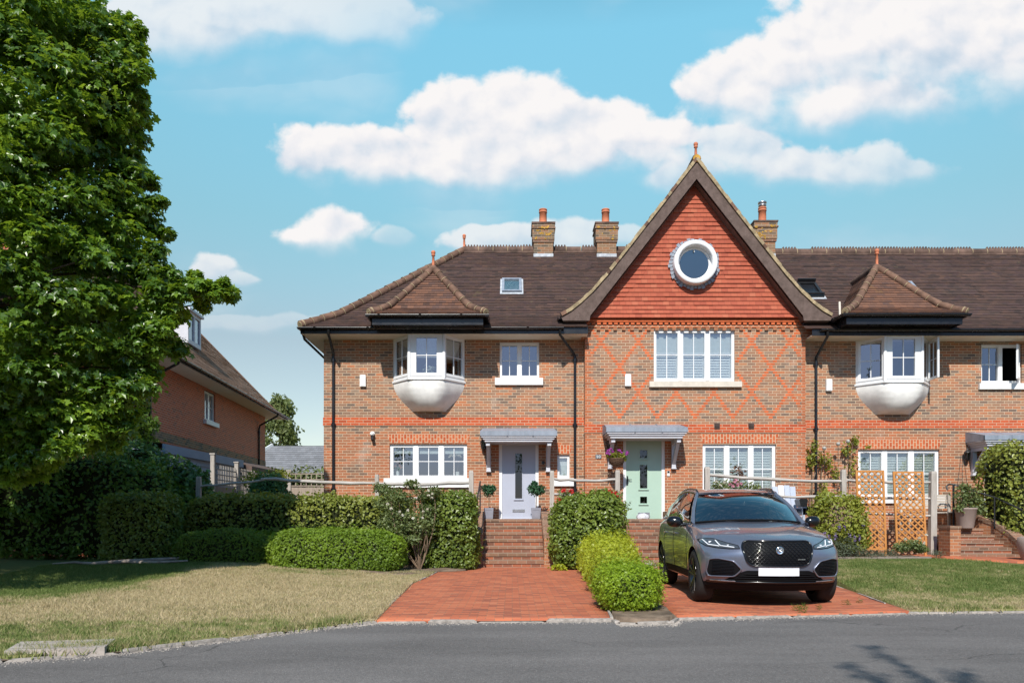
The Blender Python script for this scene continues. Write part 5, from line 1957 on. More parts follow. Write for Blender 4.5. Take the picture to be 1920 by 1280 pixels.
def stems(mb, base, tips, r0, r1, seed, mid=.25, n=5):
    r = random.Random(seed)
    for tp in tips:
        pts = []
        j = [r.uniform(-mid, mid) for _ in range(3)]
        L_ = math.dist(base, tp)
        for i in range(n + 1):
            f = i / n
            w_ = math.sin(math.pi * f) * L_ * .25
            pts.append(tuple(base[k] + (tp[k] - base[k]) * f + j[k] * w_ for k in range(3)))
        mb.tube(pts, [r0 + (r1 - r0) * i / n for i in range(n + 1)], 6)


def flower_heads(parent, pts, rad, mat, seed, name='flower'):
    r = np.random.default_rng(seed)
    for i, p in enumerate(pts):
        m = 26
        d = r.normal(size=(m, 3)); d /= np.linalg.norm(d, axis=1, keepdims=True)
        d[:, 2] = np.abs(d[:, 2]) * .9 - .15
        P = d * rad * r.uniform(.25, .75, m)[:, None] + np.array(p)
        V, F_ = leaf_geo(P, d + r.normal(0, .25, d.shape), r.uniform(rad * .6, rad * 1.1, m), 'quad', r)
        o_ = np.array(ORG[parent])
        link(name, fast_mesh(name, V - o_, F_, [mat]), parent)


# ---- the big maple at the left edge
tree = thing('maple_tree', 'large dark green maple tree filling the left edge, branches overhanging the lawn', 'tree', (-11.8, 13.2, 0))
r = np.random.default_rng(21)
TC = np.array([-11.7, 13.2, 7.3])
cl = []
# clumps that draw the visible outline: photo point, distance, radius
for (x, y, Y, rad) in ((150, 8, 10.4, .65), (205, 55, 10.3, .55), (235, 62, 10.6, .42), (240, 118, 10.3, .48), (205, 160, 10.2, .6), (258, 205, 10.6, .40), (222, 250, 10.4, .5), (180, 290, 10.2, .6),
                       (262, 325, 10.5, .42), (225, 360, 10.2, .55), (280, 395, 10.5, .38), (240, 440, 10.2, .55), (275, 490, 10.4, .45), (310, 520, 10.4, .40), (360, 535, 10.5, .33), (405, 540, 10.5, .26), (440, 542, 10.55, .17),
                       (330, 570, 10.3, .33), (300, 610, 10.2, .42), (325, 640, 10.4, .24), (270, 665, 10.2, .40), (285, 705, 10.3, .26), (220, 720, 10.1, .48), (235, 770, 10.2, .30), (165, 770, 10.0, .48), (110, 800, 9.9, .42), (55, 815, 9.8, .45), (10, 800, 9.8, .5), (60, 848, 9.9, .34), (150, 826, 10.0, .30), (205, 800, 10.1, .28), (15, 868, 9.8, .32), (110, 862, 10.0, .22),
                       (180, 640, 9.8, .6), (100, 700, 9.6, .62), (30, 720, 9.5, .6), (60, 620, 9.3, .62), (140, 560, 9.4, .62), (220, 560, 9.8, .55), (40, 500, 9.1, .6), (120, 450, 9.3, .62), (190, 480, 9.7, .5),
                       (60, 380, 9.1, .55), (150, 370, 9.5, .6), (20, 300, 9.0, .6), (110, 260, 9.3, .62), (160, 210, 9.7, .55), (40, 180, 9.1, .62), (110, 120, 9.5, .6), (30, 60, 9.2, .62), (90, 20, 9.6, .6)):
    Y += 2.3
    rad *= 1.22
    if rad < .62:                        # small drooping sprays loosen the outline
        for q_ in range(3):
            cl.append((PX(x, Y) - .22 + rad * r.uniform(.2, .85), Y + r.uniform(-.4, .4), PZ(y, Y) + r.uniform(-.75, .55) * rad, rad * r.uniform(.28, .45), rad * r.uniform(.2, .4), .22))
    cl.append((PX(x, Y) - .22, Y, PZ(y, Y), rad * .86, rad * .46, 1.0))
for _ in range(28):                      # low limbs reaching out over the lawn beyond the left edge of the view
    y_ = r.uniform(7.6, 12.2)
    cl.append((r.uniform(-13.5, min(-8.3, -.74 * y_ - .9)), y_, r.uniform(2.9, 6.2), .85, .42))
k = 0
while k < 90:
    d = r.normal(size=3); d /= np.linalg.norm(d)
    q = TC + d * np.array([5.3, 4.2, 5.8]) * r.uniform(.55, 1.0)
    xx = 960 + FPX * q[0] / q[1]; yy = HOR - FPX * (q[2] - CZ) / q[1]
    lim = np.interp(yy, [-600, 0, 200, 400, 520, 560, 660, 740, 830], [60, 175, 200, 220, 215, 225, 190, 140, 20])
    if q[2] > 10.6 or q[1] > 14.6: continue
    if q[2] < 3.1 or xx > lim - 10: continue
    rad = r.uniform(.65, 1.1)
    cl.append((*q, rad, rad * .52)); k += 1
for _ in range(44):                      # the dark far side of the crown
    Y_ = r.uniform(14.2, 15.6)
    x_, y_ = r.uniform(-90, 220), r.uniform(520, 800)
    cl.append((PX(x_, Y_), Y_, PZ(y_, Y_), r.uniform(.7, 1.0), .5, .8))
cloud('crown', cl, 560, .120, 'maple', L['maple'], 5, tree, up=1.05, jit=.60, droop=.40)
mb = MB()
mb.tube([(-11.8, 13.2, -.1), (-11.75, 13.2, 1.2), (-11.65, 13.15, 3.0), (-11.7, 13.2, 6.5), (-11.6, 13.2, 11.5)], [.34, .26, .23, .16, .05], 12)
mb.build('trunk', M['bark'], tree)
mb = MB()
for i, c in enumerate(cl[:46:2] + cl[46::4]):
    z0 = max(2.2, min(9.5, c[2] - .8))
    stems(mb, (-11.68, 13.18, z0), [(c[0], c[1], c[2])], .055, .010, i, .3, 5)
mb.build('branches', M['bark'], tree)

# ---- hedges, left side
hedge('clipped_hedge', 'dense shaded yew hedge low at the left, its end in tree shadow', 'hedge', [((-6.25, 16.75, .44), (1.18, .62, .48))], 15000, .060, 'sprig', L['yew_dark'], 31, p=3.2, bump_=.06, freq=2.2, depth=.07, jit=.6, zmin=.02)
hedge('clipped_hedge', 'bright green rounded yew hedge beside the dry lawn', 'hedge', [((-3.72, 16.25, .44), (1.50, .70, .50))], 26000, .060, 'sprig', L['yew'], 32, p=3.6, bump_=.07, freq=1.9, depth=.07, jit=.6, zmin=.0)
hedge('clipped_hedge', 'long flat-topped hornbeam hedge behind the yew hedges', 'hedge', [((-5.05, 18.15, .90), (2.72, .50, .82))], 16000, .078, 'oval', L['hornbeam'], 33, p=7, bump_=.07, freq=2.6, depth=.14, zmin=.05, strays=.06)
hedge('clipped_hedge', 'glossy square hedge between the white rose bush and left steps', 'hedge', [((-1.46, 17.55, .86), (.66, .62, .88))], 9000, .075, 'oval', L['privet'], 34, p=4.5, bump_=.09, freq=3.2, depth=.15, zmin=.0, strays=.05)
# tall dark hedges under the maple
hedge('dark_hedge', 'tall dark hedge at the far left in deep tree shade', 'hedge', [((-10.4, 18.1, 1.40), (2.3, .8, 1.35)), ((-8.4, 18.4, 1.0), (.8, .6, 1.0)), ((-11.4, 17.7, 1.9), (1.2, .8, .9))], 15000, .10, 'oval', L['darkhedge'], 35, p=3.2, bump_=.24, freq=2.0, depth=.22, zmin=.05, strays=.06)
hedge('dark_hedge', 'waist-high clipped dark hedge standing in front of the tall one', 'hedge', [((-8.45, 17.25, .90), (.80, .58, .82))], 9000, .075, 'oval', L['privet'], 36, p=5, bump_=.08, freq=2.6, depth=.14, zmin=.05)
hedge('laurel_hedge', 'broad dark laurel hedge in front of the grey shed', 'hedge', [((-8.75, 19.4, 1.30), (1.10, .8, 1.30)), ((-9.9, 19.8, 1.6), (.9, .7, 1.5))], 11000, .12, 'oval', L['laurel'], 37, p=3, bump_=.15, freq=2.2, depth=.22, zmin=.3, strays=.05)
hedge('gap_shrub', 'dark rounded shrub in the gap between the two houses', 'shrub', [((-6.75, 20.9, 1.55), (.52, .5, .78))], 5200, .075, 'oval', L['laurel'], 38, p=2.4, bump_=.10, freq=3.4, depth=.15, zmin=.8, strays=.06)
o = cloud('climbing_plant', [(-7.25, 21.6, 2.25, .42, .32), (-6.75, 21.7, 2.35, .40, .26), (-7.0, 21.5, 1.9, .4, .4)], 420, .085, 'oval', L['shrub'], 39, org=(-7, 21.6, 0))
tag(o, 'pale yellow-green climber above the dark gap shrub', 'shrub')
o = hedge('far_hedge', 'grey-green hedge behind the board fence in the gap', 'hedge', [((-7.6, 29.9, 1.6), (1.9, .6, 1.55))], 5000, .12, 'oval', L['rose'], 40, p=3, bump_=.2, freq=1.6, depth=.25, zmin=.1)
# vine on the neighbour's wall
v = thing('house_vine', 'leafy green vine climbing the side brick house', 'climber', (-11.0, 22.2, 0))
cl = [(-10.95 + r.normal(0, .12), 21.0 + r.uniform(-.6, 1.9), z, .42, .34) for z in np.linspace(.9, 4.1, 16) for _ in range(2)]
cl += [(-10.9, 22.3, 4.4, .22, .3), (-10.9, 22.2, 4.7, .16, .3), (-10.6, 21.8, 3.3, .4, .3), (-10.2, 21.2, 2.9, .45, .3), (-9.9, 20.9, 2.75, .4, .3)]
cloud('vine_leaves', cl, 260, .115, 'maple', L['vine'], 41, v)
mb = MB(); stems(mb, (-11.05, 22.1, 0), [(-10.95, 21.8, 4.2), (-10.95, 22.5, 3.8), (-10.9, 21.0, 3.4)], .035, .012, 3); mb.build('vine_stem', M['bark'], v)

# white rose bush
v = thing('rose_bush', 'straggly white-flowered rose bush between the yew and square hedge', 'shrub', (-2.2, 16.9, 0))
cl = [(-2.45, 16.75, .95, .30), (-2.75, 16.95, 1.1, .30), (-1.95, 16.7, 1.05, .28), (-2.2, 16.6, .7, .2), (-2.5, 16.7, 1.65, .26), (-2.75, 17.1, 1.75, .30), (-2.35, 17.0, 1.55, .34), (-2.0, 16.95, 1.70, .28), (-2.6, 16.9, 1.30, .34), (-2.15, 16.8, 1.20, .34), (-1.85, 16.9, 1.35, .28), (-2.25, 17.0, 1.92, .18), (-2.9, 17.2, 1.5, .26), (-2.0, 16.8, .85, .22), (-3.0, 17.3, 1.86, .2), (-1.75, 17.0, 1.75, .2)]
cloud('foliage', cl, 300, .060, 'oval', L['rose'], 42, v, jit=.9)
mb = MB(); stems(mb, (-2.05, 16.85, 0), [(c[0], c[1], c[2]) for c in cl], .016, .006, 8, .5); stems(mb, (-2.25, 17.0, 0), [(-2.7, 17.1, 1.6), (-2.0, 16.8, 1.5), (-1.9, 16.7, .9)], .014, .006, 9, .5); mb.build('stem', M['twig'], v)
flower_heads(v, [(-2.18 + r.normal(0, .33), 16.62 + r.uniform(-.1, .1), r.uniform(1.1, 1.95)) for _ in range(16)], .036, L['cream'], 43)

# hedge right of the left steps, with red roses over it
hedge('clipped_hedge', 'full leafy hedge right of the left steps, red roses above it', 'hedge', [((1.72, 17.5, .84), (.86, .62, .86))], 11000, .078, 'oval', L['privet'], 44, p=3.6, bump_=.09, freq=3.0, depth=.15, zmin=0, strays=.05)
v = thing('red_rose', 'red climbing rose against the split-rail fence by the green door', 'rose', (1.9, 18.35, .3))
cl = [(1.25, 18.2, 1.75, .18), (1.55, 18.1, 1.72, .16), (2.1, 18.1, 1.78, .2), (2.45, 18.0, 1.72, .2), (2.62, 17.9, 1.45, .2)]
cloud('foliage', cl, 130, .06, 'oval', L['rose'], 45, v)
mb = MB(); stems(mb, (1.9, 18.35, .4), [(c[0], c[1], c[2] + .1) for c in cl] + [(1.08, 18.1, 1.78), (1.62, 18.0, 1.98)], .012, .005, 4, .4); mb.build('stem', M['twig'], v)
flower_heads(v, [(PX(x, 17.9), 17.9, PZ(y, 17.9)) for x, y in ((1072, 921), (1057, 920), (1048, 937), (1102, 928), (1141, 924), (1154, 925), (1159, 931), (1140, 933), (1144, 921))], .070, L['red'], 46)

# golden low hedge beside drive and its round front bush
hedge('low_hedge', 'low golden-green shrub hedge between the two drives', 'hedge', [((2.05, 15.9, .42), (.55, .9, .44)), ((1.90, 14.3, .36), (.48, .95, .38)), ((1.72, 12.6, .30), (.40, .95, .33))], 20000, .062, 'sprig', L['lonicera'], 47, p=2.3, bump_=.15, freq=3.0, depth=.14, zmin=0, strays=.22, up=.5)
hedge('round_bush', 'round bright green bush at the kerb between the drives', 'bush', [((1.50, 9.85, .29), (.42, .62, .31))], 17000, .042, 'sprig', L['bush'], 48, p=2.6, bump_=.05, freq=4.6, depth=.09, zmin=0.0, strays=.14, up=.5)

# ---- right side
hedge('yellow_shrub', 'loose yellow-green shrub beside the car and left trellis panel', 'shrub', [((7.72, 17.95, 1.22), (.72, .48, .62)), ((8.05, 17.95, .80), (.45, .4, .45))], 5200, .075, 'oval', L['shrub'], 49, p=2.2, bump_=.14, freq=3.6, depth=.25, zmin=.28, strays=.10, jit=.9, coremat=M['twig'])
v = thing('lavender', 'tall lavender with mauve spikes between the car and trellis', 'plant', (7.35, 17.5, .28))
cloud('foliage', [(7.30 + .22 * k, 17.45, .50, .28, .30) for k in range(3)], 420, .10, 'needle', L['lav'], 50, v, up=1.4, jit=.5)
for k in range(9):
    cloud('flower_spike', [(7.18 + .12 * k + r.normal(0, .03), 17.42 + r.normal(0, .06), .80 + r.uniform(-.1, .2), .035, .09)], 34, .028, 'oval', L['lavf'], 51 + 100 * k, v)
v = thing('small_rose', 'small cream rose bush at the foot of the right trellis panel', 'shrub', (9.15, 17.45, .28))
cl = [(9.0, 17.45, .50, .20), (9.25, 17.42, .55, .22), (9.45, 17.5, .46, .16)]
cloud('foliage', cl, 420, .055, 'oval', L['rose'], 52, v)
flower_heads(v, [(8.95, 17.25, .68), (9.25, 17.2, .72), (9.42, 17.3, .6), (9.55, 17.45, .78)], .04, L['cream'], 53)
v = thing('grey_lavender', 'small grey-green lavender clumps edging the raised bed', 'plant', (8.6, 17.4, .28))
cloud('foliage', [(8.20, 17.38, .36, .18, .12), (8.5, 17.42, .34, .14, .10), (8.72, 17.4, .37, .14, .12), (9.75, 17.4, .35, .2, .12), (8.0, 17.4, .4, .16, .14)], 330, .07, 'needle', L['lav'], 54, v, up=1.2, jit=.6)
hedge('tall_hedge', 'tall glossy green hedge beside the right-hand porch', 'hedge', [((12.72, 18.9, 1.65), (.85, .8, 1.38)), ((14.3, 18.6, 1.7), (1.5, .9, 1.5))], 15000, .085, 'oval', L['hornbeam'], 56, p=4.5, bump_=.10, freq=2.6, depth=.18, zmin=.5, strays=.05)
v = thing('climbing_rose', 'thin climbing rose on the brick wall beside the trellis', 'climber', (8.45, 20.4, .88))
cl = [(8.15, 20.45, 3.05, .16, .30), (8.05, 20.45, 2.7, .14, .25), (8.35, 20.4, 2.75, .12, .2), (8.75, 20.45, 2.35, .14, .25), (9.05, 20.45, 3.0, .14, .2), (9.2, 20.45, 2.6, .16, .3), (9.28, 20.45, 3.25, .10, .15), (8.4, 20.4, 2.0, .14, .2), (8.55, 20.4, 2.7, .12, .2), (9.62, 20.45, 3.08, .05, .05, .3)]
cloud('foliage', cl, 60, .085, 'oval', L['shrub'], 57, v)
mb = MB(); stems(mb, (8.1, 20.45, .9), [(8.1, 20.48, 3.2), (8.35, 20.45, 2.9), (8.2, 20.45, 2.4)], .022, .008, 5, .3); stems(mb, (9.0, 20.45, .9), [(9.1, 20.5, 3.1), (9.25, 20.5, 3.4), (8.75, 20.5, 2.6)], .012, .005, 6, .3); mb.build('stem', M['twig'], v)
# weeds on the drive
for k, (x, y, n) in enumerate(((PX(1483, 9.75), 9.62, 3), (PX(1503, 9.9), 9.85, 2), (PX(1504, 9.4), 9.42, 2), (PX(1540, 9.6), 9.7, 1), (PX(1585, 10.2), 10.2, 2), (PX(1606, 10.5), 10.4, 1))):
    o = cloud('drive_weed', [(x + .03 * j, y, .035, .045, .05) for j in range(n)], 26, .05, 'needle', L['vine'], 60 + k, org=(x, y, 0), up=.9)
    tag(o, 'small green weed tuft growing on the brick drive before the car', 'weed', 'weeds on the brick drive')
o = cloud('silver_plant', [(PX(1222, 16.4), 16.4, .10, .10, .12)], 60, .15, 'needle', L['silver'], 70, org=(PX(1222, 16.4), 16.4, 0), up=1.0, jit=.5)
tag(o, 'silvery spiky plant at the foot of the right steps', 'plant')
o = cloud('ground_shoot', [(.98, 16.9, .06, .13, .09), (1.1, 16.95, .06, .12, .09)], 90, .06, 'oval', L['lonicera'], 71, org=(1, 16.9, 0))
tag(o, 'small bright shoots at the right foot of the left steps', 'plant')

# ---- beyond
t2 = thing('birch_tree', 'pale feathery birch tree far behind the gap between houses', 'tree', (-21.5, 70, 0))
cl = []
for k in range(60):
    a, f = r.uniform(0, 6.28), r.uniform(.0, 1)
    rad = 3.0 * (1 - f * .75)
    cl.append((-21.5 + rad * math.cos(a) * r.uniform(.3, 1), 70 + rad * math.sin(a) * .6, 5.0 + f * 7.0, r.uniform(.55, 1.0), r.uniform(.6, 1.2)))
cloud('crown', cl, 110, .34, 'quad', L['birch'], 72, t2, droop=.9)
mb = MB(); mb.tube([(-21.5, 70, 0), (-21.4, 70, 6), (-21.5, 70, 11.5)], [.25, .16, .04], 8); mb.build('trunk', M['bark'], t2)

# trees across the road behind the viewer: they are what the windows mirror
cl = []
for k in range(230):
    x = r.uniform(-42, 42)
    h = 4.6 + 1.6 * math.sin(x * .55 + 1) + 1.1 * math.sin(x * 1.3)
    z = r.uniform(.4, max(1.5, h))
    cl.append((x, -15 + r.normal(0, 1.2), z, 1.25, 1.0))
o = cloud('treeline', cl, 120, .26, 'quad', L['lineleaf'], 73, org=(0, -14, 0))
tag(o, 'row of dark trees across the road, seen mirrored in the windows', 'trees', kind='stuff')

# slender tree at the near verge: its top throws the branch shadow on the road
v = thing('slender_tree', 'slender tree beside the viewer that throws the branch shadow on the road', 'tree', (1.35, -3.2, 0))
mb = MB()
mb.tube([(1.35, -3.2, -.05), (1.4, -3.2, 3), (1.45, -3.2, 5.5), (1.55, -3.15, 7.2)], [.09, .075, .06, .05], 8)
mb.build('trunk', M['bark'], v)
mb = MB()
tips = [(1.55 + math.sin(a_) * l_ * .7, -3.1, 7.0 + math.cos(a_) * l_) for a_, l_ in ((-.75, 1.2), (-.3, 1.8), (.04, 2.6), (.42, 1.7), (.85, 1.3))]
stems(mb, (1.55, -3.15, 7.0), tips, .045, .018, 17, .12)
mb.build('branches', M['bark'], v)
lc = []
for tp in tips:
    for f in np.linspace(.35, 1, 6):
        lc.append((1.55 + (tp[0] - 1.55) * f, -3.12, 7.0 + (tp[2] - 7.0) * f, .12, .12))
cloud('crown', lc, 9, .13, 'quad', L['lineleaf'], 77, v)
# ------------------------------------------------------------------ neighbour's house (turned a few degrees)
nb = thing('side_house', 'red brick house at the left seen along its side wall, half behind the maple', 'house', (-11.86, 36.4, 0), rz=R(3.43))
b = MB()
ln = 14.6
win = (-8.45, -7.25, 4.80, 5.90)
P0 = (0, -ln)
# wall in the plane x=0 facing +x
def nwall(mb, holes, y0, y1, z0, z1):
    ys = sorted({y0, y1, *[h[0] for h in holes], *[h[1] for h in holes]}); zs = sorted({z0, z1, *[h[2] for h in holes], *[h[3] for h in holes]})
    for i in range(len(ys) - 1):
        for j in range(len(zs) - 1):
            cy, cz = (ys[i] + ys[i + 1]) / 2, (zs[j] + zs[j + 1]) / 2
            if any(h[0] < cy < h[1] and h[2] < cz < h[3] for h in holes): continue
            mb.poly([(0, ys[i], zs[j]), (0, ys[i + 1], zs[j]), (0, ys[i + 1], zs[j + 1]), (0, ys[i], zs[j + 1])])
nwall(b, [win], -ln, 0, 0, 6.02)
for yy in (win[0], win[1]):
    b.poly([(0, yy, win[2]), (-.1, yy, win[2]), (-.1, yy, win[3]), (0, yy, win[3])])
b.poly([(-8, -ln, 0), (0, -ln, 0), (0, -ln, 6.02), (-4, -ln, 10.1), (-8, -ln, 6.02)])
b.poly([(-8, 0, 0), (0, 0, 0), (0, 0, 6.02), (-4, 0, 10.1), (-8, 0, 6.02)])
b.poly([(-8, -ln, 0), (-8, 0, 0), (-8, 0, 6.02), (-8, -ln, 6.02)])
b.build('wall', M['brick_side'], nb, local=True)
b = MB(); b.box(-.01, .02, -ln, 0, 3.62, 3.90); b.build('plinth_band', M['brick_chim'], nb, local=True)
w_, *_ = window(nb, (0, win[0]), (0, win[1]), win[2], win[3], 2, fo=.06, fm=.09, local=True, roomd=.6)
b = MB(); b.box(-.05, .12, win[0] - .12, win[1] + .12, win[2] - .16, win[2] + .003); b.build('sill', M['white_paint'], w_, local=True)
b = MB()
prof_n = lambda d: 6.08 + (.62 * d if d < .7 else .434 + 1.03 * (d - .7))
courses(b, lambda d: ((.85 - d, -ln - .5, prof_n(d)), (.85 - d, 1.2, prof_n(d))), 0, 4.6, .10, .02)
b.poly([(-3.75, -ln - .5, prof_n(4.6)), (-3.75, 1.2, prof_n(4.6)), (-8.4, 1.2, 6.08), (-8.4, -ln - .5, 6.08)])
nr = b.build('roof', M['roof_side'], nb, local=True)
b = MB()
for d0 in np.linspace(0, 4.5, 30):
    b.bar((.85 - d0, 1.2, prof_n(d0) + .0), (.85 - d0 - .155, 1.2, prof_n(d0 + .155) + .0), .10, .09)
b.build('verge_tiles', M['hiptile'], nr, local=True)
b = MB()
b.tube([(-3.75, -ln - .5, prof_n(4.6)), (-3.75, 1.2, prof_n(4.6))], .13, 10)
b.build('ridge_tiles', M['ridge'], nr, local=True)
b = MB(); b.lathe((-3.75, 1.1, prof_n(4.6) + .08), [(.09, 0), (.07, .05), (.05, .1), (.05, .42), (.09, .45), (.09, .52), (.03, .62), (.001, .63)], 12); b.build('finial', M['terracotta'], nr, local=True)
b = MB(); b.box(0, .80, -ln, .9, 6.00, 6.03); b.box(-.6, .0, .0, .9, 6.00, 6.03); b.build('soffit', M['soffit'], nb, local=True)
b = MB(); b.box(.80, .83, -ln, 1.0, 5.98, 6.10); gutter_line(b, (.90, -ln, 6.08), (.90, 1.1, 6.08), .065); b.build('gutter', M['black'], nb, local=True)
for y in (-13.4, -1.3):
    b = MB()
    b.tube([(.90, y + .1, 6.03), (.86, y + .1, 5.9), (.10, y, 5.45), (.06, y, 5.3), (.06, y, .5)], .045, 8)
    for z in (5.2, 3.6, 2.0): b.tube([(.06, y, z), (.06, y, z - .1)], .058, 8)
    b.build('downpipe', M['black'], nb, local=True)
# dormer
b = MB()
y0, y1, xf, xb, zb, zt = -7.3, -5.9, -1.0, -3.2, 7.9, 9.15
b.box(xb, xf, y0, y0 + .1, zb, zt); b.box(xb, xf, y1 - .1, y1, zb, zt)
b.box(xf - .08, xf, y0 + .1, y1 - .1, zb, zb + .16); b.box(xf - .08, xf, y0 + .1, y1 - .1, zt - .12, zt)
b.box(xf - .08, xf, (y0 + y1) / 2 - .04, (y0 + y1) / 2 + .04, zb + .16, zt - .12)
b.box(xb - .1, xf + .10, y0 - .08, y1 + .08, zt, zt + .09)
do = b.build('dormer', M['grey_paint'], nr, local=True)
b = MB(); b.poly([(xf - .05, y0 + .1, zb + .16), (xf - .05, y1 - .1, zb + .16), (xf - .05, y1 - .1, zt - .12), (xf - .05, y0 + .1, zt - .12)]); b.build('dormer_pane', M['glass'], nr, local=True)
b = MB(); b.box(-.001, .015, -10.4, -10.15, 3.2, 3.45); b.build('air_vent', M['black'], nb, local=True)

# blue-grey lean-to shed against that wall
sh = thing('garden_shed', 'low blue-grey boarded shed with pale fascia against the side house', 'shed', (-9.7, 24, 0))
b = MB()
for k in range(13):
    z = .1 + k * .22
    b.poly([(-9.42, 20.5, z), (-9.42, 26.3, z), (-9.445, 26.3, z + .225), (-9.445, 20.5, z + .225)])
b.poly([(-9.5, 20.5, 0), (-9.42, 20.5, 0), (-9.42, 20.5, 3.0), (-11, 20.5, 3.1), (-11, 20.5, 0)])
b.build('board_wall', M['shed'], sh)
b = MB(); b.box(-9.42, -9.34, 20.4, 26.35, 2.92, 3.17); b.build('fascia', M['shed'], sh)
b = MB(); b.poly([(-9.36, 20.4, 3.175), (-9.36, 26.35, 3.175), (-11.2, 26.35, 3.4), (-11.2, 20.4, 3.4)]); b.build('roof', M['lead'], sh)
rf = thing('lean_to_roof', 'dark brown lean-to roof edge beyond the blue-grey shed', 'roof', (-9.4, 29, 0))
b = MB(); b.prism([(-9.9, 2.75), (-9.1, 2.75), (-9.1, 2.98), (-9.9, 3.25)], 26.5, 31.5); b.build('tile_roof', M['barge'], rf)
b = MB(); b.box(-9.8, -9.2, 26.6, 31.4, 0, 2.75); b.build('board_wall', M['fence_w'], rf)

# trellis fence along the neighbour's boundary
tf = thing('trellis_fence', 'greyed wooden fence with square trellis panels beside the shed', 'fence', (-8.95, 24, 0))
b = MB()
for y in (22.6, 24.55):
    b = MB(); b.box(-8.98, -8.86, y - .06, y + .06, 0, 3.06 if y < 24 else 2.95)
    b.box(-9.0, -8.84, y - .08, y + .08, 3.06 if y < 24 else 2.95, 3.10 if y < 24 else 2.99)
    b.build('post', M['oak_v'], tf)
for (ya, yb, za, zb) in ((22.66, 24.49, 2.15, 2.78), (24.61, 29.0, .95, 2.80)):
    b = MB()
    y = ya + .07
    while y < yb:
        b.box(-8.93, -8.915, y, y + .035, za, zb); y += .14
    z = za
    while z < zb + .01:
        b.box(-8.915, -8.90, ya, yb, z, z + .035); z += .16
    b.build('trellis_panel', M['oak_v'], tf)
b = MB()
y = 22.66
while y < 24.4:
    b.box(-8.94 + random.uniform(0, .008), -8.915, y, y + .115, .2, 2.12); y += .12
b.build('board_panel', M['fence_w'], tf)

# board fence across the gap
gf = thing('board_fence', 'upright board fence with open trellis top across the gap', 'fence', (-7, 29, 0))
b = MB()
x = -8.9
while x < -4.9:
    b.box(x, x + .138, 29.0 + random.uniform(0, .012), 29.04, 0, 2.34 + random.uniform(-.01, .01)); x += .142
b.build('board_panel', M['fence_w'], gf)
b = MB()
x = -8.9
while x < -4.9:
    b.box(x, x + .03, 29.01, 29.03, 2.40, 2.85); x += .2
for z in (2.38, 2.62, 2.84): b.box(-8.9, -4.9, 29.0, 29.01, z, z + .035)
b.build('trellis_top', M['fence_w'], gf)
for x in (-8.6, -5.85):
    b = MB(); b.box(x, x + .14, 28.94, 29.06, 0, 2.95); b.box(x - .03, x + .17, 28.92, 29.08, 2.95, 3.0); b.build('post', M['oak_v'], gf)

# bungalow beyond
bg_ = thing('bungalow', 'grey tiled bungalow roof with white fascia behind the fence', 'house', (-14, 52, 0))
b = MB()
courses(b, lambda d: ((-19.5 + d * .55, 48 + d, 3.0 + d * .62), (-6, 48 + d, 3.0 + d * .62)), 0, 5.2, .30, .03, seg=3)
b.poly([(-19.5, 48, 3.0), (-16.6, 53.2, 6.2), (-17, 58, 3)])
b.build('roof', M['slate'], bg_)
b = MB(); b.box(-19, -6, 48.6, 58, 0, 3.0); b.build('wall', M['brick_side'], bg_)
b = MB(); b.box(-19.7, -6, 47.9, 47.98, 2.72, 3.0); b.bar((-19.6, 47.97, 3.02), (-16.8, 53.2, 6.25), .12, .3); b.build('fascia', M['white_paint'], bg_)

# ------------------------------------------------------------------ brick steps and retaining walls
def steps(name, label, xl, xr, yb, zb, n, rise, tread, ytop, piers=(1, 1), rail=None, weather=0):
    t = thing(name, label, 'steps', ((xl + xr) / 2, yb, 0))
    f, ns = MB(), MB()
    for i in range(n):
        y = yb + i * tread
        z0, z1 = zb + i * rise, zb + (i + 1) * rise
        f.box(xl, xr, y, ytop, z0 - (.1 if i == 0 else 0), z0 + rise * .52, skip='b')
        ns.box(xl, xr, y - .02, ytop, z0 + rise * .52 + .001, z1, skip='b')
    f.build('risers', M['brick_step'], t)
    ns.build('nosings', M['brick_nose'], t)
    for s, on in ((0, piers[0]), (1, piers[1])):
        if not on: continue
        wd = .235
        x0, x1 = (xl - wd, xl) if s == 0 else (xr, xr + wd)
        w_ = MB()
        top = zb + n * rise
        ph = .70 if on is True or on == 1 else on
        pr = [(yb - .03, zb - .1), (ytop, zb - .1), (ytop, top + .12), (yb + n * tread * .8, top + .12), (yb + .26, ph + zb), (yb - .03, ph + zb)]
        w_.poly([(x0, y, z) for y, z in pr][::-1]); w_.poly([(x1, y, z) for y, z in pr])
        w_.poly([(x0, pr[0][0], pr[0][1]), (x1, pr[0][0], pr[0][1]), (x1, pr[5][0], pr[5][1]), (x0, pr[5][0], pr[5][1])])
        so = w_.build('side_wall', M['brick_pier'], t)
        c = MB()
        for (a, b_) in ((pr[5], pr[4]), (pr[4], pr[3]), (pr[3], pr[2])):
            d = math.hypot(b_[0] - a[0], b_[1] - a[1])
            k = max(1, int(d / .08))
            for q in range(k):
                p0 = (a[0] + (b_[0] - a[0]) * (q + .06) / k, a[1] + (b_[1] - a[1]) * (q + .06) / k)
                p1 = (a[0] + (b_[0] - a[0]) * (q + .97) / k, a[1] + (b_[1] - a[1]) * (q + .97) / k)
                c.bar((x0 - .012 + wd / 2 + .012, p0[0], p0[1] + .03), (x0 + wd / 2, p1[0], p1[1] + .03), wd + .02, .09)
        c.build('coping', M['brick_nose'], so)
    return t


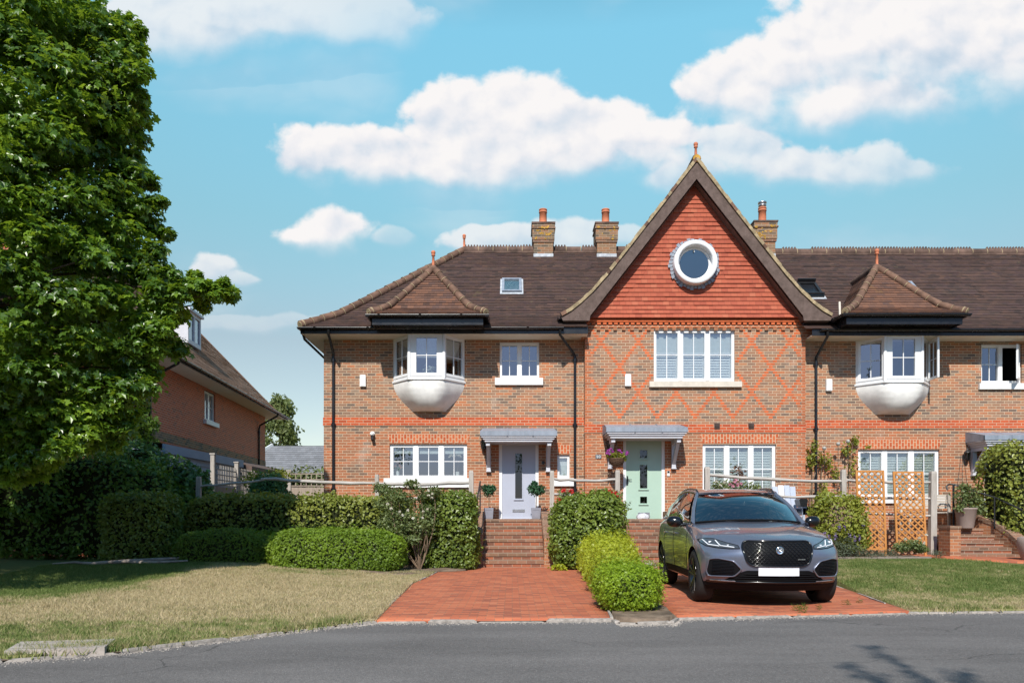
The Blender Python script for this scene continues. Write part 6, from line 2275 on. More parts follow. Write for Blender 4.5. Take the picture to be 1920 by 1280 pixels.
st1 = steps('brick_steps', 'brick steps rising to the grey front door between square hedges', -.72, .76, 18.0, 0, 7, .164, .275, 20.6, (1, 1))
b = MB()
b.tube([(-.83, 18.12, .62), (-.83, 18.12, 1.62)], .018, 8)
b.tube([(-.83, 18.02, 1.58), (-.83, 18.12, 1.63), (-.83, 19.7, 2.12), (-.83, 19.85, 2.10)], .021, 8)
b.tube([(-.83, 19.7, 1.1), (-.83, 19.7, 2.12)], .018, 8)
b.build('handrail', M['iron'], st1)
st2 = steps('brick_steps', 'brick steps with white-stained edges below the sage green door', 2.75, 4.05, 17.75, 0, 7, .164, .275, 20.3, (.5, .5))
st3 = steps('brick_steps', 'wide brick steps with curved side wall at the right', PX(1800, 17.8), PX(1912, 17.8), 17.8, .17, 5, .150, .29, 20.6, (0, 0))
b = MB()
x0, x1 = PX(1780, 17.8), PX(1800, 17.8)
b.box(x0, x1, 17.77, 18.25, .1, .92)
pl = b.build('side_wall', M['brick_pier'], st3)
b = MB(); b.box(x0 - .01, x1 + .01, 17.75, 18.27, .921, .99); b.build('coping', M['brick_nose'], pl)
b = MB()
cv = [(11.95, 17.85, .52), (11.95, 18.2, .72), (11.88, 18.7, .98), (11.7, 19.2, 1.16), (11.5, 19.7, 1.26), (11.4, 20.5, 1.28)]
for (a, c) in zip(cv, cv[1:]):
    b.poly([(a[0], a[1], .1), (a[0], a[1], a[2]), (c[0], c[1], c[2]), (c[0], c[1], .1)])
    b.poly([(a[0] + .25, a[1], .1), (c[0] + .25, c[1], .1), (c[0] + .25, c[1], c[2]), (a[0] + .25, a[1], a[2])])
b.poly([(11.95, 17.85, .1), (12.2, 17.85, .1), (12.2, 17.85, .52), (11.95, 17.85, .52)])
cw = b.build('side_wall', M['brick_pier'], st3)
b = MB()
for (a, c) in zip(cv, cv[1:]):
    k = max(2, int(math.dist(a, c) / .085))
    for q in range(k):
        p, e = lerp(a, c, (q + .06) / k), lerp(a, c, (q + .95) / k)
        b.bar((p[0] + .125, p[1], p[2] + .04), (e[0] + .125, e[1], e[2] + .04), .27, .10)
b.build('coping', M['brick_nose'], cw)
b = MB()
hx = 11.63
b.tube([(11.28, 19.35, .9), (11.28, 19.35, 2.02)], .028, 8)
b.tube([(11.10, 19.30, 1.88), (11.08, 19.32, 1.98), (11.16, 19.35, 2.03), (11.28, 19.35, 2.03), (11.9, 18.6, 1.66), (12.1, 17.95, 1.36)], .022, 8)
b.tube([(11.85, 18.6, .9), (11.85, 18.6, 1.68)], .018, 8)
b.build('handrail', M['iron'], st3)

for (x0, x1, y, z, lb) in ((-9.4, -.96, 18.75, 1.0, 'low brick retaining wall behind the left hedges'), (1.0, 2.50, 18.75, 1.0, 'short brick retaining wall behind the red roses'), (4.30, x0, 18.72, .86, 'low brick retaining wall behind the trellis panels')):
    t = thing('retaining_wall', lb, 'wall', ((x0 + x1) / 2, y, 0))
    b = MB(); b.box(x0, x1, y, y + .22, -.05, z - .07); b.build('brickwork', M['brick_pier'], t)
    b = MB(); b.box(x0, x1, y - .025, y + .24, z - .069, z + .01); b.build('coping', M['brick_nose'], t)

b = MB()
for k in range(3):
    xa = 5.85 + 1.25 * k
    b.box(xa, xa + 1.235, 17.28 + .01 * k, 17.42, .02, .29 - .01 * (k % 2))
t = b.build('sleeper_edging', M['sleeper']); tag(t, 'weathered timber sleepers edging the raised bed below the trellis', 'edging')


# ------------------------------------------------------------------ split rail fences
def wob_rail(mb, p, q, r, seed, sag=.03):
    g = random.Random(seed)
    pts, rad = [], []
    for i in range(9):
        f = i / 8
        a = lerp(p, q, f)
        pts.append((a[0], a[1] + g.uniform(-.012, .012), a[2] + g.uniform(-.018, .018) - sag * math.sin(math.pi * f)))
        rad.append(r * g.uniform(.8, 1.15) * (.75 if i in (0, 8) else 1))
    mb.tube(pts, rad, 7, flat=.72)


def rail_fence(label, posts, rails, loc):
    t = thing('rail_fence', label, 'fence', loc)
    for k, (x, y, z0, z1, wd) in enumerate(posts):
        b = MB()
        g = random.Random(k + int(x * 10))
        l = g.uniform(-.02, .02)
        rows = []
        for z, s in ((z0, 1), ((z0 + z1) / 2, .95), (z1 - .05, .92), (z1, .75)):
            f = (z - z0) / (z1 - z0)
            rows.append([(x + l * f + sx * wd / 2 * s, y + sy * wd / 2 * s, z) for sx, sy in ((-1, -1), (1, -1), (1, 1), (-1, 1))])
        b.grid(rows, 0, False, closed=True); b.poly(rows[-1])
        b.build('post', M['oak_v'], t)
    for k, (p, q, r) in enumerate(rails):
        b = MB(); wob_rail(b, p, q, r, k + int(p[0] * 7)); b.build('rail', M['oak'], t)


FY = 18.62
p_ = lambda x, y, Y=FY: (PX(x, Y), Y, PZ(y, Y))
rail_fence('weathered split-rail fence above the long hornbeam hedge', [(PX(372, FY), FY, .9, PZ(893, FY), .11), (PX(708, FY), FY, .9, PZ(889, FY), .10), (PX(884, FY), FY, .6, PZ(882, FY), .12)],
           [(p_(368, 912), p_(505, 897), .042), (p_(490, 896), p_(712, 905), .058), (p_(704, 906), p_(888, 903), .058), (p_(704, 934), p_(888, 930), .055), (p_(372, 938), p_(708, 934), .05)], (PX(600, FY), FY, .9))
rail_fence('short weathered split-rail fence beside the narrow window', [(PX(1035, FY), FY, .8, PZ(882, FY), .11), (PX(1157, FY), FY, .8, PZ(881, FY), .12)],
           [(p_(1034, 897), p_(1162, 899), .052), (p_(1034, 925), p_(1162, 929), .052)], (PX(1100, FY), FY, .9))
rail_fence('weathered split-rail fence behind the car and trellis panels', [(PX(1326, FY), FY, .8, PZ(875, FY), .13), (PX(1582, FY), FY, .8, PZ(880, FY), .12), (PX(1748, FY), FY, .25, PZ(883, FY), .15)],
           [(p_(1324, 890), p_(1588, 902), .055), (p_(1324, 924), p_(1588, 931), .05), (p_(1580, 898), p_(1752, 903), .05), (p_(1580, 929), p_(1752, 934), .05), (p_(1620, 960), p_(1752, 967), .045)], (PX(1500, FY), FY, .8))


# ------------------------------------------------------------------ trellis panels
def trellis(label, xl, xr, zb, zt, y, lean):
    t = thing('lattice_screen', label, 'trellis', ((xl + xr) / 2, y, zb), 'orange diamond trellis panels')
    w_, h_ = xr - xl, zt - zb
    def place(mb):
        for i, v in enumerate(mb.v):
            f = (v[2] - zb) / h_
            mb.v[i] = (v[0] - lean * f * .6, v[1] + .10 * f, v[2])
    fw = .045
    for k, (a0, a1, c0, c1) in enumerate(((xl, xl + fw, zb, zt), (xr - fw, xr, zb - .06 * 0, zt), (xl + fw, xr - fw, zt - fw, zt), (xl + fw, xr - fw, zb + .02, zb + .02 + fw))):
        b = MB(); b.box(a0, a1, y - .03, y + .005, c0, c1); place(b); b.build('frame_bar', M['trellis'], t)
    def clipline(x, z, s):
        # line through (x,z) slope s clipped to the frame
        pts = []
        for xx in (xl + .02, xr - .02):
            zz = z + s * (xx - x)
            if zb + .03 <= zz <= zt - .02: pts.append((xx, zz))
        for zz in (zb + .04, zt - .02):
            xx = x + (zz - z) / s
            if xl + .02 < xx < xr - .02: pts.append((xx, zz))
        return pts
    for s, yy in ((-.95, y - .022), (.95, y - .006)):
        b = MB()
        z = zb - w_
        while z < zt + w_:
            q = clipline(xl, z, s)
            if len(q) == 2 and math.dist(*q) > .05:
                b.bar((q[0][0], yy, q[0][1]), (q[1][0], yy, q[1][1]), .012, .034, up=(0, 0, 1))
            z += .148
        place(b)
        b.build('lattice', M['trellis'], t)
    b = MB(); b.box(xr - .05, xr, y - .02, y + .02, zb - .32, zb); b.build('stake', M['trellis'], t)


TY = 18.1
trellis('left orange trellis panel, its lower part grown into the yellow-green shrub', PX(1608.5, TY), PX(1662, TY), PZ(1032, TY), PZ(881, TY), TY, .03)
trellis('right orange trellis panel, bare, with a small cream rose at its foot', PX(1679.5, TY), PX(1737, TY), PZ(1022, TY), PZ(883, TY), TY, .05)


# ------------------------------------------------------------------ pots, furniture, small things
def topiary(label, x, Y, zb, seed, crown):
    t = thing('topiary_pot', label, 'potted plant', (x, Y, zb), 'ball-headed topiary pots at the grey door')
    b = MB()
    a0, a1, h = .105, .125, .29
    rows = [[(x + sx * a, Y + sy * a, zb + z) for sx, sy in ((-1, -1), (1, -1), (1, 1), (-1, 1))] for a, z in ((a0, 0), (a1, h), (a1 - .012, h), (a1 - .015, h - .03))]
    b.grid(rows, 0, False, closed=True); b.poly(rows[-1])
    for k, (za, zc, m0) in enumerate(((.03, .26, .03),)):
        lo, hi = a0 + (a1 - a0) * za / h, a0 + (a1 - a0) * zc / h
        for (u0, u1, v0, v1) in ((-.8, .8, .9, 1), (-.8, .8, 0, .1), (-.8, -.68, .1, .9), (.68, .8, .1, .9)):
            q = []
            for (u, v_) in ((u0, v0), (u1, v0), (u1, v1), (u0, v1)):
                w2 = lo + (hi - lo) * v_
                q.append((x + u * w2, Y - w2 - .006, zb + za + (zc - za) * v_))
            b.poly(q)
    b.build('planter', M['pot_grey'], t)
    b = MB(); b.tube([(x, Y, zb + .26), (x + .01, Y, zb + .5), (x, Y, zb + .74)], .012, 6); b.build('stem', M['twig'], t)
    c = (x, Y, zb + .80)
    cloud('foliage', [(x + dx, Y + dy, zb + .74 + dz, .155 * s_, .145 * s_) for dx, dy, dz, s_ in crown], 330, .055, 'oval', L['bay'], seed, t, jit=.6)


LZ = 1.148
topiary('topiary pot standing left of the grey door', PX(916.5, 19.9), 19.9, LZ, 81, [(0, 0, 0, 1.05), (-.07, 0, .06, .75), (.08, .02, .05, .7)])
topiary('topiary pot standing right of the grey door, its crown wider and looser', PX(1005, 19.9), 19.9, LZ, 82, [(0, 0, 0, 1.05), (.12, 0, .03, .85), (-.10, 0, .06, .75), (-.05, 0, .18, .45)])

hb = thing('hanging_basket', 'wicker hanging basket of purple petunias beside the green door', 'hanging basket', (PX(1156, 19.75), 19.75, PZ(862, 19.75)))
c = tuple(ORG[hb])
b = MB()
b.lathe(c, [(.06, -.16), (.13, -.13), (.185, -.05), (.20, .03), (.21, .04), (.19, .045)], 20)
for k in range(9):
    z = -.15 + k * .022
    rr_ = np.interp(z, [-.16, -.13, -.05, .03], [.06, .13, .185, .20]) + .008
    b.tube([(c[0] + rr_ * math.cos(t), c[1] + rr_ * math.sin(t), c[2] + z + .006 * math.sin(9 * t + k * 3.14)) for t in np.linspace(0, 2 * math.pi, 37)], .008, 5)
b.build('basket', M['wicker'], hb)
cloud('foliage', [(c[0], c[1], c[2] + .10, .20, .12), (c[0] - .14, c[1] - .05, c[2] + .10, .13, .10), (c[0] + .16, c[1] - .03, c[2] + .06, .12, .10)], 190, .055, 'oval', L['shrub'], 83, hb)
g = np.random.default_rng(9)
flower_heads(hb, [(c[0] + dx, c[1] - .14 + g.uniform(-.05, .05), c[2] + dz) for dx, dz in ((-.24, .22), (-.17, .26), (-.20, .14), (-.12, .20), (.05, .24), (.10, .17), (.25, .14), (.27, .18), (-.28, .16))], .050, L['magenta'], 84)
b = MB()
for t in (0.5, 2.6, 4.7): b.tube([(c[0] + .2 * math.cos(t), c[1] + .2 * math.sin(t), c[2] + .04), (c[0], c[1] + .02, c[2] + .44)], .005, 5)
b.tube([(c[0], YG, c[2] + .50), (c[0], c[1] + .1, c[2] + .50), (c[0], c[1] + .02, c[2] + .44)], .009, 6)
b.build('bracket_chain', M['iron'], hb)

b = MB()
bx, by, bz = PX(1206, 19.8), 19.8, 1.148
rows = []
for i, (s_, z) in enumerate(((.9, 0), (1, .05), (.85, .10), (.35, .14))):
    rows.append([(bx + .17 * s_ * math.cos(t) + .02 * math.sin(5 * t + i), by + .11 * s_ * math.sin(t), bz + z + .012 * math.sin(3 * t + i * 2)) for t in np.linspace(0, 6.283, 15)[:-1]])
b.grid(rows, 0, True, closed=True); b.poly(rows[-1]); b.poly(rows[0][::-1])
o = b.build('parcel', M['plastic_bag'], loc=(bx, by, bz)); tag(o, 'crumpled grey wrapped parcel left on the green door step', 'parcel')

pp = thing('plant_pot', 'tall taupe tapered pot with a leggy rose on the right steps', 'potted plant', (PX(1811, 18.9), 18.9, .92))
c = tuple(ORG[pp])
b = MB(); b.lathe(c, [(.165, 0), (.175, .02), (.25, .46), (.262, .47), (.262, .50), (.24, .505), (.235, .46)], 26); b.build('pot', M['pot_taupe'], pp)
cloud('foliage', [(c[0] - .12, c[1], c[2] + .80, .22, .2), (c[0] + .15, c[1], c[2] + .85, .22, .2), (c[0], c[1], c[2] + .62, .2, .18), (c[0] + .28, c[1], c[2] + .7, .14, .12), (c[0] - .02, c[1], c[2] + 1.0, .16, .12), (c[0] - .22, c[1] - .1, c[2] + .50, .12, .10), (c[0] + .26, c[1] - .1, c[2] + .46, .13, .1)], 190, .06, 'oval', L['rose'], 85, pp, jit=.9)
b = MB(); stems(b, (c[0], c[1], c[2] + .45), [(c[0] - .2, c[1], c[2] + .95), (c[0] + .25, c[1], c[2] + .9), (c[0] + .05, c[1], c[2] + 1.05), (c[0] + .1, c[1] - .1, c[2] + .8)], .012, .005, 3, .4); b.build('stem', M['twig'], pp)
b = MB()
for s_ in (-1, 0, 1): b.tube([(c[0] + .20 * s_, c[1] + .15, c[2] + .4), (c[0] + .03 * s_, c[1] + .15, c[2] + 1.85)], .006, 5)
b.build('obelisk_support', M['iron'], pp)
pp = thing('plant_pot', 'taupe pot standing in for an unidentified rounded object at the right edge', 'pot', (PX(1945, 16.6), 16.6, .16))
c = tuple(ORG[pp])
b = MB(); b.lathe(c, [(.24, 0), (.27, .03), (.37, .32), (.385, .46), (.37, .58), (.33, .60), (.31, .56)], 26); b.build('pot', M['pot_taupe'], pp)  # pot form stands in for a rounded shape first read as a parked car
cloud('foliage', [(c[0], c[1], c[2] + .66, .2, .15)], 150, .07, 'oval', L['rose'], 86, pp)

for k, (x, y) in enumerate(((1545.5, 840), (1571.5, 832), (1590, 827))):
    Y = 20.25
    b = MB(); cx_, cz_ = PX(x, Y), PZ(y, Y)
    b.lathe((cx_, Y, cz_), [(.001, -.052)] + [(.052 * math.cos(a), .052 * math.sin(a)) for a in np.linspace(-1.4, 1.4, 9)] + [(.001, .052)], 14)
    b.lathe((cx_, Y, cz_), [(.056, -.005), (.056, .005)], 14)
    t = thing('garden_ball', ['small grey ball on a stake, lowest of three by the wall', 'small grey ball on a stake, middle of three by the wall', 'small grey ball on a stake, nearest the window of three'][k], 'ornament', (cx_, Y, .88), 'grey ball ornaments on stakes')
    b.build('ball', M['galv'], t)
    b = MB(); b.tube([(cx_, Y, .88), (cx_, Y, cz_ - .05)], .007, 5); b.build('stake', M['iron'], t)

# grey-blue slatted chair behind the car
ch = thing('garden_chair', 'grey-blue slatted garden chair behind the parked car', 'chair', (PX(1476, 19.3), 19.3, .88))
x0 = PX(1476, 19.3)
for k in range(4):
    b = MB()
    xx = x0 + (k - 1.5) * .142
    zt = PZ(911 - (2.6 if k in (1, 2) else 0), 19.3)
    l = (k - 1.5) * .025
    b.poly([(xx - .066, 19.35, 1.2), (xx + .066, 19.35, 1.2), (xx + .070 + l * .4, 19.55, zt), (xx - .070 + l * .4, 19.55, zt)])
    b.poly([(xx - .066, 19.372, 1.2), (xx - .070 + l * .4, 19.572, zt), (xx + .070 + l * .4, 19.572, zt), (xx + .066, 19.372, 1.2)])
    b.poly([(xx - .070 + l * .4, 19.55, zt), (xx + .070 + l * .4, 19.55, zt), (xx + .070 + l * .4, 19.572, zt), (xx - .070 + l * .4, 19.572, zt)])
    b.build('back_slat', M['chair'] if k != 1 else M['white_paint'], ch)
b = MB(); b.box(x0 - .27, x0 + .27, 18.95, 19.40, 1.20, 1.235); b.build('seat', M['chair'], ch)
for s_ in (-1, 1):
    b = MB(); b.box(x0 + s_ * .30 - .05, x0 + s_ * .30 + .05, 18.92, 19.5, 1.42, 1.445); b.build('armrest', M['chair'], ch)
    for y in (18.95, 19.42):
        b = MB(); b.box(x0 + s_ * .29 - .03, x0 + s_ * .29 + .03, y, y + .05, .88, 1.42); b.build('leg', M['chair'], ch)

bq = thing('barbecue', 'black barbecue behind the car mirror and yellow shrub', 'barbecue', (PX(1513, 19.1), 19.1, .88))
x0 = PX(1513, 19.1)
b = MB(); b.box(x0 - .16, x0 + .22, 18.95, 19.3, 1.25, 1.46); b.build('firebox', M['bbq'], bq)
b = MB(); b.prism([(x0 - .25, 1.62), (x0 - .21, 1.46), (x0 - .05, 1.46), (x0 - .03, 1.62), (x0 - .06, 1.66), (x0 - .22, 1.66)], 18.95, 19.28); b.build('lid', M['bbq'], bq)
b = MB(); b.box(x0 + .08, x0 + .52, 18.98, 19.28, 1.42, 1.45); b.build('side_shelf', M['bbq'], bq)
for dx in (-.13, .19):
    for y in (18.98, 19.25):
        b = MB(); b.box(x0 + dx - .015, x0 + dx + .015, y, y + .03, .88, 1.25); b.build('leg', M['bbq'], bq)

be = thing('garden_bench', 'silvered slatted garden bench beyond the right trellis panel', 'bench', (PX(1745, 19.7), 19.7, .88))
xa, xb = PX(1690, 19.7), PX(1789, 19.7)
b = MB()
for k in range(5): b.box(xa, xb, 19.85 + .01 * k, 19.87 + .01 * k, 1.42 + k * .075, 1.48 + k * .075)
b.build('backrest', M['bench'], be)
b = MB()
for k in range(4): b.box(xa, xb, 19.38 + k * .11, 19.47 + k * .11, 1.30, 1.325)
b.build('seat', M['bench'], be)
for x in (xa + .03, xb - .09):
    for y, zt in ((19.38, 1.30), (19.80, 1.80)):
        b = MB(); b.box(x, x + .06, y, y + .06, .86, zt); b.build('leg', M['bench'], be)

# flower box on the sill behind the car and a wicker wreath
fb = thing('flower_trough', 'trough of pink and cream flowers below the gabled house window', 'flowers', (PX(1375, 19.4), 19.4, 1.6))
b = MB(); b.box(PX(1335, 19.4), PX(1425, 19.4), 19.3, 19.5, 1.70, 1.86); b.build('trough', M['pot_taupe'], fb)
b = MB(); b.box(PX(1340, 19.4), PX(1420, 19.4), 19.33, 19.47, .85, 1.70); b.build('stand', M['fence_w'], fb)
cloud('foliage', [(PX(x, 19.4), 19.38, z, .16, .14) for x, z in ((1345, 1.98), (1362, 2.02), (1380, 1.98), (1398, 1.96), (1415, 1.92))], 150, .06, 'oval', L['rose'], 87, fb)
flower_heads(fb, [(PX(x, 19.3), 19.25, PZ(y, 19.3)) for x, y in ((1368, 908), (1376, 904), (1382, 909), (1373, 911), (1388, 907), (1379, 901))], .055, L['pink'], 88)
flower_heads(fb, [(PX(x, 19.3), 19.25, PZ(y, 19.3)) for x, y in ((1343, 903), (1350, 909), (1357, 905))], .045, L['cream'], 89)
cloud('seed_heads', [(PX(1384, 19.4), 19.4, 2.28, .17, .24)], 130, .07, 'oval', M['hiptile'], 90, fb)

# things in the left window
vs = thing('window_flowers', 'orange flowers in a vase inside the left ground floor window', 'flowers', (PX(745, 20.75), 20.8, 2.27))
c = (PX(746, 20.8), 20.78, 2.33)
b = MB(); b.lathe((c[0], c[1], 2.33), [(.04, 0), (.05, .08), (.03, .14)], 12); b.build('vase', M['white_paint'], vs)
cloud('foliage', [(c[0], c[1], 2.52, .07, .06)], 60, .06, 'oval', L['bay'], 91, vs)
flower_heads(vs, [(c[0] - .06, c[1], 2.58), (c[0] + .05, c[1], 2.60), (c[0], c[1], 2.66), (c[0] + .09, c[1], 2.55)], .045, L['orangef'], 92)
vs = thing('window_orchid', 'white orchid inside the left ground floor window', 'flowers', (PX(856, 20.8), 20.8, 2.3))
c = (PX(858, 20.8), 20.78, 2.33)
b = MB(); b.lathe(c, [(.05, 0), (.06, .10), (.062, .11)], 12); b.build('pot', M['white_paint'], vs)
b = MB(); b.tube([(c[0], c[1], 2.43), (c[0] + .02, c[1], 2.7), (c[0] - .12, c[1], 2.87)], .006, 5); b.build('stem', M['twig'], vs)
flower_heads(vs, [(c[0] - .22 + .07 * k, c[1], 2.86 + .02 * (k % 2)) for k in range(5)], .05, L['cream'], 93)
vs = thing('window_bouquet', 'blue-white flower bouquet inside the left bay window', 'flowers', (BAYX + .1, 20.3, 4.98))
cloud('blooms', [(BAYX + .08, 20.28, 5.12, .19, .13)], 160, .06, 'quad', L['silver'], 94, vs)
b = MB(); b.lathe((BAYX + .08, 20.28, 4.88), [(.07, 0), (.09, .08), (.06, .18)], 12); b.build('vase', M['white_paint'], vs)

# root / fallen bough on the shaded lawn, slab at the kerb
b = MB()
pts = []
for k, (x, dy) in enumerate(((98, -.3), (140, -.1), (170, .0), (205, .1), (240, .16), (275, .05), (310, .0), (352, .05))):
    Y_ = 15.75 + dy
    X_ = PX(x, Y_)
    pts.append((X_, Y_, float(gz(X_, Y_)) + .045 + .02 * math.sin(k * 2.1)))
b.tube(pts, [.015, .03, .045, .05, .055, .05, .035, .02], 8, flat=.8)
b.tube([pts[4], (pts[4][0] + .5, pts[4][1] + .3, pts[4][2] + .02), (pts[4][0] + 1.0, pts[4][1] + .45, pts[4][2] + .05)], [.045, .04, .02], 7)
o = b.build('fallen_bough', M['deadwood'], loc=(-7.5, 15.8, .1)); tag(o, 'long bleached fallen bough lying on the shaded lawn', 'branch')
b = MB()
sl = [(PX(38, 6.95), 6.95), (PX(217, 7.12), 7.12), (PX(196, 6.66), 6.66), (PX(8, 6.46), 6.46)]
top = [(x, y, .045) for x, y in sl]; bt = [(x, y, -.05) for x, y in sl]
b.poly(top[::-1])
for i in range(4): b.poly([bt[i], bt[(i + 1) % 4], top[(i + 1) % 4], top[i]])
o = b.build('access_cover', M['concrete'], loc=(sl[0][0], 6.8, 0)); tag(o, 'worn grey slab set in the grass at the kerb', 'slab')
# ------------------------------------------------------------------ THE CAR
m_, t_ = new_mat('car_paint')
_n = t_.noise(gpos(t_), 900, 2)
M['paint'] = finish(m_, t_, pbsdf(t_, t_.ramp(_n, [(.3, (.14, .152, .20)), (.7, (.20, .214, .27))]), .30, **{'Metallic': .55, 'Coat Weight': 1.0, 'Coat Roughness': .02, 'Specular IOR Level': .5}))
M['gloss_black'] = plain('gloss_black', (.006, .006, .007), .16, .1, 3, .4, coat=.4)
M['satin_black'] = plain('satin_black', (.008, .008, .009), .65, .15, 5, .1)
M['rubber'] = plain('tyre_rubber', (.018, .018, .018), .8, .2, 8, .3)
M['alloy'] = plain('dark_alloy', (.10, .10, .105), .32, .1, 6, .5, metal=.85)
M['chrome'] = plain('chrome', (.70, .71, .72), .15, .08, 6, .5, metal=1.0)
M['drl'] = plain('clear_lamp', (.78, .80, .84), .12, .03, 3, .6, coat=1)
M['lampdark'] = plain('smoked_lamp', (.05, .055, .065), .1, .15, 6, .6, coat=1)
M['plate_w'] = plain('white_number_plate', (.74, .75, .78), .35, .06, 9, .5)
M['car_int'] = plain('car_interior', (.014, .014, .016), .8, .2, 3, .3)
m_, t_ = new_mat('car_glass')
_lw = t_.n('LayerWeight', {0: .4}, out=None).outputs[1]
_f = t_.m('ADD', .20, t_.m('MULTIPLY', t_.m('POWER', _lw, 2.0), .88), clamp=True)
M['car_glass'] = finish(m_, t_, t_.n('MixShader', {0: _f, 1: t_.n('BsdfTransparent', {0: (.20, .27, .30)}), 2: t_.n('BsdfGlossy', {'Color': (.9, .95, 1), 'Roughness': .01})}))

CARX, CARY = 3.46, 9.78
car = thing('parked_car', 'dark grey metallic sports utility car parked nose-out on the right drive', 'car', (CARX, CARY, 0), rz=R(-2.6))

S_ = [.34, .52, .76, 1.05, 1.40, 1.85, 2.45, 3.05, 3.55, 4.0, 4.38, 4.66]
ZB = [.27, .25, .25, .26, .27, .27, .27, .27, .27, .29, .33, .38]
ZT = [.80, .885, .955, 1.005, 1.06, 1.10, 1.115, 1.13, 1.155, 1.16, 1.12, .98]
WM = [.885, .935, .962, .968, .955, .945, .945, .955, .978, .975, .94, .87]
WT = [.775, .82, .835, .845, .855, .865, .87, .87, .87, .86, .82, .74]
KF = [-1, -.78, -.48, -.16, .16, .48, .78, 1]
RAKE = [.13, .05, .015, .0, .02, .10]
NJ, NI, NK = 6, len(S_), len(KF)


def row(i, j):
    zb, zt, wm, wt = ZB[i], ZT[i], WM[i], WT[i]
    tuck = .022 if 4 <= i <= 7 else 0
    return [(wm - .07, zb), (wm - .012 - tuck, zb + .13), (wm - .008 - tuck * 1.4, .52), (wm - .004, .735 if i > 0 else .66), (wm - .032, zt - .085), (wt, zt)][j]


def car_pt(i, j, k):
    f = KF[k]
    w_, z = row(i, j)
    x = f * w_
    s = S_[i]
    cur = 1 - abs(f) ** 2.3
    if i == 0:
        # nose: plan curve and rake
        s = .33 * abs(f) ** 2.3 + RAKE[j]
        if j == 5:
            z = z + .095 * cur
        elif j == 4:
            z = z + .05 * cur
        elif j == 3:
            z += .02 * cur
    elif i == NI - 1:
        s = s + .09 * cur - (.10 if j == 5 else 0)
        if j == 5: z += .05 * cur
    elif j == 5:
        dec = max(0, 1 - (S_[i] - .34) / 1.3)
        s = s - .22 * cur * dec
        crown = np.interp(S_[i], [.34, .6, 1.0, 1.5, 2.0, 4.2, 4.7], [.095, .088, .082, .078, .05, .04, .05])
        z = z + crown * cur
        if 1 <= i <= 4 and k in (2, 5): z += .010
        if 1 <= i <= 4 and k in (3, 4): z -= .006
    return (x, s, z)


bm = bmesh.new()
vd = {}
def gv(i, j, k):
    key = (i, j, k)
    if key not in vd:
        vd[key] = bm.verts.new(car_pt(i, j, k))
    return vd[key]
for i in range(NI - 1):
    for j in range(NJ - 1):
        bm.faces.new([gv(i, j, 0), gv(i, j + 1, 0), gv(i + 1, j + 1, 0), gv(i + 1, j, 0)])
        bm.faces.new([gv(i, j, NK - 1), gv(i + 1, j, NK - 1), gv(i + 1, j + 1, NK - 1), gv(i, j + 1, NK - 1)])
    for k in range(NK - 1):
        bm.faces.new([gv(i, NJ - 1, k), gv(i, NJ - 1, k + 1), gv(i + 1, NJ - 1, k + 1), gv(i + 1, NJ - 1, k)])
        bm.faces.new([gv(i, 0, k), gv(i + 1, 0, k), gv(i + 1, 0, k + 1), gv(i, 0, k + 1)])
for i in (0, NI - 1):
    for j in range(NJ - 1):
        for k in range(NK - 1):
            q = [gv(i, j, k), gv(i, j, k + 1), gv(i, j + 1, k + 1), gv(i, j + 1, k)]
            bm.faces.new(q if i == 0 else q[::-1])
cl_ = bm.edges.layers.float.new('crease_edge')
for e in bm.edges:
    ks = [kk for kk, v in vd.items() if v in e.verts]
for (i, j, k), v in list(vd.items()):
    for (i2, j2, k2) in ((i + 1, j, k), (i, j, k + 1)):
        if (i2, j2, k2) in vd:
            e = bm.edges.get((v, vd[(i2, j2, k2)]))
            if e is None: continue
            c = 0
            if j == 5 and j2 == 5 and k == k2 and k in (0, NK - 1): c = .45            # shoulder edge of the bonnet
            if i == 0 and i2 == 0 and j == 5: c = .35
            if j == 4 and i2 == i + 1 and k in (0, NK - 1): c = .35
            if j == 0: c = .5
            e[cl_] = c
bmesh.ops.recalc_face_normals(bm, faces=bm.faces[:])
me = bpy.data.meshes.new('tmp_body'); bm.to_mesh(me); bm.free()
tmp = bpy.data.objects.new('tmp_body', me); COL.objects.link(tmp)
md = tmp.modifiers.new('s', 'SUBSURF'); md.levels = md.render_levels = 3
AX = [(.90, .405), (3.775, .405)]
cutm = MB()
for s_, rad in AX:
    for sg in (-1, 1):
        xa, xb = sorted((sg * .60, sg * 1.3))
        cutm.lathe((xa, s_, .375), [(rad, 0), (rad, xb - xa)], 56, 0, 'x')
# lathe 'x' axis helper gives (h, r cos, r sin)
cut = cutm.build('tmp_cut', M['satin_black'])
bmc = bmesh.new(); bmc.from_mesh(cut.data); bmesh.ops.remove_doubles(bmc, verts=bmc.verts, dist=1e-5); bmesh.ops.recalc_face_normals(bmc, faces=bmc.faces); bmc.to_mesh(cut.data); bmc.free()
md = tmp.modifiers.new('b', 'BOOLEAN'); md.operation = 'DIFFERENCE'; md.object = cut; md.solver = 'EXACT'
bpy.context.view_layer.update()
dg = bpy.context.evaluated_depsgraph_get()
body_me = bpy.data.meshes.new_from_object(tmp.evaluated_get(dg))
body_me.name = 'body'
body_me.materials.clear()
for mm_ in (M['paint'], M['satin_black']): body_me.materials.append(mm_)
for p in body_me.polygons:
    c = p.center
    inner = False
    for s_, rad in AX:
        r_ = math.hypot(c.y - s_, c.z - .375)
        if abs(c.x) > .58 and abs(r_ - rad) < .012 and abs(p.normal.x) < .5: inner = True
        if abs(abs(c.x) - .60) < .01 and r_ < rad + .01: inner = True
    if c.z < .30 and p.normal.z < -.5: inner = True
    if c.z < .325 and c.y < .55: inner = True
    p.material_index = 1 if inner else 0
    p.use_smooth = True
body_me.set_sharp_from_angle(angle=R(38))
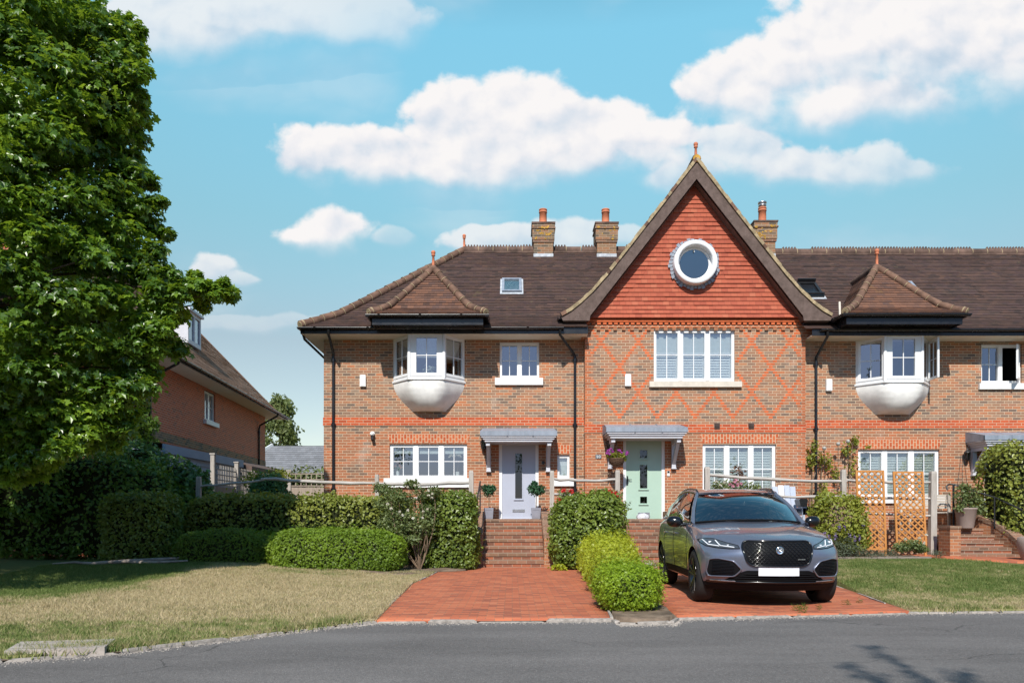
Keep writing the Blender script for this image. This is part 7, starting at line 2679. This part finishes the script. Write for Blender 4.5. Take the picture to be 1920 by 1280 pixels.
bpy.data.objects.remove(tmp); bpy.data.objects.remove(cut)
body = link('body', body_me, car)
bvh = BVHTree.FromPolygons([v.co.copy() for v in body_me.vertices], [tuple(p.vertices) for p in body_me.polygons])


def on_front(x, z, off):
    h = bvh.ray_cast(Vector((x, -2, z)), Vector((0, 1, 0)))
    if h[0] is None:
        h = (Vector((x, .5, z)), Vector((0, -1, 0)))
    return h[0] + (h[1] if h[1].y < 0 else -h[1]) * off


def on_side(y, z, sg, off):
    h = bvh.ray_cast(Vector((sg * 3, y, z)), Vector((-sg, 0, 0)))
    return (h[0] if h[0] is not None else Vector((sg * .95, y, z))) + Vector((sg * off, 0, 0))


def on_top(x, y, off):
    h = bvh.ray_cast(Vector((x, y, 4)), Vector((0, 0, -1)))
    return h[0] + h[1] * off


def patch(outline, proj, off, cuts=3):
    bm = bmesh.new()
    bm.faces.new([bm.verts.new((a, b_, 0)) for a, b_ in outline])
    bmesh.ops.triangulate(bm, faces=bm.faces[:])
    for _ in range(cuts):
        bmesh.ops.subdivide_edges(bm, edges=bm.edges[:], cuts=1, use_grid_fill=True)
    b = MB()
    for f in bm.faces:
        b.poly([tuple(proj(v.co.x, v.co.y, off)) for v in f.verts], 0, None, True)
    bm.free()
    return b


def rim_line(b, outline, proj, off, rad, mi=0, closed=True, sub=5):
    pts = []
    n = len(outline)
    for i in range(n if closed else n - 1):
        a, c = outline[i], outline[(i + 1) % n]
        for q in range(sub):
            f = q / sub
            pts.append(tuple(proj(a[0] + (c[0] - a[0]) * f, a[1] + (c[1] - a[1]) * f, off)))
    if closed: pts.append(pts[0]); pts.append(pts[1])
    else: pts.append(tuple(proj(*outline[-1], off)))
    b.tube(pts, rad, 6, mi)


def rounded(poly, r, n=4):
    out = []
    m = len(poly)
    for i in range(m):
        p0, p1, p2 = (np.array(poly[(i + d) % m], float) for d in (-1, 0, 1))
        a = p1 + (p0 - p1) / np.linalg.norm(p0 - p1) * min(r, np.linalg.norm(p0 - p1) * .45)
        c = p1 + (p2 - p1) / np.linalg.norm(p2 - p1) * min(r, np.linalg.norm(p2 - p1) * .45)
        for k in range(n + 1):
            f = k / n
            out.append(tuple((1 - f) ** 2 * a + 2 * f * (1 - f) * p1 + f * f * c))
    return out


# grille
GR = rounded([(-.415, .868), (.415, .868), (.455, .79), (.40, .60), (.33, .553), (-.33, .553), (-.40, .60), (-.455, .79)], .06)
gb = patch(GR, on_front, .006, 3)
go = gb.build('grille', M['satin_black'], car, local=True)
b = MB(); rim_line(b, GR, on_front, .010, .013); b.build('grille_surround', M['gloss_black'], go, local=True)
b = MB()
k = 0
z = .575
while z < .855:
    x = -.44
    pts = []
    i = 0
    ph = k % 2
    while x <= .441:
        hw = np.interp(z, [.553, .60, .79, .868], [.33, .40, .455, .415]) - .02
        if abs(x) < hw:
            pts.append(tuple(on_front(x, z + (.011 if (i + ph) % 2 else -.011), .014)))
        x += .0275; i += 1
    if len(pts) > 2: b.tube(pts, .0042, 4)
    z += .026; k += 1
b.build('grille_mesh', M['gloss_black'], go, local=True)
b = MB()
c = on_front(0, .755, .016)
ex = on_front(0.0, .755, .02)
b.lathe((0, ex.y - .012, .755), [(.052, .02), (.052, -.002), (.046, -.008), (.040, -.004), (.001, -.004)], 26, 0, 'y', cap=False)
# a small cat face in relief
for (dx, dz, r_) in ((0, -.004, .022), (-.016, .012, .010), (.016, .012, .010), (0, -.018, .012), (-.011, -.008, .010), (.011, -.008, .010)):
    b.lathe((dx, ex.y - .017, .755 + dz), [(r_, .006), (r_ * .8, -.003), (r_ * .3, -.007), (.001, -.008)], 12, 0, 'y', cap=False)
em = b.build('emblem', M['chrome'], go, local=True)
b = MB()
for (dx, dz, wx, wz) in ((-.009, .003, .010, .004), (.009, .003, .010, .004), (0, -.016, .012, .006)):
    b.box(dx - wx / 2, dx + wx / 2, ex.y - .028, ex.y - .024, .755 + dz - wz / 2, .755 + dz + wz / 2)
b.build('emblem_face', M['satin_black'], em, local=True)
b = MB()
for q in range(6):
    p = on_front(.235 + q * .017, .640, .021)
    b.box(p.x - .0065, p.x + .0065, p.y - .004, p.y + .006, .634, .646)
b.build('grille_badge', M['chrome'], go, local=True)

# head lamps
for sg in (-1, 1):
    HL = [(sg * x, z) for x, z in ((.905, .875), (.84, .898), (.74, .893), (.62, .848), (.49, .812), (.475, .772), (.60, .768), (.74, .778), (.85, .800), (.895, .838))]
    hb_ = patch(HL, on_front, .007, 3)
    ho = hb_.build('headlight', M['lampdark'], car, local=True)
    b = MB()
    for path in (((.862, .875), (.82, .812), (.70, .795)), ((.725, .868), (.685, .800), (.535, .783))):
        b.tube([tuple(on_front(sg * x, z, .012)) for (x, z) in [tuple(np.array(path[i]) * (1 - f) + np.array(path[i + 1]) * f) for i in range(2) for f in np.linspace(0, 1, 6)]], .0085, 6)
    b.build('daytime_light', M['drl'], ho, local=True)
    b = MB()
    for (x, z, w_, h_) in ((.79, .848, .035, .022), (.60, .812, .03, .010)):
        p = on_front(sg * x, z, .010)
        b.obox((p.x - w_ / 2, p.y - .004, p.z - h_ / 2), (w_, 0, 0), (0, .012, 0), (0, 0, h_))
    b.build('lamp_lens', M['drl'], ho, local=True)
    b = MB(); rim_line(b, HL, on_front, .006, .005); b.build('lamp_seal', M['satin_black'], ho, local=True)
    # side intake
    IN = rounded([(sg * x, z) for x, z in ((.835, .632), (.735, .645), (.555, .613), (.455, .505), (.535, .412), (.835, .405), (.86, .47))], .03, 3)
    io = patch(IN, on_front, .006, 3).build('side_intake', M['satin_black'], car, local=True)
    b = MB(); rim_line(b, IN, on_front, .008, .011); b.build('intake_surround', M['paint'], io, local=True)
    b = MB()
    for q in range(11):
        z = .42 + q * .019
        xa, xb = (.545, .80) if z < .56 else (.60, .80)
        b.tube([tuple(on_front(sg * (xa + (xb - xa) * f), z, .011)) for f in np.linspace(0, 1, 9)], .0035, 4)
    b.build('intake_mesh', M['gloss_black'], io, local=True)
    b = MB(); b.tube([tuple(on_front(sg * x, z, .012)) for x, z in ((.90, .357), (.80, .352), (.66, .350), (.52, .350))], .008, 6); b.build('bumper_blade', M['steel'], car, local=True)
    b = MB()
    so = patch([(sg * x, z) for x, z in ((.86, .345), (.56, .342), (.62, .312), (.84, .318))], on_front, .006, 2).build('lower_vent', M['gloss_black'], car, local=True)
# lower grille and sump lip
LG = rounded([(-.40, .492), (.40, .492), (.52, .445), (.66, .345), (-.66, .345), (-.52, .445)], .02, 2)
lo_ = patch(LG, on_front, .006, 3).build('lower_grille', M['satin_black'], car, local=True)
b = MB()
for q in range(4):
    z = .365 + q * .028
    hw = .60 - q * .06
    b.tube([tuple(on_front(-hw + 2 * hw * f, z, .012)) for f in np.linspace(0, 1, 13)], .006, 5)
b.build('lower_slat', M['satin_black'], lo_, local=True)
b = MB()
lip = [(x, .335) for x in np.linspace(-.62, .62, 17)]
b.tube([tuple(on_front(x, z, .004)) for x, z in lip], .016, 8)
b.build('splitter', M['gloss_black'], car, local=True)
b = MB()
for i in range(16):
    xa, xb = -.85 + 1.7 * i / 16, -.85 + 1.7 * (i + 1) / 16
    pa, pb = on_front(xa, .31, .004), on_front(xb, .31, .004)
    b.poly([(pa.x, pa.y, .315), (pb.x, pb.y, .315), (pb.x * .97, pb.y + .09, .215), (pa.x * .97, pa.y + .09, .215)], 0, None, True)
b.build('sump_guard', M['satin_black'], car, local=True)
# number plate (blank)
p = on_front(0, .475, .02)
b = MB()
for i in range(6):
    xa, xb = -.26 + .52 * i / 6, -.26 + .52 * (i + 1) / 6
    ya, yb_ = on_front(xa, .50, .0).y - .012, on_front(xb, .50, .0).y - .012
    b.poly([(xa, ya, .425), (xb, yb_, .425), (xb, yb_, .538), (xa, ya, .538)])
    b.poly([(xa, ya, .538), (xb, yb_, .538), (xb, yb_ + .02, .538), (xa, ya + .02, .538)])
b.build('number_plate', M['plate_w'], car, local=True)

# ---- cabin
def cab_pt(u, v):
    """windscreen: u -1..1 across, v 0 base .. 1 top"""
    a = abs(u) ** 2.2
    base = Vector((u * .79, 1.33 + .27 * a, 1.140 - .040 * a))
    top = Vector((u * .605, 2.12 + .13 * a, 1.572 - .032 * a))
    p = base.lerp(top, v)
    p.z += .055 * math.sin(math.pi * v) * (1 - .3 * a)
    p.y -= .03 * math.sin(math.pi * v)
    return p


def roof_pt(u, v):
    a = abs(u) ** 2.4
    y0 = 2.12 + .13 * a
    y = y0 + (4.05 - y0) * v
    z = np.interp(y, [2.1, 2.4, 2.8, 3.3, 3.7, 4.05], [1.572, 1.625, 1.655, 1.655, 1.625, 1.565]) - .036 * a
    return Vector((u * np.interp(y, [2.1, 3, 4.05], [.608, .64, .61]), y, z))


SIDE_B = [(1.54, .835, 1.105), (2.2, .858, 1.125), (3.0, .865, 1.145), (3.6, .855, 1.172), (4.15, .80, 1.215)]
def side_pt(u, v, sg):
    """side glass: u 0 front .. 1 rear, v 0 belt .. 1 roof"""
    y0 = 1.56 + (4.15 - 1.56) * u
    bx = np.interp(y0, [p[0] for p in SIDE_B], [p[1] for p in SIDE_B]); bz = np.interp(y0, [p[0] for p in SIDE_B], [p[2] for p in SIDE_B])
    y1 = 2.27 + (3.92 - 2.27) * u
    rp = roof_pt(1, max(0, (y1 - 2.25) / (4.05 - 2.25)))
    a, c = Vector((bx, y0, bz)), Vector((rp.x + .012, y1, rp.z - .012))
    p = a.lerp(c, v)
    p.x += .035 * math.sin(math.pi * v)
    return Vector((sg * p.x, p.y, p.z))


b = MB(); b.grid([[tuple(cab_pt(u, v)) for u in np.linspace(-1, 1, 21)] for v in np.linspace(0, 1, 9)]); ws = b.build('windscreen', M['car_glass'], car, local=True)
b = MB(); b.tube([tuple(cab_pt(u, .005) + Vector((0, -.01, .006))) for u in np.linspace(-1, 1, 21)], .014, 6); b.build('scuttle_trim', M['satin_black'], ws, local=True)
b = MB(); b.grid([[tuple(roof_pt(u, v) + Vector((0, 0, .004))) for u in np.linspace(-1, 1, 17)] for v in np.linspace(0, 1, 13)])
b.grid([[tuple(roof_pt(u, 1) + Vector((0, .30 * w_, -.30 * w_ * w_ - .06 * w_))) for u in np.linspace(-1, 1, 17)] for w_ in np.linspace(0, 1, 6)])
b.grid([[tuple(cab_pt(u, 1) + Vector((0, -.0, .003))) for u in np.linspace(-1, 1, 17)], [tuple(roof_pt(u, .02) + Vector((0, 0, .006))) for u in np.linspace(-1, 1, 17)]])
b.build('roof', M['paint'], car, local=True)
for sg in (-1, 1):
    # pillars and cant rail
    b = MB()
    b.tube([tuple(side_pt(0, v, sg).lerp(cab_pt(sg, v), .5) + Vector((0, -.0, 0))) for v in np.linspace(-.06, 1.0, 12)], [.042, .036, .033] + [.030] * 9, 8)
    b.build('windscreen_pillar', M['paint'], car, local=True)
    b = MB()
    b.tube([tuple(side_pt(u, 1.0, sg) + Vector((sg * -.008, 0, .012))) for u in np.linspace(0, 1, 14)], .026, 8)
    b.build('cant_rail', M['paint'], car, local=True)
    b = MB()
    b.tube([tuple(side_pt(u, 1.0, sg) + Vector((-sg * .035, 0, .052 if .06 < u < .94 else .02))) for u in np.linspace(.02, .98, 16)], .016, 8)
    b.build('roof_rail', M['gloss_black'], car, local=True)
    names = (('side_window', .06, .40), ('side_window', .46, .74), ('side_window', .77, .93))
    for nm, u0, u1 in names:
        b = MB(); b.grid([[tuple(side_pt(u0 + (u1 - u0) * f, v, sg)) for f in np.linspace(0, 1, 7)] for v in np.linspace(.03, .96, 7)]); b.build(nm, M['car_glass'], car, local=True)
    for u0, u1 in ((.39, .47), (.735, .775)):
        b = MB(); b.grid([[tuple(side_pt(u0 + (u1 - u0) * f, v, sg) + Vector((sg * .003, 0, 0))) for f in (0, .5, 1)] for v in np.linspace(0, 1, 7)]); b.build('door_pillar', M['gloss_black'], car, local=True)
    b = MB(); b.grid([[tuple(side_pt(u0, v, sg) + Vector((sg * .002, .0 + .25 * (u0 - .92) / .08 * 0, 0))) for u0 in (.92, .96, 1.0, 1.06)] for v in np.linspace(0, 1, 7)]); b.build('rear_pillar', M['paint'], car, local=True)
    b = MB(); b.tube([tuple(side_pt(u, 0.0, sg) + Vector((sg * .012, 0, .008))) for u in np.linspace(-.02, 1.0, 16)], .012, 6); b.build('waist_trim', M['gloss_black'], car, local=True)
    b = MB(); b.grid([[tuple(side_pt(u, 0, sg)), tuple(Vector((sg * np.interp(side_pt(u, 0, sg).y, [1.5, 2.2, 4], [.86, .875, .86]), side_pt(u, 0, sg).y, side_pt(u, 0, sg).z - .05)))] for u in np.linspace(-.05, 1.05, 14)]); b.build('door_top', M['paint'], car, local=True)
    # shut lines, handles
    for yy in (1.43, 2.62, 3.42):
        b = MB()
        pts = [tuple(on_side(yy + (.10 * max(0, .75 - z) if yy < 2 else (-.16 * max(0, .8 - z) if yy > 3 else 0)), z, sg, .0005)) for z in np.linspace(.42, 1.04, 14)]
        b.tube(pts, .004, 4)
        b.build('door_gap', M['satin_black'], car, local=True)
    for yy in (2.40, 3.25):
        b = MB(); b.tube([tuple(on_side(yy + q, .935, sg, o_)) for q, o_ in ((-.10, .0), (-.085, .018), (.085, .018), (.10, 0))], .013, 6); b.build('door_handle', M['paint'], car, local=True)
    b = MB(); b.grid([[tuple(on_side(yy, z, sg, .006)) for yy in np.linspace(1.36, 3.32, 14)] for z in (.30, .36, .41)]); b.build('sill_trim', M['satin_black'], car, local=True)
    # mirror
    b = MB()
    cx_, cy_, cz_ = sg * 1.035, 1.80, 1.115
    rows = []
    for f in np.linspace(0, 1, 9):
        xx = sg * (.92 + .245 * f)
        e = math.sqrt(max(.02, 1 - abs(2 * f - 1) ** 2.6))
        rows.append([(xx, cy_ + .02 + .085 * e * math.cos(t) + .03 * f, cz_ + .012 * f + .086 * e * math.sin(t)) for t in np.linspace(0, 2 * math.pi, 17)[:-1]])
    b.grid(rows, 0, True, closed=True); b.poly(rows[0]); b.poly(rows[-1])
    b.tube([(sg * .86, 1.78, 1.085), (sg * .97, 1.80, 1.065)], .026, 8)
    b.build('wing_mirror', M['gloss_black'], car, local=True)
    # bonnet crease
for s_, rad in AX:
    for sg in (-1, 1):
        w_ = MB()
        xo = sg * .945
        prof_t = [(.255, 0), (.30, -.005), (.348, .012), (.366, .035), (.370, .075), (.370, .175), (.366, .215), (.345, .24), (.26, .245)]
        w_.lathe((0, s_, .372), [(r_, xo - sg * d_) for r_, d_ in prof_t], 48, 0, 'x', cap=False)
        wo = w_.build('wheel', M['rubber'], car, local=True)
        rm = MB()
        rm.lathe((0, s_, .372), [(.262, xo - sg * .004), (.256, xo - sg * .010), (.240, xo - sg * .016), (.236, xo - sg * .08), (.22, xo - sg * .14)], 48, 0, 'x', cap=False)
        for q in range(5):
            for d_ in (-.14, .14):
                a0 = 2 * math.pi * q / 5 + .3
                p0 = (xo - sg * .035, s_ + .055 * math.cos(a0 + d_ * 1.8), .372 + .055 * math.sin(a0 + d_ * 1.8))
                p1 = (xo - sg * .012, s_ + .248 * math.cos(a0 + d_ * 1.15), .372 + .248 * math.sin(a0 + d_ * 1.15))
                rm.bar(p0, p1, .030, .030, up=(1, 0, 0))
        rm.lathe((0, s_, .372), [(.085, xo - sg * .06), (.075, xo - sg * .030), (.045, xo - sg * .024), (.001, xo - sg * .022)], 20, 0, 'x', cap=False)
        rm.build('rim', M['alloy'], wo, local=True)
        dm = MB(); dm.lathe((0, s_, .372), [(.235, xo - sg * .12), (.001, xo - sg * .12)], 24, 0, 'x', cap=False); dm.build('brake_disc', M['satin_black'], wo, local=True)
        # dark liner behind the wheel
# interior
b = MB()
b.box(-.72, .72, 1.55, 3.95, .60, .90)
b.box(-.70, .70, 1.42, 1.75, .88, 1.085)
for x in (-.36, .36):
    b.box(x - .24, x + .24, 2.55, 2.75, .85, 1.38); b.box(x - .11, x + .11, 2.60, 2.70, 1.38, 1.56)
b.box(-.62, .62, 3.45, 3.65, .85, 1.32)
b.build('interior', M['car_int'], car, local=True)
b = MB()
b.tube([(-.36 + .185 * math.cos(t), 1.93 + .07 * math.sin(t), 1.03 + .17 * math.sin(t)) for t in np.linspace(0, 2 * math.pi, 25)], .016, 6)
b.build('steering_wheel', M['gloss_black'], car, local=True)
b = MB(); b.box(-.11, .11, 2.0, 2.03, 1.44, 1.50); b.build('rear_view_mirror', M['gloss_black'], car, local=True)
